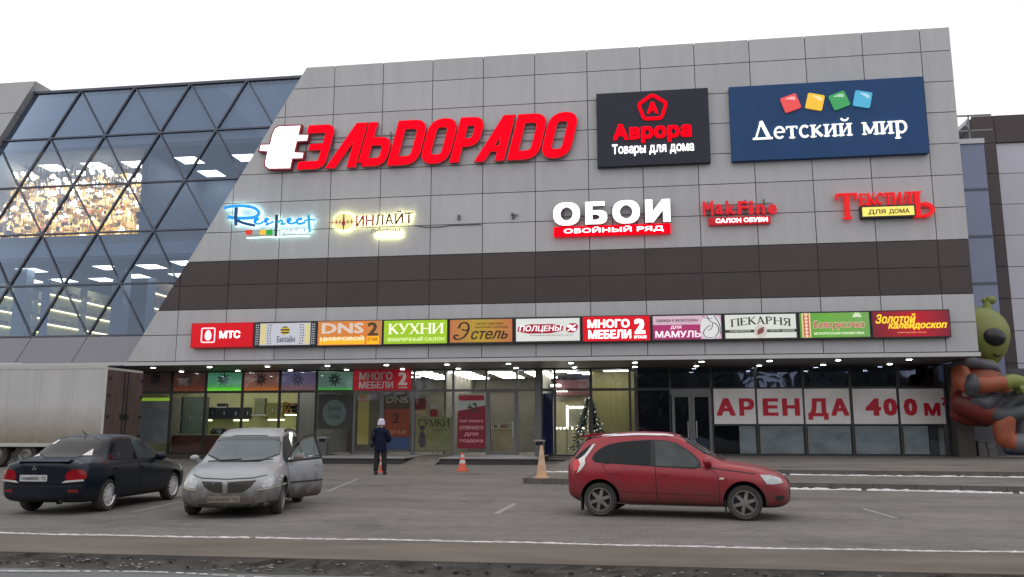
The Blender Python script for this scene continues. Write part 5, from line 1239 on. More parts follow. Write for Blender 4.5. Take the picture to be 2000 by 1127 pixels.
class Car:
    def __init__(s, name, label, loc, rz, spec, paint):
        s.root = empty(name, loc, rz); tag(s.root, label, 'car'); s.sp = spec; s.paint = paint; s.hull()
    def hull(s):
        sp = s.sp; xr, xf = sp['len']; n = 46; rings = []
        for i in range(n):
            q = i/(n-1); q = .5-.5*math.cos(PI*q)*(.9)-.0 if False else q
            x = xr+(xf-xr)*q; rings.append(s.ring(x))
        m = len(rings[0]); vs = []; fs = []
        for r in rings: vs += r
        for i in range(n-1):
            for k in range(m): fs.append((i*m+k, (i+1)*m+k, (i+1)*m+(k+1) % m, i*m+(k+1) % m))
        h = m//2
        for base, flip in ((0, 0), ((n-1)*m, 1)):
            for k in range(h):
                a, b_ = k, k+1; c, d = (m-k-1) % m, (m-k) % m
                f = [a, b_, c, d] if k else [0, 1, m-1]
                if k == h-1: f = [h-1, h, m-(h-1)]
                f = [base+z for z in dict.fromkeys(f)]; fs.append(f if not flip else f[::-1])
        me = bpy.data.meshes.new('hull'); me.from_pydata(vs, [], fs); o = bpy.data.objects.new('hull', me); col.objects.link(o)
        bm = bmesh.new(); bm.from_mesh(me); bmesh.ops.recalc_face_normals(bm, faces=bm.faces); bm.to_mesh(me); bm.free()
        md = o.modifiers.new('s', 'SUBSURF'); md.levels = 1; md.render_levels = 1
        dg = bpy.context.evaluated_depsgraph_get(); ev = bpy.data.meshes.new_from_object(o.evaluated_get(dg))
        bm = bmesh.new(); bm.from_mesh(ev); s.bvh = BVHTree.FromBMesh(bm); bm.free()
        o.modifiers.clear(); o.data = ev
        R = sp['arch']; cut = MB()
        for x in (0, sp['wb']):
            for sy in (1, -1):
                y0, y1 = (.48, 1.3) if sy > 0 else (-1.3, -.48); k = 36
                pts = [(x+R*math.cos(2*PI*j/k), sp['wr']+.01+R*math.sin(2*PI*j/k)) for j in range(k)]; cut.prism(pts, y0, y1)
        co = cut.build('cutter', s.paint); md = o.modifiers.new('b', 'BOOLEAN'); md.operation = 'DIFFERENCE'; md.solver = 'EXACT'; md.object = co
        dg = bpy.context.evaluated_depsgraph_get(); ev2 = bpy.data.meshes.new_from_object(o.evaluated_get(dg))
        bpy.data.objects.remove(o); bpy.data.objects.remove(co)
        ev2.materials.clear(); ev2.materials.append(s.paint); ev2.materials.append(M['tyre'])
        for p in ev2.polygons:
            p.use_smooth = True; p.material_index = 0
            for x in (0, sp['wb']):
                d = math.hypot(p.center.x-x, p.center.z-sp['wr']-.01)
                if d < R-.004 or (d < R+.004 and abs(p.normal.y) < .5) : p.material_index = 1
            if p.normal.z < -.8 and p.center.z < .35: p.material_index = 1
        ev2.set_sharp_from_angle(angle=math.radians(38))
        s.body = bpy.data.objects.new('body', ev2); col.objects.link(s.body); s.body.parent = s.root
        ev2.name = 'body'
    def ring(s, x):
        sp = s.sp; zl, zb, zu = ip(sp['zl'], x), ip(sp['zb'], x), ip(sp['zu'], x); wm, wb, wr = ip(sp['wm'], x), ip(sp['wbelt'], x), ip(sp['wroof'], x)
        zu = max(zu, zb+.012); gh = zu-zb; dr = min(.075, gh*.5); zs = zu-dr; hh = zb-zl
        half = [(0, zl), (wm*.55, zl), (wm*.86, zl+.01), (wm*.965, zl+.08), (wm*.99, zl+.36*hh), (wm, zl+.6*hh), (wm*.985, zl+.84*hh), (wb, zb-.02*hh), (wb-.015, zb),
                (wb-.015+(wr-wb)*.35, zb+(zs-zb)*.38), (wb-.015+(wr-wb)*.7, zb+(zs-zb)*.74), (wr, zs), (wr*.93, zs+dr*.55), (wr*.72, zs+dr*.88), (wr*.36, zu-dr*.02), (0, zu)]
        return [(x, y, z) for y, z in half]+[(x, -y, z) for y, z in half[-2:0:-1]]
    def decal(s, poly, mode, mat, name, parent=None, off=.006, depth=.02, sub=4, sm=0, label=None, mats=None, smooth=True):
        if sm: poly = smooth_poly(poly, sm)
        bm = bmesh.new(); ar = sum(poly[i][0]*poly[(i+1) % len(poly)][1]-poly[(i+1) % len(poly)][0]*poly[i][1] for i in range(len(poly)))
        if ar < 0: poly = poly[::-1]
        f = bm.faces.new([bm.verts.new((a, b_, 0)) for a, b_ in poly]); bmesh.ops.triangulate(bm, faces=[f])
        for _ in range(6):
            ed = [e for e in bm.edges if e.calc_length() > .055]
            if ed: bmesh.ops.subdivide_edges(bm, edges=ed, cuts=1); bmesh.ops.triangulate(bm, faces=[q for q in bm.faces if len(q.verts) > 3])
        dirs = {'R': Vector((0, 1, 0)), 'L': Vector((0, -1, 0)), 'F': Vector((-1, 0, 0)), 'B': Vector((1, 0, 0)), 'T': Vector((0, 0, -1))}
        d = dirs[mode]; top = {}
        for v in bm.verts:
            a, b_ = v.co.x, v.co.y
            o = {'R': (a, -4, b_), 'L': (a, 4, b_), 'F': (9, a, b_), 'B': (-9, a, b_), 'T': (a, b_, 5)}[mode]
            h, n, _, _ = s.bvh.ray_cast(Vector(o), d)
            if h is None: h, n, _, _ = s.bvh.find_nearest(Vector(o)+d*(4-.8 if mode in 'RL' else 6))
            top[v] = (h, n)
        vs = []; idx = {}
        for v in bm.verts: h, n = top[v]; idx[v] = len(vs); vs.append(h+n*off)
        fs = [[idx[v] for v in q.verts] for q in bm.faces]
        for e in bm.edges:
            if len(e.link_faces) == 1:
                q = e.link_faces[0]; l = [l_ for l_ in q.loops if l_.edge == e][0]; a, b_ = l.vert, l.link_loop_next.vert
                ia = len(vs); vs.append(top[a][0]-top[a][1]*depth); vs.append(top[b_][0]-top[b_][1]*depth); fs.append([idx[b_], idx[a], ia, ia+1])
        bm.free()
        if mode in 'FLB' and False: fs = [q[::-1] for q in fs]
        mb = MB().add([tuple(v) for v in vs], fs); o = mb.build(name, mat, parent or s.root)
        me = o.data; b2 = bmesh.new(); b2.from_mesh(me); bmesh.ops.remove_doubles(b2, verts=b2.verts, dist=.0004); bmesh.ops.recalc_face_normals(b2, faces=b2.faces)
        c = sum((q.normal.dot(-d)*q.calc_area() for q in b2.faces), 0)
        if c < 0: bmesh.ops.reverse_faces(b2, faces=b2.faces)
        b2.to_mesh(me); b2.free()
        for p in me.polygons: p.use_smooth = True
        me.set_sharp_from_angle(angle=math.radians(35))
        if label: o['label'] = label
        return o
    def wheels(s, rim, spokes, wide=.2, sp_w=.07, cover=False, ry=None):
        sp = s.sp; R = sp['wr']; k = 0; w0 = None
        tr = sp['track']
        for x in (0, sp['wb']):
            for sy in (-1, 1):
                o = empty('wheel', (x, sy*tr, R), 0, s.root); q = sy
                prof = [(R*.66, -wide/2+.02), (R*.70, -wide/2), (R*.90, -wide/2-.003), (R*.975, -wide/2+.025), (R, -wide/2+.05), (R, wide/2-.05), (R*.975, wide/2-.025), (R*.9, wide/2+.003), (R*.70, wide/2), (R*.66, wide/2-.02)]
                MB().lathe(prof, axis='y', n=32).build('tyre', M['tyre'], o, smooth=40)
                f = -1 if sy < 0 else 1; yo = f*wide*.5; r_ = MB()
                rp = [(R*.70, yo+f*.004), (R*.665, yo+f*.006), (R*.62, yo-f*.012), (R*.60, yo-f*.10)]
                r_.lathe(rp, axis='y', n=32)
                for j in range(spokes):
                    a = 2*PI*j/spokes+.3; ca, sa = math.cos(a), math.sin(a); w1, w2 = sp_w*.62, sp_w*.5
                    def pt(rad, off, yy): return (rad*ca-off*sa, yy, rad*sa+off*ca)
                    y0, y1 = yo-f*.004, yo-f*.05
                    v8 = [pt(R*.10, -w1, y0-f*.0), pt(R*.63, -w2, y0-f*.012), pt(R*.63, w2, y0-f*.012), pt(R*.10, w1, y0), pt(R*.10, -w1, y1), pt(R*.63, -w2, y1), pt(R*.63, w2, y1), pt(R*.10, w1, y1)]
                    fc = [(0, 1, 2, 3), (7, 6, 5, 4), (0, 4, 5, 1), (1, 5, 6, 2), (2, 6, 7, 3), (3, 7, 4, 0)]
                    r_.add(v8, fc if f > 0 else [z[::-1] for z in fc])
                r_.lathe([(0, yo+f*.004), (R*.13, yo+f*.002), (R*.17, yo-f*.02)], axis='y', n=16)
                ro = r_.build('rim', rim, o, smooth=35)
                b2 = bmesh.new(); b2.from_mesh(ro.data); bmesh.ops.recalc_face_normals(b2, faces=b2.faces); b2.to_mesh(ro.data); b2.free()
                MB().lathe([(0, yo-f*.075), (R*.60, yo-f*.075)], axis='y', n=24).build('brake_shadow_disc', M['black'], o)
    def mirror(s, x, z, y, mat, sc_=1):
        b = MB(); b.ellip((x-.02, y+(.1 if y > 0 else -.1), z), (.075*sc_, .12*sc_, .085*sc_), 12); b.box(x-.03, x+.05, *( (y-.06, y+.04) if y > 0 else (y-.04, y+.06)), z-.06, z-.02); return b.build('side_mirror', mat, s.root, smooth=50)
    def handle(s, x, z, side, mat, parent): return s.decal(rrect(x-.09, x+.09, z-.016, z+.016, .012, 3), side, mat, 'handle', parent, .028, .0)
    def door(s, poly, side, name='door', label=None):
        seam = s.decal(grow(poly, .011), side, M['black'], name+'_seam', None, .0022, .004)
        d = s.decal(poly, side, s.paint, name, None, .006, .006, label=label); seam.parent = d; return d
M['tyre'] = pm('tyre_rubber', (.022, .021, .020), .85, var=.3, scale=8, dirt=((.10, .088, .075), -.3, .35, .5))
M['black'] = pm('matt_black_plastic', (.012, .012, .013), .6, var=.1)
M['carglass'] = pm('dark_car_glass', (.008, .009, .011), .05, var=0, spec=.22)
M['carglass2'] = pm('car_glass_light', (.045, .056, .057), .07, var=.4, scale=3, spec=.32)
M['lampglass'] = pm('headlamp_glass', (.36, .37, .38), .12, metal=.3, var=.4, scale=14, coat=.5)
M['redlamp'] = pm('red_lamp_glass', (.62, .012, .022), .15, var=.2, scale=12, coat=.6)
M['chrome'] = pm('chrome', (.6, .6, .62), .15, metal=1, var=.05)
M['rim'] = pm('alloy_rim', (.62, .62, .63), .4, metal=.3, var=.15)
M['rimdirty'] = pm('dirty_alloy_rim', (.20, .19, .185), .5, metal=.6, var=.2)
MUD = (.115, .098, .080)
def plate(car, y0, y1, z0, z1, mode, txt, dirty=0):
    o = car.decal(rrect(y0, y1, z0, z1, .012, 2), mode, pm('number_plate', (.50, .50, .50) if not dirty else (.20, .165, .14), .5, var=.1), 'number_plate', None, .014, .0)
    sgn = 1 if mode == 'F' else -1
    h = [v.co.x for v in o.data.vertices]; x = max(h) if mode == 'F' else min(h)
    vs, fs = glyphs(txt); ax, bx = min(v.x for v in vs), max(v.x for v in vs); az, bz = min(v.y for v in vs), max(v.y for v in vs)
    ya, yb = (y0+.02, y1-.03)
    out = []
    for v in vs:
        q = (v.x-ax)/(bx-ax); yy = ya+(yb-ya)*q if mode == 'F' else yb-(yb-ya)*q
        out.append((x+sgn*(.003+v.z*.002), yy, z0+.025+(v.y-az)/(bz-az)*(z1-z0-.05)))
    MB().add(out, fs).build('lettering', pm('plate_characters', (.05, .05, .06), .6, var=0), o)

# --- red hatchback, side on
spec = dict(len=(-.66, 3.27), wb=2.50, wr=.295, arch=.355, track=.735,
    zl=[(-.66, .38), (-.55, .30), (-.35, .22), (0, .2), (2.6, .19), (3.0, .20), (3.2, .25), (3.27, .32)],
    zb=[(-.66, .86), (-.5, .98), (0, .975), (1.0, .945), (2.0, .91), (2.45, .875), (2.9, .79), (3.15, .69), (3.27, .60)],
    zu=[(-.66, .90), (-.60, 1.04), (-.5, 1.17), (-.36, 1.33), (-.24, 1.405), (0.1, 1.455), (.7, 1.495), (1.1, 1.485), (1.40, 1.42), (1.75, 1.22), (2.12, 1.0), (2.3, .955), (2.6, .92), (2.9, .845), (3.15, .735), (3.27, .62)],
    wm=[(-.66, .60), (-.6, .70), (-.5, .775), (-.2, .835), (0, .845), (2.4, .85), (2.8, .82), (3.05, .74), (3.2, .62), (3.27, .5)],
    wbelt=[(-.66, .56), (-.55, .70), (-.2, .79), (1, .805), (2.0, .79), (2.6, .75), (3.0, .66), (3.27, .44)],
    wroof=[(-.66, .50), (-.4, .55), (0, .585), (1.2, .59), (1.7, .64), (2.1, .70), (2.6, .66), (3.0, .56), (3.27, .36)])
a_ = G(1172, 1009); b_ = G(1458, 1017.5); hd = math.atan2(b_[1]-a_[1], b_[0]-a_[0])
off = Vector((math.cos(hd+PI/2), math.sin(hd+PI/2)))*.83
paint = pm('dark_red_paint', (.27, .008, .018), .32, metal=.2, var=.06, scale=2, coat=.35, dirt=((.085, .040, .036), .22, .72, .85))
car = Car('red_hatchback', 'dark red hatchback parked side-on with muddy sills and grey six-spoke wheels', (a_[0]+off.x, a_[1]+off.y, 0), hd, spec, paint)
rc = lambda X, Y: ((1090+.23*X-1172)/114.2, (1009.5+(1090+.23*X-1172)*.0297-840-.23*Y)/111.5)
side = 'R'
rp = lambda pts: [rc(*q) for q in pts]
car.decal(rp([(282, 246), (300, 205), (345, 165), (420, 130), (520, 110), (640, 101), (800, 97), (930, 105), (1030, 130), (1110, 175), (1190, 235), (1240, 290), (1245, 335), (1200, 348), (850, 322), (500, 300), (310, 278)]), side, M['black'], 'window_surround', None, .004, .008)
car.decal(rp([(296, 248), (315, 205), (360, 165), (430, 135), (490, 122), (480, 292), (420, 288), (318, 270)]), side, M['carglass'], 'rear_quarter_glass', None, .008, .004)
dr_ = car.door(rp([(470, 292), (380, 300), (420, 350), (500, 470), (560, 600), (600, 668), (862, 684), (850, 326)]), side)
df = car.door(rp([(858, 327), (866, 684), (1300, 705), (1385, 650), (1392, 420), (1330, 352), (1240, 340), (1190, 352)]), side)
car.decal(rp([(496, 121), (640, 107), (800, 104), (812, 310), (640, 302), (486, 293)]), side, M['carglass'], 'window', dr_, .009, .004)
car.decal(rp([(842, 110), (930, 113), (1025, 140), (1105, 185), (1178, 243), (1222, 300), (1212, 338), (860, 318)]), side, M['carglass2'], 'window', df, .009, .004)
car.handle(*rc(487, 362), side, paint, dr_); car.handle(*rc(935, 388), side, paint, df)
car.decal(rp([(520, 498), (850, 518), (850, 540), (530, 520)]), side, paint, 'rubbing_strip', dr_, .016, 0); car.decal(rp([(872, 520), (1370, 545), (1370, 566), (872, 542)]), side, paint, 'rubbing_strip', df, .016, 0)
for side_ in ('L',):
    car.decal(rp([(296, 248), (345, 170), (500, 120), (800, 104), (1025, 140), (1178, 243), (1222, 300), (1212, 338), (860, 318), (420, 288)]), 'L', M['carglass'], 'window', None, .006, .004)
car.decal(rp([(150, 250), (172, 262), (186, 292), (160, 335), (128, 352), (112, 330), (112, 280)]), side, M['redlamp'], 'tail_light', None, .012, .01)
car.decal(rp([(262, 128), (290, 122), (240, 185), (170, 246), (118, 244), (160, 200)]), side, M['carglass'], 'rear_window_side', None, .009, .006)
wst = pm('white_reflective_strip', (.72, .70, .70), .3, var=.05)
car.decal(rp([(283, 125), (306, 122), (262, 190), (222, 246), (226, 292), (190, 340), (150, 368), (182, 292), (160, 255), (215, 215)]), side, wst, 'pillar_strip', None, .016, .01)
car.decal(rp([(1730, 408), (1805, 412), (1890, 440), (1915, 478), (1850, 486), (1785, 484)]), side, M['lampglass'], 'headlight', None, .012, .01)
car.decal(rp([(1850, 582), (1915, 578), (1925, 600), (1872, 626), (1848, 605)]), side, M['black'], 'bumper_vent', None, .006, .004)
car.decal(rp([(1398, 424), (1436, 424), (1434, 437), (1396, 437)]), side, pm('side_indicator', (.7, .6, .5), .3, var=0), 'indicator', None, .012, .004)
car.decal(rp([(1300, 335), (1700, 395), (1700, 403), (1300, 345)]), side, M['black'], 'bonnet_seam', None, .003, .003)
car.decal(rp([(505, 668), (600, 674), (1420, 708), (1420, 722), (520, 690)]), side, pm('sill_grey', (.10, .09, .085), .7), 'sill', None, .012, .004)
car.decal([(-.60, 1.03), (.60, 1.03), (.52, 1.37), (-.52, 1.37)], 'B', M['carglass'], 'rear_window', None, .006, .004)
car.decal([(-.66, 1.005), (.66, 1.005), (.56, 1.415), (-.56, 1.415)], 'F', M['carglass'], 'windscreen', None, .006, .004, sm=1)
car.decal([(-.5, .42), (.5, .42), (.45, .52), (-.45, .52)], 'F', M['black'], 'grille', None, .006, .004); car.decal(rrect(-.38, .38, .62, .70, .03, 3), 'F', M['black'], 'grille', None, .006, .004)
car.decal([(.42, .66), (.62, .70), (.60, .80), (.44, .74)], 'F', M['lampglass'], 'headlight', None, .01, .006)
# roof spoiler, pale streaks on the roof, mirror, wipers, mud flaps
sb = MB(); sb.prism([(-.36, 1.385), (-.20, 1.40), (.0, 1.44), (.0, 1.468), (-.2, 1.455), (-.38, 1.41)], -.54, .54); sb.build('spoiler', paint, car.root)
car.decal([(.05, -.56), (.4, -.575), (1.05, -.575), (1.3, -.555), (1.3, -.52), (1.0, -.54), (.3, -.54)], 'T', pm('pale_streak', (.75, .75, .77), .8), 'roof_streak', None, .012, .004)
car.decal([(-.2, -.50), (.0, -.52), (.25, -.53), (.3, -.50), (.0, -.47), (-.15, -.46)], 'T', bpy.data.materials['pale_streak'], 'roof_streak', None, .012, .004)
car.mirror(1.92, .985, -.80, paint); car.mirror(1.92, .985, .80, M['black'])
w_ = MB(); w_.tube([(2.16, -.55, 1.005), (2.02, -.1, 1.075)], .012, 5); w_.tube([(2.18, .0, 1.005), (2.05, .5, 1.06)], .012, 5); w_.build('wiper', M['black'], car.root)
for x in (-.34, 2.84-.66+.0): MB().box(x-.012, x+.012, -.80, -.60, .10, .34).build('mud_flap', M['black'], car.root)
car.decal(rp([(190, 605), (212, 610), (216, 672), (200, 668)]), side, wst, 'rear_reflector', None, .01, .0) if False else None
car.wheels(M['rimdirty'], 6, .19, .052)

# --- dark blue saloon, seen from behind
spec = dict(len=(-.92, 3.52), wb=2.60, wr=.30, arch=.355, track=.715,
    zl=[(-.92, .30), (-.75, .23), (-.4, .19), (2.9, .18), (3.3, .21), (3.52, .32)],
    zb=[(-.92, .86), (-.7, .93), (0, .92), (1.5, .90), (2.3, .87), (3.0, .77), (3.4, .66), (3.52, .58)],
    zu=[(-.92, .90), (-.85, .955), (-.6, .975), (-.42, .99), (-.28, 1.05), (.0, 1.22), (.25, 1.36), (.45, 1.415), (1.0, 1.44), (1.4, 1.41), (1.65, 1.32), (2.2, 1.03), (2.35, .965), (2.8, .90), (3.2, .81), (3.45, .70), (3.52, .62)],
    wm=[(-.92, .66), (-.86, .76), (-.7, .81), (0, .845), (2.6, .845), (3.0, .81), (3.3, .70), (3.52, .52)],
    wbelt=[(-.92, .62), (-.8, .72), (-.4, .78), (1, .80), (2.3, .77), (3.0, .70), (3.52, .44)],
    wroof=[(-.92, .56), (-.45, .68), (-.1, .60), (.4, .555), (1.3, .565), (1.7, .60), (2.3, .70), (3.0, .60), (3.52, .36)])
hb = math.radians(-4)
P_ = G(207, 998); h_ = Vector((math.sin(hb), math.cos(hb))); r_ = Vector((h_.y, -h_.x)); O_ = Vector(P_)-r_*.77
paint = pm('dark_blue_paint', (.0035, .008, .017), .32, metal=.1, var=.08, scale=2, coat=.15, spec=.25, dirt=((.022, .021, .021), .05, .55, .6))
car = Car('blue_saloon', 'dark blue saloon seen from behind, white triangle sticker on its rear window', (O_.x, O_.y, 0), PI/2-hb, spec, paint)
zb_ = lambda X, Y: (.80-(X-55)/872*1.60, (842-Y)/560)
bp_ = lambda pts: [zb_(*q) for q in pts]
car.decal([(-.63, 1.0), (.63, 1.0), (.49, 1.385), (-.49, 1.385)], 'B', M['black'], 'window_surround', None, .004, .004, sm=1)
car.decal([(-.61, 1.015), (.61, 1.015), (.475, 1.37), (-.475, 1.37)], 'B', pm('dusty_rear_glass', (.016, .015, .017), .12, var=.25, spec=.3), 'rear_window', None, .008, .004, sm=1)
stk = pm('white_sticker', (.62, .60, .58), .5, var=.1)
car.decal([(-.55, 1.04), (-.38, 1.04), (-.465, 1.16)], 'B', stk, 'triangle_sticker', None, .012, .002); car.decal([(.40, 1.24), (.46, 1.24), (.42, 1.32), (.37, 1.32)], 'B', stk, 'sticker', None, .012, .002); car.decal([(.56, 1.015), (.45, 1.03), (.5, 1.07)], 'B', stk, 'sticker', None, .012, .002)
for sg_, sy in ((1, 'left'), (-1, 'right')):
    q = [(sg_*y, z) for y, z in ((.46, .60), (.77, .62), (.79, .70), (.75, .80), (.62, .815), (.48, .77))]
    tl = car.decal(q, 'B', pm('dark_red_lamp_glass', (.26, .006, .010), .15, var=.25, scale=12, spec=.3), 'tail_light', None, .012, .01, sm=1)
    car.decal([(sg_*y, z) for y, z in ((.41, .575), (.76, .605), (.76, .635), (.47, .615))], 'B', pm('clear_lamp_glass', (.55, .52, .52), .2), 'reversing_light', tl, .017, .004)
    car.decal(rrect(*sorted((sg_*.52, sg_*.70)), .40, .46, .015, 2), 'B', pm('dim_red_reflector', (.14, .01, .012), .3), 'rear_reflector', None, .008, .004)
car.decal(grow(rrect(-.40, .40, .60, .93, .04, 3), .0), 'B', M['black'], 'boot_seam', None, .002, .004); car.decal(rrect(-.39, .39, .61, .92, .04, 3), 'B', paint, 'boot_lid', None, .005, .004)
car.decal([(-.78, .505), (.78, .505), (.78, .52), (-.78, .52)], 'B', M['black'], 'bumper_seam', None, .004, .004)
pts = [(-.80, .48), (.80, .48), (.80, .30), (-.80, .30)]
car.decal([(-.5, .24), (.5, .24), (.46, .30), (-.46, .30)], 'B', M['black'], 'bumper_intake', None, .005, .004)
plate(car, -.13, .39, .60, .715, 'B', 'Н468МК 72')
em = MB(); c = (.13, .835)
ez = [(0, .035), (-.031, -.018), (.031, -.018)]
x_ = min(v.co.x for v in car.body.data.vertices)+.0
for k, (dy, dz) in enumerate(ez):
    car.decal([(c[0]+dy*.8, c[1]+dz*.8+.026), (c[0]+dy*.8-.018, c[1]+dz*.8), (c[0]+dy*.8, c[1]+dz*.8-.026), (c[0]+dy*.8+.018, c[1]+dz*.8)], 'B', M['chrome'], 'emblem', None, .012, .004)
sb = MB(); sb.prism([(-.90, .955), (-.72, .965), (-.72, .985), (-.88, .992)], -.50, .50); sb.build('boot_spoiler', pm('pale_blue_spoiler', (.016, .028, .05), .25, metal=.3, coat=.5), car.root)
for sd_ in 'RL':
    rear = car.door([(.18, .27), (.42, .22), (1.02, .21), (1.02, .91), (.15, .925), (.02, .80), (.12, .55)], sd_); front = car.door([(1.05, .21), (2.05, .22), (2.12, .45), (2.1, .86), (1.9, .90), (1.05, .91)], sd_)
    car.decal([(.02, .955), (1.0, .94), (1.0, 1.345), (.62, 1.35), (.35, 1.27), (.12, 1.08)], sd_, M['carglass'], 'window', rear, .008, .006); car.decal([(1.05, .94), (1.98, .925), (1.95, 1.0), (1.62, 1.22), (1.35, 1.335), (1.05, 1.345)], sd_, M['carglass2'], 'window', front, .008, .006)
    car.handle(.22, .79, sd_, paint, rear); car.handle(1.2, .78, sd_, paint, front)
    car.mirror(1.82, .97, .78*(1 if sd_ == 'L' else -1), paint)
    car.decal([(2.9, .62), (3.3, .60), (3.36, .68), (3.1, .75)], sd_, M['lampglass'], 'headlight', None, .01, .006)
car.decal([(-.64, 1.0), (.64, 1.0), (.52, 1.37), (-.52, 1.37)], 'F', M['carglass'], 'windscreen', None, .006, .004, sm=1)
MB().tube([(.45, 0, 1.425), (.30, 0, 1.50)], .008, 5).build('antenna', M['black'], car.root)
MB().lathe([(.03, -.1), (.035, .0), (.028, 0)], (-.95, -.45, .24), axis='x', n=10).build('exhaust_pipe', M['black'], car.root)
car.wheels(M['rim'], 9, .19, .055)

# --- silver estate, facing the camera, driver's door open
spec = dict(len=(-.82, 3.47), wb=2.60, wr=.31, arch=.365, track=.745,
    zl=[(-.82, .42), (-.6, .27), (-.3, .2), (2.8, .19), (3.2, .17), (3.47, .20)],
    zb=[(-.82, .92), (-.5, .99), (.5, .985), (1.8, .94), (2.4, .875), (2.9, .80), (3.2, .72), (3.38, .64), (3.47, .55)],
    zu=[(-.82, 1.0), (-.7, 1.22), (-.55, 1.42), (-.35, 1.51), (.2, 1.565), (.9, 1.56), (1.3, 1.50), (1.55, 1.41), (2.1, 1.10), (2.42, .935), (2.6, .905), (2.95, .86), (3.2, .79), (3.38, .70), (3.47, .60)],
    wm=[(-.82, .66), (-.6, .80), (-.2, .87), (2.5, .885), (2.9, .87), (3.15, .82), (3.32, .75), (3.42, .67), (3.47, .58)],
    wbelt=[(-.82, .62), (-.4, .80), (1, .83), (2.3, .81), (2.9, .76), (3.25, .68), (3.47, .50)],
    wroof=[(-.82, .56), (-.4, .60), (.5, .62), (1.3, .62), (1.7, .65), (2.4, .73), (2.9, .66), (3.25, .56), (3.47, .42)])
hs_ = math.radians(166); P_ = G(546, 1003); h_ = Vector((math.sin(hs_), math.cos(hs_))); r_ = Vector((h_.y, -h_.x)); O_ = Vector(P_)+r_*.80-h_*2.6
paint = pm('silver_paint', (.29, .30, .315), .36, metal=.3, var=.07, scale=2, coat=.2, dirt=((.085, .070, .054), .30, .66, .95))
car = Car('silver_estate', 'silver estate car facing the camera, muddy bumper and open driver door', (O_.x, O_.y, 0), PI/2-hs_, spec, paint)
car.decal([(-.70, .93), (.70, .93), (.60, 1.415), (-.60, 1.415)], 'F', M['black'], 'windscreen_surround', None, .004, .004, sm=1)
car.decal([(-.685, .955), (.685, .955), (.585, 1.395), (-.585, 1.395)], 'F', pm('misted_windscreen', (.085, .105, .115), .2, var=.2, scale=2.5, spec=.35), 'windscreen', None, .007, .004, sm=1)
car.decal([(-.60, 1.315), (.60, 1.315), (.575, 1.385), (-.575, 1.385)], 'F', pm('sun_strip', (.03, .032, .042), .2, var=.1), 'sun_strip', None, .009, .003)
fz = lambda X, Y: ((X-592)/600, (1085-Y)/618)
fp = lambda pts: [fz(*q) for q in pts]
gr = pm('dark_grille_mesh', (.025, .024, .018), .6, var=.3, scale=30)
hood_edge = car.decal(fp([(215, 622), (330, 655), (590, 668), (860, 655), (985, 630), (985, 638), (860, 664), (590, 677), (330, 664), (215, 630)]), 'F', M['black'], 'bonnet_seam', None, .004, .004)
car.decal(fp([(340, 692), (556, 700), (560, 812), (500, 812), (420, 785), (368, 745)]), 'F', gr, 'grille', None, .006, .006, label='dark half of the split front grille, on the side away from the open door'); car.decal(fp([(612, 700), (892, 685), (850, 750), (770, 805), (690, 818), (616, 815)]), 'F', gr, 'grille', None, .006, .006, label='dark half of the split front grille, on the side of the open door')
for q in ([(195, 625), (250, 650), (298, 705), (292, 772), (225, 764), (142, 738), (160, 670)], [(945, 742), (980, 675), (1060, 645), (1120, 640), (1122, 735), (1040, 752), (965, 764)]):
    hl = car.decal(fp(q), 'F', M['lampglass'], 'headlight', None, .012, .008)
    z_ = sorted(q, key=lambda p: -p[1])[:3]
for q in ([(140, 742), (225, 770), (296, 780), (296, 792), (215, 784), (140, 756)], [(905, 782), (1000, 768), (1120, 742), (1120, 756), (1000, 780), (910, 792)]):
    car.decal(fp(q), 'F', pm('pale_lamp_lip', (.42, .40, .30), .3), 'lamp_trim', None, .016, .004)
car.decal(fp([(315, 925), (590, 938), (865, 930), (810, 985), (590, 992), (350, 985)]), 'F', M['black'], 'lower_intake', None, .006, .006)
for q in ([(122, 912), (215, 925), (205, 985), (130, 985)], [(905, 925), (1100, 905), (1085, 958), (905, 978)]):
    f_ = car.decal(fp(q), 'F', M['black'], 'fog_light_recess', None, .006, .006, sm=1); c = (sum(p[0] for p in q)/4, sum(p[1] for p in q)/4)
    car.decal([fz(c[0]+26*math.cos(a), c[1]+26*math.sin(a)) for a in [2*PI*k/12 for k in range(12)]], 'F', M['rimdirty'], 'fog_light', f_, .012, .002)
plate(car, *sorted((fz(415, 0)[0], fz(745, 0)[0])), fz(0, 915)[1], fz(0, 848)[1], 'F', 'К160ВК 72', 1)
car.decal(fp([(560, 690), (606, 690), (604, 826), (566, 826)]), 'F', paint, 'grille_bar', None, .02, .006)
w_ = MB(); w_.tube([(2.44, -.58, .945), (2.37, .02, .985)], .012, 5); w_.tube([(2.44, .0, .945), (2.37, .6, .98)], .012, 5); w_.build('wiper', M['black'], car.root)
for sd_ in 'RL':
    rear = car.door([(.22, .27), (.45, .23), (1.05, .22), (1.05, .97), (.0, .98), (-.05, .85), (.12, .6)], sd_)
    car.decal([(-.02, 1.02), (1.03, 1.0), (1.03, 1.46), (.3, 1.45), (.05, 1.35)], sd_, M['carglass'], 'window', rear, .008, .006); car.decal([(-.45, 1.05), (-.08, 1.03), (.0, 1.38), (-.25, 1.38), (-.42, 1.22)], sd_, M['carglass'], 'rear_quarter_glass', None, .008, .006)
    car.handle(.25, .84, sd_, paint, rear)
    rail = car.decal([(-.35, .555*(1 if sd_ == 'L' else -1)), (1.1, .57*(1 if sd_ == 'L' else -1)), (1.1, .60*(1 if sd_ == 'L' else -1)), (-.35, .585*(1 if sd_ == 'L' else -1))], 'T', M['black'], 'roof_rail', None, .03, .0)
fd = [(1.08, .22), (2.05, .22), (2.16, .4), (2.16, .90), (2.06, .915), (1.08, .955)]; fw = [(1.08, .97), (2.13, .92), (2.10, .97), (1.72, 1.24), (1.45, 1.38), (1.08, 1.44)]
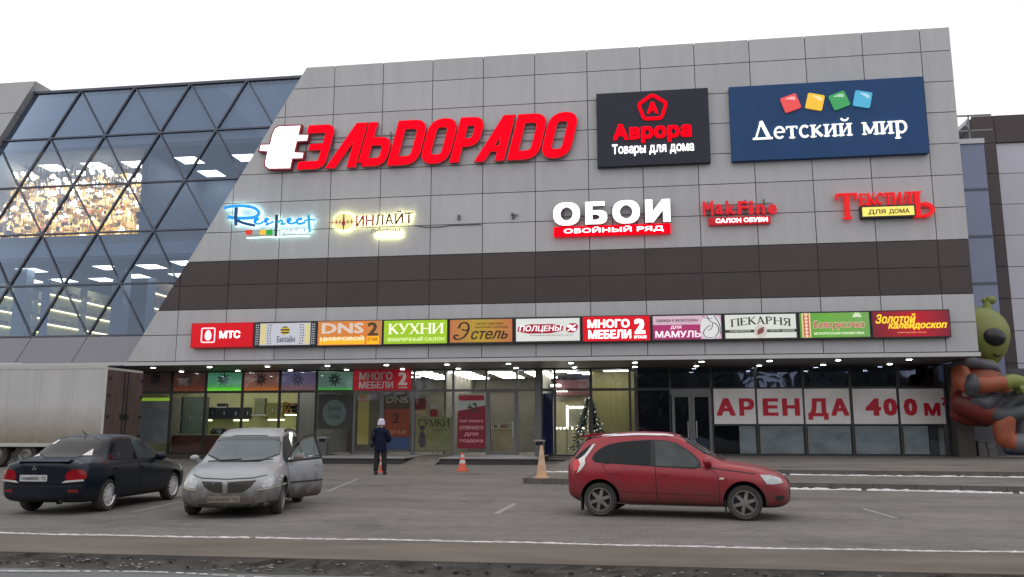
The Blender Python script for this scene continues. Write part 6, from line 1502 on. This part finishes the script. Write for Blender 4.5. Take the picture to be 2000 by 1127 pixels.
df = car.door(fd, 'R'); car.decal(fw, 'R', M['carglass'], 'window', df, .008, .006); car.handle(1.22, .83, 'R', paint, df)
car.mirror(1.98, .985, -.84, paint, .8)
car.decal(fd+[(2.06, .95)] if False else fd, 'L', M['black'], 'door_opening', None, .004, .004); car.decal(fw, 'L', M['black'], 'door_opening', None, .004, .004)
# the open door: built in place, then swung about its hinge
dl = car.decal(grow(fd, -.012), 'L', paint, 'door', None, .012, .085, label='open driver door')
wf_ = car.decal(fw, 'L', paint, 'window_frame', dl, .010, .03); wg = car.decal(grow(fw, -.055), 'L', glass('door_glass', (.55, .66, .62), (.7, .8, .8), .06), 'window', dl, .016, .004)
# open the frame: replace it by a rim
fwm = MB(); P0 = [(p.x, p.y, p.z) for p in []]
bpy.data.objects.remove(wf_)
pts3 = []
for x, z in fw+[fw[0]]:
    h, n, _, _ = car.bvh.ray_cast(Vector((x, 4, z)), Vector((0, -1, 0))); pts3.append(h+n*.005)
wf_ = MB().tube(pts3, .02, 8).build('window_frame', M['black'], dl, smooth=60)
hd_ = car.handle(1.22, .83, 'L', paint, dl); mb_ = car.decal([(1.1, .52), (2.1, .52), (2.1, .545), (1.1, .545)], 'L', M['black'], 'rubbing_strip', dl, .02, 0)
mr = car.mirror(1.98, 1.0, .86, pm('dirty_mirror_shell', (.14, .125, .115), .5), .9); mr.parent = dl
hx, hy_ = 2.13, .86; th = math.radians(-30)
for o in (dl, wf_, wg, hd_, mb_, mr):
    for v in o.data.vertices:
        x, y = v.co.x-hx, v.co.y-hy_; v.co.x = hx+x*math.cos(th)-y*math.sin(th); v.co.y = hy_+x*math.sin(th)+y*math.cos(th)
car.decal([(-.60, 1.05), (.60, 1.05), (.52, 1.42), (-.52, 1.42)], 'B', M['carglass'], 'rear_window', None, .006, .004)
car.wheels(M['rimdirty'], 5, .2, .10)
# ---------------------------------------------------------------- wooded strip across the road, behind the viewer (seen mirrored in the glass; added also to darken the lower front)
b = MB(); prev = None
for i in range(90):
    x = -140+i*3.4; h = 10+3*math.sin(i*.7)+2.5*math.sin(i*1.9+1)+random.uniform(-1.5, 1.5); y = -92+2*math.sin(i*.5)
    ring = [(x, y+3, -.2), (x, y+4.5, h*.35), (x, y+3, h*.75), (x, y, h), (x, y-4, h*.6), (x, y-4, -.2)]
    if prev: b.add(prev+ring, [(k, k+1, 7+k, 6+k) for k in range(5)])
    prev = ring
for k in range(5000):
    x = random.uniform(-140, 160); z = random.uniform(2, 14); y = -88+random.uniform(-1.5, 1.5); r = random.uniform(.3, .9); a = random.uniform(0, 2*PI)
    c_, s_ = math.cos(a)*r, math.sin(a)*r; b.add([(x+c_, y, z+s_), (x-s_, y+.4, z+c_), (x-c_, y, z-s_)], [(0, 1, 2)])
tag(b.build('treeline', pm('bare_winter_trees', (.085, .078, .072), .9, var=.5, scale=.3)), kind='stuff')

# ---------------------------------------------------------------- goods lorry on the left
tx, ty = G(195, 914); tz0 = F(203, 868, ty)[1]; tz1 = F(203, 717, ty)[1]; LX = -17.5
tr = empty('lorry_trailer', (0, 0, 0)); tag(tr, 'long dirty white box trailer with brown rear doors, parked along the left shop windows', 'lorry trailer')
side_m = pm('dirty_white_trailer_side', (.46, .46, .455), .55, var=.08, scale=.8, stretch=(3, 1, .25), dirt=((.165, .118, .062), .75, 2.5, .95))
MB().box(tx+LX, tx, ty, ty+2.5, tz0, tz1).build('box', side_m, tr)
fr = MB(); mt = pm('pale_trailer_edging', (.46, .45, .43), .5, var=.1)
for z in (tz0-.10, tz1-.06): fr.box(tx+LX-.01, tx+.012, ty-.014, ty-.002, z, z+.15)
fr.box(tx-.09, tx+.015, ty-.016, ty-.003, tz0+.05, tz1-.06)
for k in range(1, 12): fr.box(tx-k*1.45-.006, tx-k*1.45+.006, ty-.006, ty-.002, tz0+.05, tz1-.06)
fr.build('edging', mt, tr)
dm = pm('rusty_brown_door', (.085, .060, .052), .7, var=.3, scale=2, stretch=(1, 1, .4))
for k, (y0, y1) in enumerate(((ty+.03, ty+1.24), (ty+1.26, ty+2.47))):
    d = MB().box(tx+.002, tx+.05, y0, y1, tz0+.03, tz1-.1).build('rear_door', dm, tr)
    yy = y1-.12 if k == 0 else y0+.12
    r_ = MB(); r_.tube([(tx+.075, yy, tz0+.02), (tx+.075, yy, tz1-.12)], .022, 6); r_.box(tx+.05, tx+.11, yy-.16, yy+.16, tz0+1.05, tz0+1.2); r_.build('lock_rod', M['black'], d)
    yh = y0 if k == 0 else y1-.16
    h_ = MB()
    for z in (.25, 1.05, 1.9, 2.6): h_.box(tx+.051, tx+.085, yh, yh+.16, tz0+z, tz0+z+.1)
    h_.build('hinge', M['black'], d)
ch = MB(); ch.box(tx+LX+1, tx-.2, ty+.7, ty+1.8, tz0-.32, tz0-.003); ch.box(tx-.3, tx-.05, ty+.1, ty+2.4, .45, .62); ch.box(tx-9.5, tx-7.2, ty+.03, ty+.1, .42, tz0-.1); ch.build('chassis', M['black'], tr)
for k, x in enumerate((tx-2.1, tx-3.4, tx-4.7)):
    for sy in (ty+.22, ty+2.28):
        wh = empty('wheel', (x, sy, .5), 0, tr); MB().lathe([(.30, -.14), (.44, -.155), (.50, -.11), (.50, .11), (.44, .155), (.30, .14)], axis='y', n=28).build('tyre', M['tyre'], wh, smooth=45)
        MB().lathe([(0, -.04), (.12, -.05), (.14, -.09), (.24, -.06), (.30, -.13)], axis='y', n=20).build('rim', M['rimdirty'], wh, smooth=45)
for x in (tx-12.6,):
    MB().box(x-.06, x+.06, ty+.4, ty+.5, .12, tz0-.1).build('landing_leg', M['black'], tr); MB().box(x-.15, x+.15, ty+.3, ty+.6, .0, .12).build('landing_foot', M['black'], tr)
MB().box(tx-.2, tx-.12, ty+.2, ty+.55, tz0-.28, tz0-.06).build('tail_light', M['redlamp'], tr); MB().box(tx-1.2, tx-1.17, ty-.0, ty+.6, .15, tz0-.12).build('mud_flap', M['black'], tr)

# ---------------------------------------------------------------- buildings behind, on the right
yb = 8.0
rb = empty('neighbouring_building', (0, 0, 0)); tag(rb, 'modern building with a dark brown frame round pale panels, behind the inflatable figure', 'building')
xl, zt = F(1897, 228, yb); xi = F(1937, 270, yb)[0]+.15; zi = F(1937, 268, yb)[1]
fm = MB(); g = .03; z = .2; zs = [zt-1.5-1.64*k for k in range(0, 11)]; zs = [zt]+zs
for z1, z0 in zip(zs[:-1], zs[1:]):
    for x0, x1 in ((xl, xl+1.1),): fm.box(x0, x1-g, yb, yb+.1, z0+g, z1)
for k in range(8): fm.box(xl+1.1+2.1*k, xl+1.1+2.1*(k+1)-g, yb, yb+.1, zs[1]+g, zt)
fm.build('frame_cladding', M['brown'], rb)
pn = MB()
for z1, z0 in zip(zs[1:-1], zs[2:]):
    for k in range(8): pn.box(xl+1.13+2.1*k, xl+1.13+2.1*(k+1)-g, yb+.12, yb+.22, z0+g, z1)
pn.build('panel_cladding', pm('pale_lilac_panel', (.47, .47, .53), .42, var=.03, island=.03, scale=.6), rb)
MB().box(xl+.02, xl+19, yb+.24, yb+20, 0, zt-.05).build('wall', M['joint'], rb)
cp = MB(); cp.prism([(xl-.25, zt-.35), (xl, zt-.55), (xl, zt+.05), (xl-.05, zt+.05)], yb+.3, yb+18); cp.build('parapet_return', M['violet'], rb)
lk = empty('glass_link', (0, 0, 0)); tag(lk, 'narrow blue glazed link with roof railing between the mall and the dark framed building', 'building')
yl = 5.6; x0, x1 = XR+.1, F(1926, 600, yl)[0]+.6; zk = F(1888, 276, yl)[1]
gl_ = pm('blue_spandrel_glass', (.16, .19, .30), .1, var=.1, scale=.5, spec=.6); mm = MB(); z = zk-.15; pn = MB(); k = 0
while z > 4.6:
    h = 2.32 if k % 2 == 0 else 2.36
    MB().box(x0, x1, yl, yl+.05, z-h+.05, z).build('glass_panel', gl_, lk); MB().box(x0, x1, yl-.06, yl+.04, z-h-.05, z-h+.05).build('transom', M['mull'], lk); z -= h; k += 1
MB().box(x0, x1, yl-.1, yl+3, zk-.15, zk+.1).build('roof_edge', M['trim'], lk)
MB().box(x0, x1, yl+.12, yl+3, .2, zk-.16).build('wall', M['dark'], lk)
r_ = MB()
for dz in (1.55, 2.35): r_.box(XR-2, xl+.4, yl+1, yl+1.06, zk+.1+dz-.8, zk+.1+dz-.72)
for x in (x0+.2, x1-.2): r_.box(x-.03, x+.03, yl+1, yl+1.06, zk+.1, zk+1.7)
r_.build('railing', M['alu'], lk)
# low dark entrance recess under the link and things standing there
b = MB(); x0, x1 = F(1872, 850, 5)[0], F(1990, 850, 5)[0]
MB().box(x0-.5, 42, 6.6, 6.8, .2, 4.4).build('recess_wall', M['dark'], lk)
q = 0
for (u0, v0, u1, v1) in ((1910, 856, 1926, 869), (1927, 854, 1944, 868), (1911, 871, 1929, 884), (1930, 870, 1948, 884)):
    X0, X1, Z0, Z1 = BX(u0, v0, u1, v1, 4.2); q += 1; o = empty('plastic_crate'); tag(o, '%s pale plastic crate of the dim stack behind the inflatable figure' % ('upper left', 'upper right', 'lower left', 'lower right')[q-1], 'crate', 'pale crates in the dim recess')
    if q > 2: Z0 = .305; Z1 = Z0+.36
    else: Z0 = .67; Z1 = Z0+.33
    cr_ = pm('grey_white_crate', (.17, .17, .165), .7, var=.2); MB().box(X0, X1, 4.2, 4.7, Z0, Z1-.05).build('body', cr_, o); MB().box(X0-.02, X1+.02, 4.18, 4.72, Z1-.049, Z1-.003).build('rim', cr_, o)

# ---------------------------------------------------------------- skinned figures
def skin(name, verts, edges, mat, parent=None, root=0, sub=2):
    """one continuous surface grown round joints: verts = [(x, y, z, rx, ry)]"""
    me = bpy.data.meshes.new(name); me.from_pydata([v[:3] for v in verts], edges, []); o = bpy.data.objects.new(name, me); col.objects.link(o)
    md = o.modifiers.new('skin', 'SKIN'); md.use_smooth_shade = True; md.branch_smoothing = .6
    for k, v in enumerate(verts): sv = me.skin_vertices[0].data[k]; sv.radius = (v[3], v[4] if len(v) > 4 else v[3]); sv.use_root = (k == root)
    sm = o.modifiers.new('sub', 'SUBSURF'); sm.levels = sub; sm.render_levels = sub
    dg = bpy.context.evaluated_depsgraph_get(); ev = bpy.data.meshes.new_from_object(o.evaluated_get(dg)); o.modifiers.clear(); old = o.data; o.data = ev; bpy.data.meshes.remove(old)
    ev.materials.clear(); ev.materials.append(mat)
    for p in ev.polygons: p.use_smooth = True; p.material_index = 0
    ev.name = name
    if parent: o.parent = parent
    return o

# person seen from behind, looking at the doors
px_, py_ = G(742, 927)
per = empty('person', (px_, py_, 0), math.radians(6)); per.scale = (1.05, 1.05, 1.05); tag(per, 'person from behind in a dark navy jacket, black trousers and white knitted hat', 'person')
skinm = pm('skin', (.38, .22, .16), .6, var=.05); navy_j = pm('navy_padded_jacket', (.008, .010, .030), .85, var=.3, scale=9, bump=.4, bscale=18, spec=.15); trs = pm('black_trousers', (.010, .010, .012), .85, var=.3, scale=6); hatm = pm('pale_knitted_hat', (.56, .54, .62), .9, var=.15, scale=30, bump=.5, bscale=60); shm = pm('black_shoes', (.012, .012, .012), .6)
V = [(0, 0, .95, .14, .11), (0, .0, 1.12, .13, .105), (0, .01, 1.32, .155, .11), (0, .01, 1.44, .10, .08), (0, .02, 1.52, .055, .055), (0, .035, 1.62, .075, .09), (0, .04, 1.72, .07, .085), (0, .04, 1.76, .04, .05),
     (-.19, .01, 1.40, .06), (-.245, .0, 1.13, .048), (-.17, .20, 1.02, .036), (-.10, .26, 1.04, .03),
     (.19, .01, 1.40, .06), (.25, .02, 1.13, .048), (.18, .22, 1.04, .036), (.10, .28, 1.05, .03),
     (-.095, 0, .86, .085), (-.115, .01, .48, .055), (-.135, -.02, .10, .042), (-.145, .09, .04, .036), (.095, 0, .86, .085), (.11, .03, .48, .055), (.125, .02, .10, .042), (.14, .13, .04, .036)]
E = [(0, 1), (1, 2), (2, 3), (3, 4), (4, 5), (5, 6), (6, 7), (3, 8), (8, 9), (9, 10), (10, 11), (3, 12), (12, 13), (13, 14), (14, 15), (0, 16), (16, 17), (17, 18), (18, 19), (0, 20), (20, 21), (21, 22), (22, 23)]
body = skin('body', V, E, skinm, per)
fg = []
for sx in (-1, 1):
    bx_h = (.07*sx if sx < 0 else .07, .27)
    for k in range(5):
        a = (sx*(.085-.0*k), .27, 1.055-.018*k); m_ = MB()
        L_ = (.05, .075, .08, .072, .055)[k]; m_.tube([a, (a[0]-sx*L_*.6, a[1]+.02, a[2]+(.02 if k == 0 else 0)), (a[0]-sx*L_, a[1]-.005, a[2]+(.03 if k == 0 else -.005))], .0095, 6, 0, .007); m_.build('finger', skinm, body, smooth=60)
skin('jacket', [(0, 0, .73, .225, .17), (0, 0, .95, .215, .165), (0, .0, 1.15, .20, .155), (0, .01, 1.33, .205, .15), (0, .01, 1.44, .155, .12), (0, .025, 1.545, .092, .095), (-.195, .01, 1.40, .095), (-.262, .0, 1.13, .085), (-.19, .19, 1.02, .06), (.195, .01, 1.40, .095), (.27, .02, 1.13, .085), (.20, .21, 1.04, .06)],
     [(0, 1), (1, 2), (2, 3), (3, 4), (4, 5), (4, 6), (6, 7), (7, 8), (4, 9), (9, 10), (10, 11)], navy_j, per, 1)
skin('trousers', [(0, 0, .90, .15, .12), (-.105, 0, .80, .112), (-.125, .01, .48, .095), (-.145, -.01, .085, .085), (.105, 0, .80, .112), (.118, .03, .48, .095), (.132, .025, .085, .085)], [(0, 1), (1, 2), (2, 3), (0, 4), (4, 5), (5, 6)], trs, per)
for x, y in ((-.145, .02), (.14, .06)):
    MB().ellip((x, y+.035, .052), (.06, .145, .075), 12).build('shoe', shm, per, smooth=60)
hb_ = MB(); hb_.ellip((0, .035, 1.70), (.112, .122, .098), 16); hb_.lathe([(.104, 1.585), (.118, 1.59), (.120, 1.665), (.110, 1.675)], (0, .035, 0), n=20); hb_.build('hat', hatm, per, smooth=60)
fc_ = MB(); fc_.ellip((0, .13, 1.615), (.014, .02, .025), 8); fc_.build('nose', skinm, body)
for sx in (-1, 1): MB().ellip((sx*.032, .118, 1.64), (.012, .008, .008), 8).build('eye', shm, body); MB().ellip((sx*.085, .04, 1.615), (.014, .028, .034), 8).build('ear', skinm, body)
MB().ellip((0, .118, 1.572), (.028, .008, .007), 8).build('mouth', pm('lips', (.35, .13, .11), .6), body)
bgm = pm('black_bag_leather', (.012, .012, .013), .5, var=.2)
bag = empty('shoulder_bag', (px_-.30, py_-.02, .0), math.radians(6)); tag(bag, 'black shoulder bag hanging at the left side of the person in navy', 'bag')
bb = MB().ellip((0, 0, 1.03), (.085, .15, .14), 14); bb.build('bag_body', bgm, bag, smooth=60); MB().tube([(.0, -.1, 1.12), (.06, -.13, 1.3), (.11, -.05, 1.49), (.10, .06, 1.47), (.02, .12, 1.2), (0, .1, 1.12)], .014, 6).build('strap', bgm, bag)

# giant inflatable figure sitting by the corner
ya = 2.2
al = empty('inflatable_figure', (0, 0, 0)); tag(al, 'giant inflatable green alien in orange and grey suit sitting by the mall corner', 'inflatable')
gm_ = pm('green_inflated_fabric', (.185, .215, .05), .5, var=.2, scale=1.2, bump=.6, bscale=4); om = pm('orange_inflated_fabric', (.27, .066, .028), .5, var=.35, scale=1.0, bump=.7, bscale=4); gy = pm('grey_inflated_fabric', (.10, .10, .12), .55, var=.25, scale=1.5, bump=.7, bscale=4); dg_ = pm('dark_grey_inflated_fabric', (.05, .053, .058), .6, var=.15); bk = pm('black_inflated_fabric', (.010, .011, .012), .35); rdm = pm('red_inflated_fabric', (.16, .022, .018), .5, var=.35, scale=1, bump=.7, bscale=4)
seam = pm('seam_tape', (.14, .04, .02), .7)
A = lambda u, v, dy=0: (lambda q: Vector((q[0], ya+dy, q[1])))(F(u, v, ya+dy))
def limb(name, pts, mat, parent=al, n=24, step=7, flat=1.0):
    """one smooth inflated tube: pts = (pixel column, pixel row, depth offset, radius), round at both ends"""
    P_ = [A(u, v, dy) for u, v, dy, r in pts]; R_ = [q[3] for q in pts]; C_ = []; Q = []
    for i in range(len(P_)-1):
        p0, p1, p2, p3 = P_[max(i-1, 0)], P_[i], P_[i+1], P_[min(i+2, len(P_)-1)]
        for k in range(step):
            t_ = k/step; C_.append(.5*((2*p1)+(p2-p0)*t_+(2*p0-5*p1+4*p2-p3)*t_*t_+(3*p1-p0-3*p2+p3)*t_**3)); s_ = t_*t_*(3-2*t_); Q.append(R_[i]*(1-s_)+R_[i+1]*s_)
    C_.append(P_[-1]); Q.append(R_[-1])
    d0 = (C_[0]-C_[1]).normalized(); d1 = (C_[-1]-C_[-2]).normalized(); a0 = []; a1 = []
    for k in range(1, 7):
        a = k/6*PI/2; a0.insert(0, (C_[0]+d0*Q[0]*math.sin(a)*.8, Q[0]*max(.02, math.cos(a)))); a1.append((C_[-1]+d1*Q[-1]*math.sin(a)*.8, Q[-1]*max(.02, math.cos(a))))
    C_ = [q[0] for q in a0]+C_+[q[0] for q in a1]; Q = [q[1] for q in a0]+Q+[q[1] for q in a1]
    vs = []; fs = []; pa = None
    for i, p in enumerate(C_):
        t_ = (C_[min(i+1, len(C_)-1)]-C_[max(i-1, 0)]).normalized()
        a = (pa-t_*pa.dot(t_)).normalized() if pa else t_.orthogonal().normalized(); b_ = t_.cross(a); pa = a
        vs += [p+(a*math.cos(2*PI*k/n)+b_*math.sin(2*PI*k/n))*Q[i] for k in range(n)]
    for i in range(len(C_)-1):
        for k in range(n): fs.append((i*n+k, i*n+(k+1) % n, (i+1)*n+(k+1) % n, (i+1)*n+k))
    fs += [list(range(n-1, -1, -1)), list(range((len(C_)-1)*n, len(C_)*n))]
    return MB().add([tuple(v) for v in vs], fs).build(name, mat, parent, smooth=70)
def blob(name, u, v, dy, rx, ry, rz, mat, parent=al, rot=None, n=32):
    p = A(u, v, dy); return MB().ellip(tuple(p), (rx, ry, rz), n, 0, rot).build(name, mat, parent, smooth=80)
# head: one egg, wide above and narrow at the chin
c = A(1916, 652, 0); vs = []; fs = []; n = 40; m_ = 24
for i in range(m_+1):
    th = PI*i/m_; zc = math.cos(th); k = 1+.0*zc if zc > 0 else 1-.36*zc*zc
    for j in range(n):
        ph = 2*PI*j/n; rr = math.sin(th)*k; vs.append((c.x+1.14*rr*math.cos(ph)+(.30*zc*zc if zc < 0 else 0), c.y+1.0*rr*math.sin(ph), c.z+(1.16 if zc > 0 else 1.42)*zc))
for i in range(m_):
    for j in range(n): fs.append((i*n+j, (i+1)*n+j, (i+1)*n+(j+1) % n, i*n+(j+1) % n))
hd = MB().add(vs, fs).build('head', gm_, al, smooth=80)
blob('nose', 1962, 684, -.10, .12, .12, .11, gm_, hd)
blob('eye', 1937, 657, -.70, .56, .42, .44, bk, hd, Matrix.Rotation(math.radians(18), 3, 'Y'))
m2 = MB(); m2.tube([A(1941, 692, -.70), A(1949, 696, -.62), A(1955, 694, -.5), A(1957, 690, -.45)], .035, 6); m2.build('mouth', bk, hd)
an = limb('antenna', [(1926, 612, 0, .34), (1928, 600, 0, .19), (1929, 590, 0, .13)], gm_); blob('antenna_knob', 1935, 586, 0, .22, .2, .19, gm_, an); blob('antenna_knob', 1923, 587, .1, .13, .13, .13, gm_, an)
limb('neck', [(1924, 704, 0, .44), (1924, 718, 0, .50)], gm_)
limb('torso', [(1912, 728, .1, .88), (1908, 752, .1, 1.02), (1904, 785, .1, .95)], om)
limb('shoulder_collar', [(1872, 712, -.2, .30), (1886, 708, -.55, .30), (1912, 710, -.75, .24), (1938, 716, -.60, .20), (1948, 726, -.35, .15)], gy)
limb('upper_arm', [(1876, 728, -.75, .38), (1880, 743, -1.0, .42), (1892, 752, -1.2, .38), (1906, 752, -1.3, .35)], om)
limb('elbow_pad', [(1899, 738, -1.42, .22), (1899, 752, -1.52, .30), (1897, 766, -1.45, .22)], dg_)
limb('forearm', [(1906, 752, -1.28, .36), (1930, 751, -1.3, .36), (1952, 749, -1.3, .33), (1962, 748, -1.3, .30)], om)
hn = limb('hand', [(1964, 748, -1.3, .30), (1976, 745, -1.3, .31), (1990, 747, -1.3, .30), (1999, 752, -1.3, .24)], gm_)
for u, v, dy in ((1999, 762, -1.5), (2005, 760, -1.35), (2009, 756, -1.15), (1988, 763, -1.05)): limb('finger', [(u-7, v-10, dy*.5-.65, .13), (u-2, v-4, dy, .12), (u, v+3, dy, .09)], gm_, hn, 12)
limb('far_forearm', [(1945, 757, .4, .30), (1970, 762, .4, .28), (1984, 766, .4, .26)], om)
limb('chest_band', [(1885, 771, -.70, .16), (1912, 768, -.92, .17), (1945, 767, -.75, .16)], pm('pale_inflated_band', (.26, .24, .25), .6))
def slab(name, q, dy0, dy1, mat, it=1):
    poly = smooth_poly([(A(u, v, dy0).x, A(u, v, dy0).z) for u, v in q], it); o = MB().prism(poly, ya+dy0, ya+dy1).build(name, mat, al)
    bm = bmesh.new(); bm.from_mesh(o.data); bmesh.ops.bevel(bm, geom=[e for e in bm.edges if abs(e.calc_face_angle(0)) > .9], offset=.12, segments=3, affect='EDGES'); bm.to_mesh(o.data); bm.free()
    for p in o.data.polygons: p.use_smooth = True
    return o
slab('tunic_flap', [(1892, 773), (1930, 767), (1966, 768), (1972, 776), (1945, 804), (1925, 806), (1902, 790)], -1.15, -.3, gy)
slab('tunic_edge', [(1968, 776), (1986, 762), (2012, 752), (2016, 794), (1986, 800), (1956, 812), (1944, 806)], -1.1, -.25, dg_)
limb('thigh', [(1876, 786, -.3, .52), (1900, 792, -.45, .60), (1925, 802, -.6, .55), (1944, 810, -.7, .46)], rdm)
limb('seat_cushion', [(1872, 806, .2, .42), (1895, 812, .2, .44), (1925, 816, .2, .40)], rdm)
limb('knee_band', [(1944, 808, -.85, .36), (1958, 812, -.95, .36), (1976, 809, -.95, .34), (2006, 803, -.9, .34)], dg_)
limb('shin', [(1963, 816, -.9, .42), (1961, 834, -.9, .42), (1962, 850, -.9, .41), (1970, 861, -.9, .40), (1986, 866, -.95, .40)], om)
limb('boot', [(1984, 866, -.95, .41), (1998, 866, -.95, .42), (2008, 866, -.95, .36)], gy)
limb('sole', [(1968, 878, -.95, .20), (1990, 879, -.95, .22), (2010, 878, -.95, .20)], pm('dark_blue_sole', (.02, .022, .04), .6), al)
limb('far_shin', [(1994, 815, .5, .36), (1996, 840, .5, .36), (1998, 868, .5, .34)], gy)
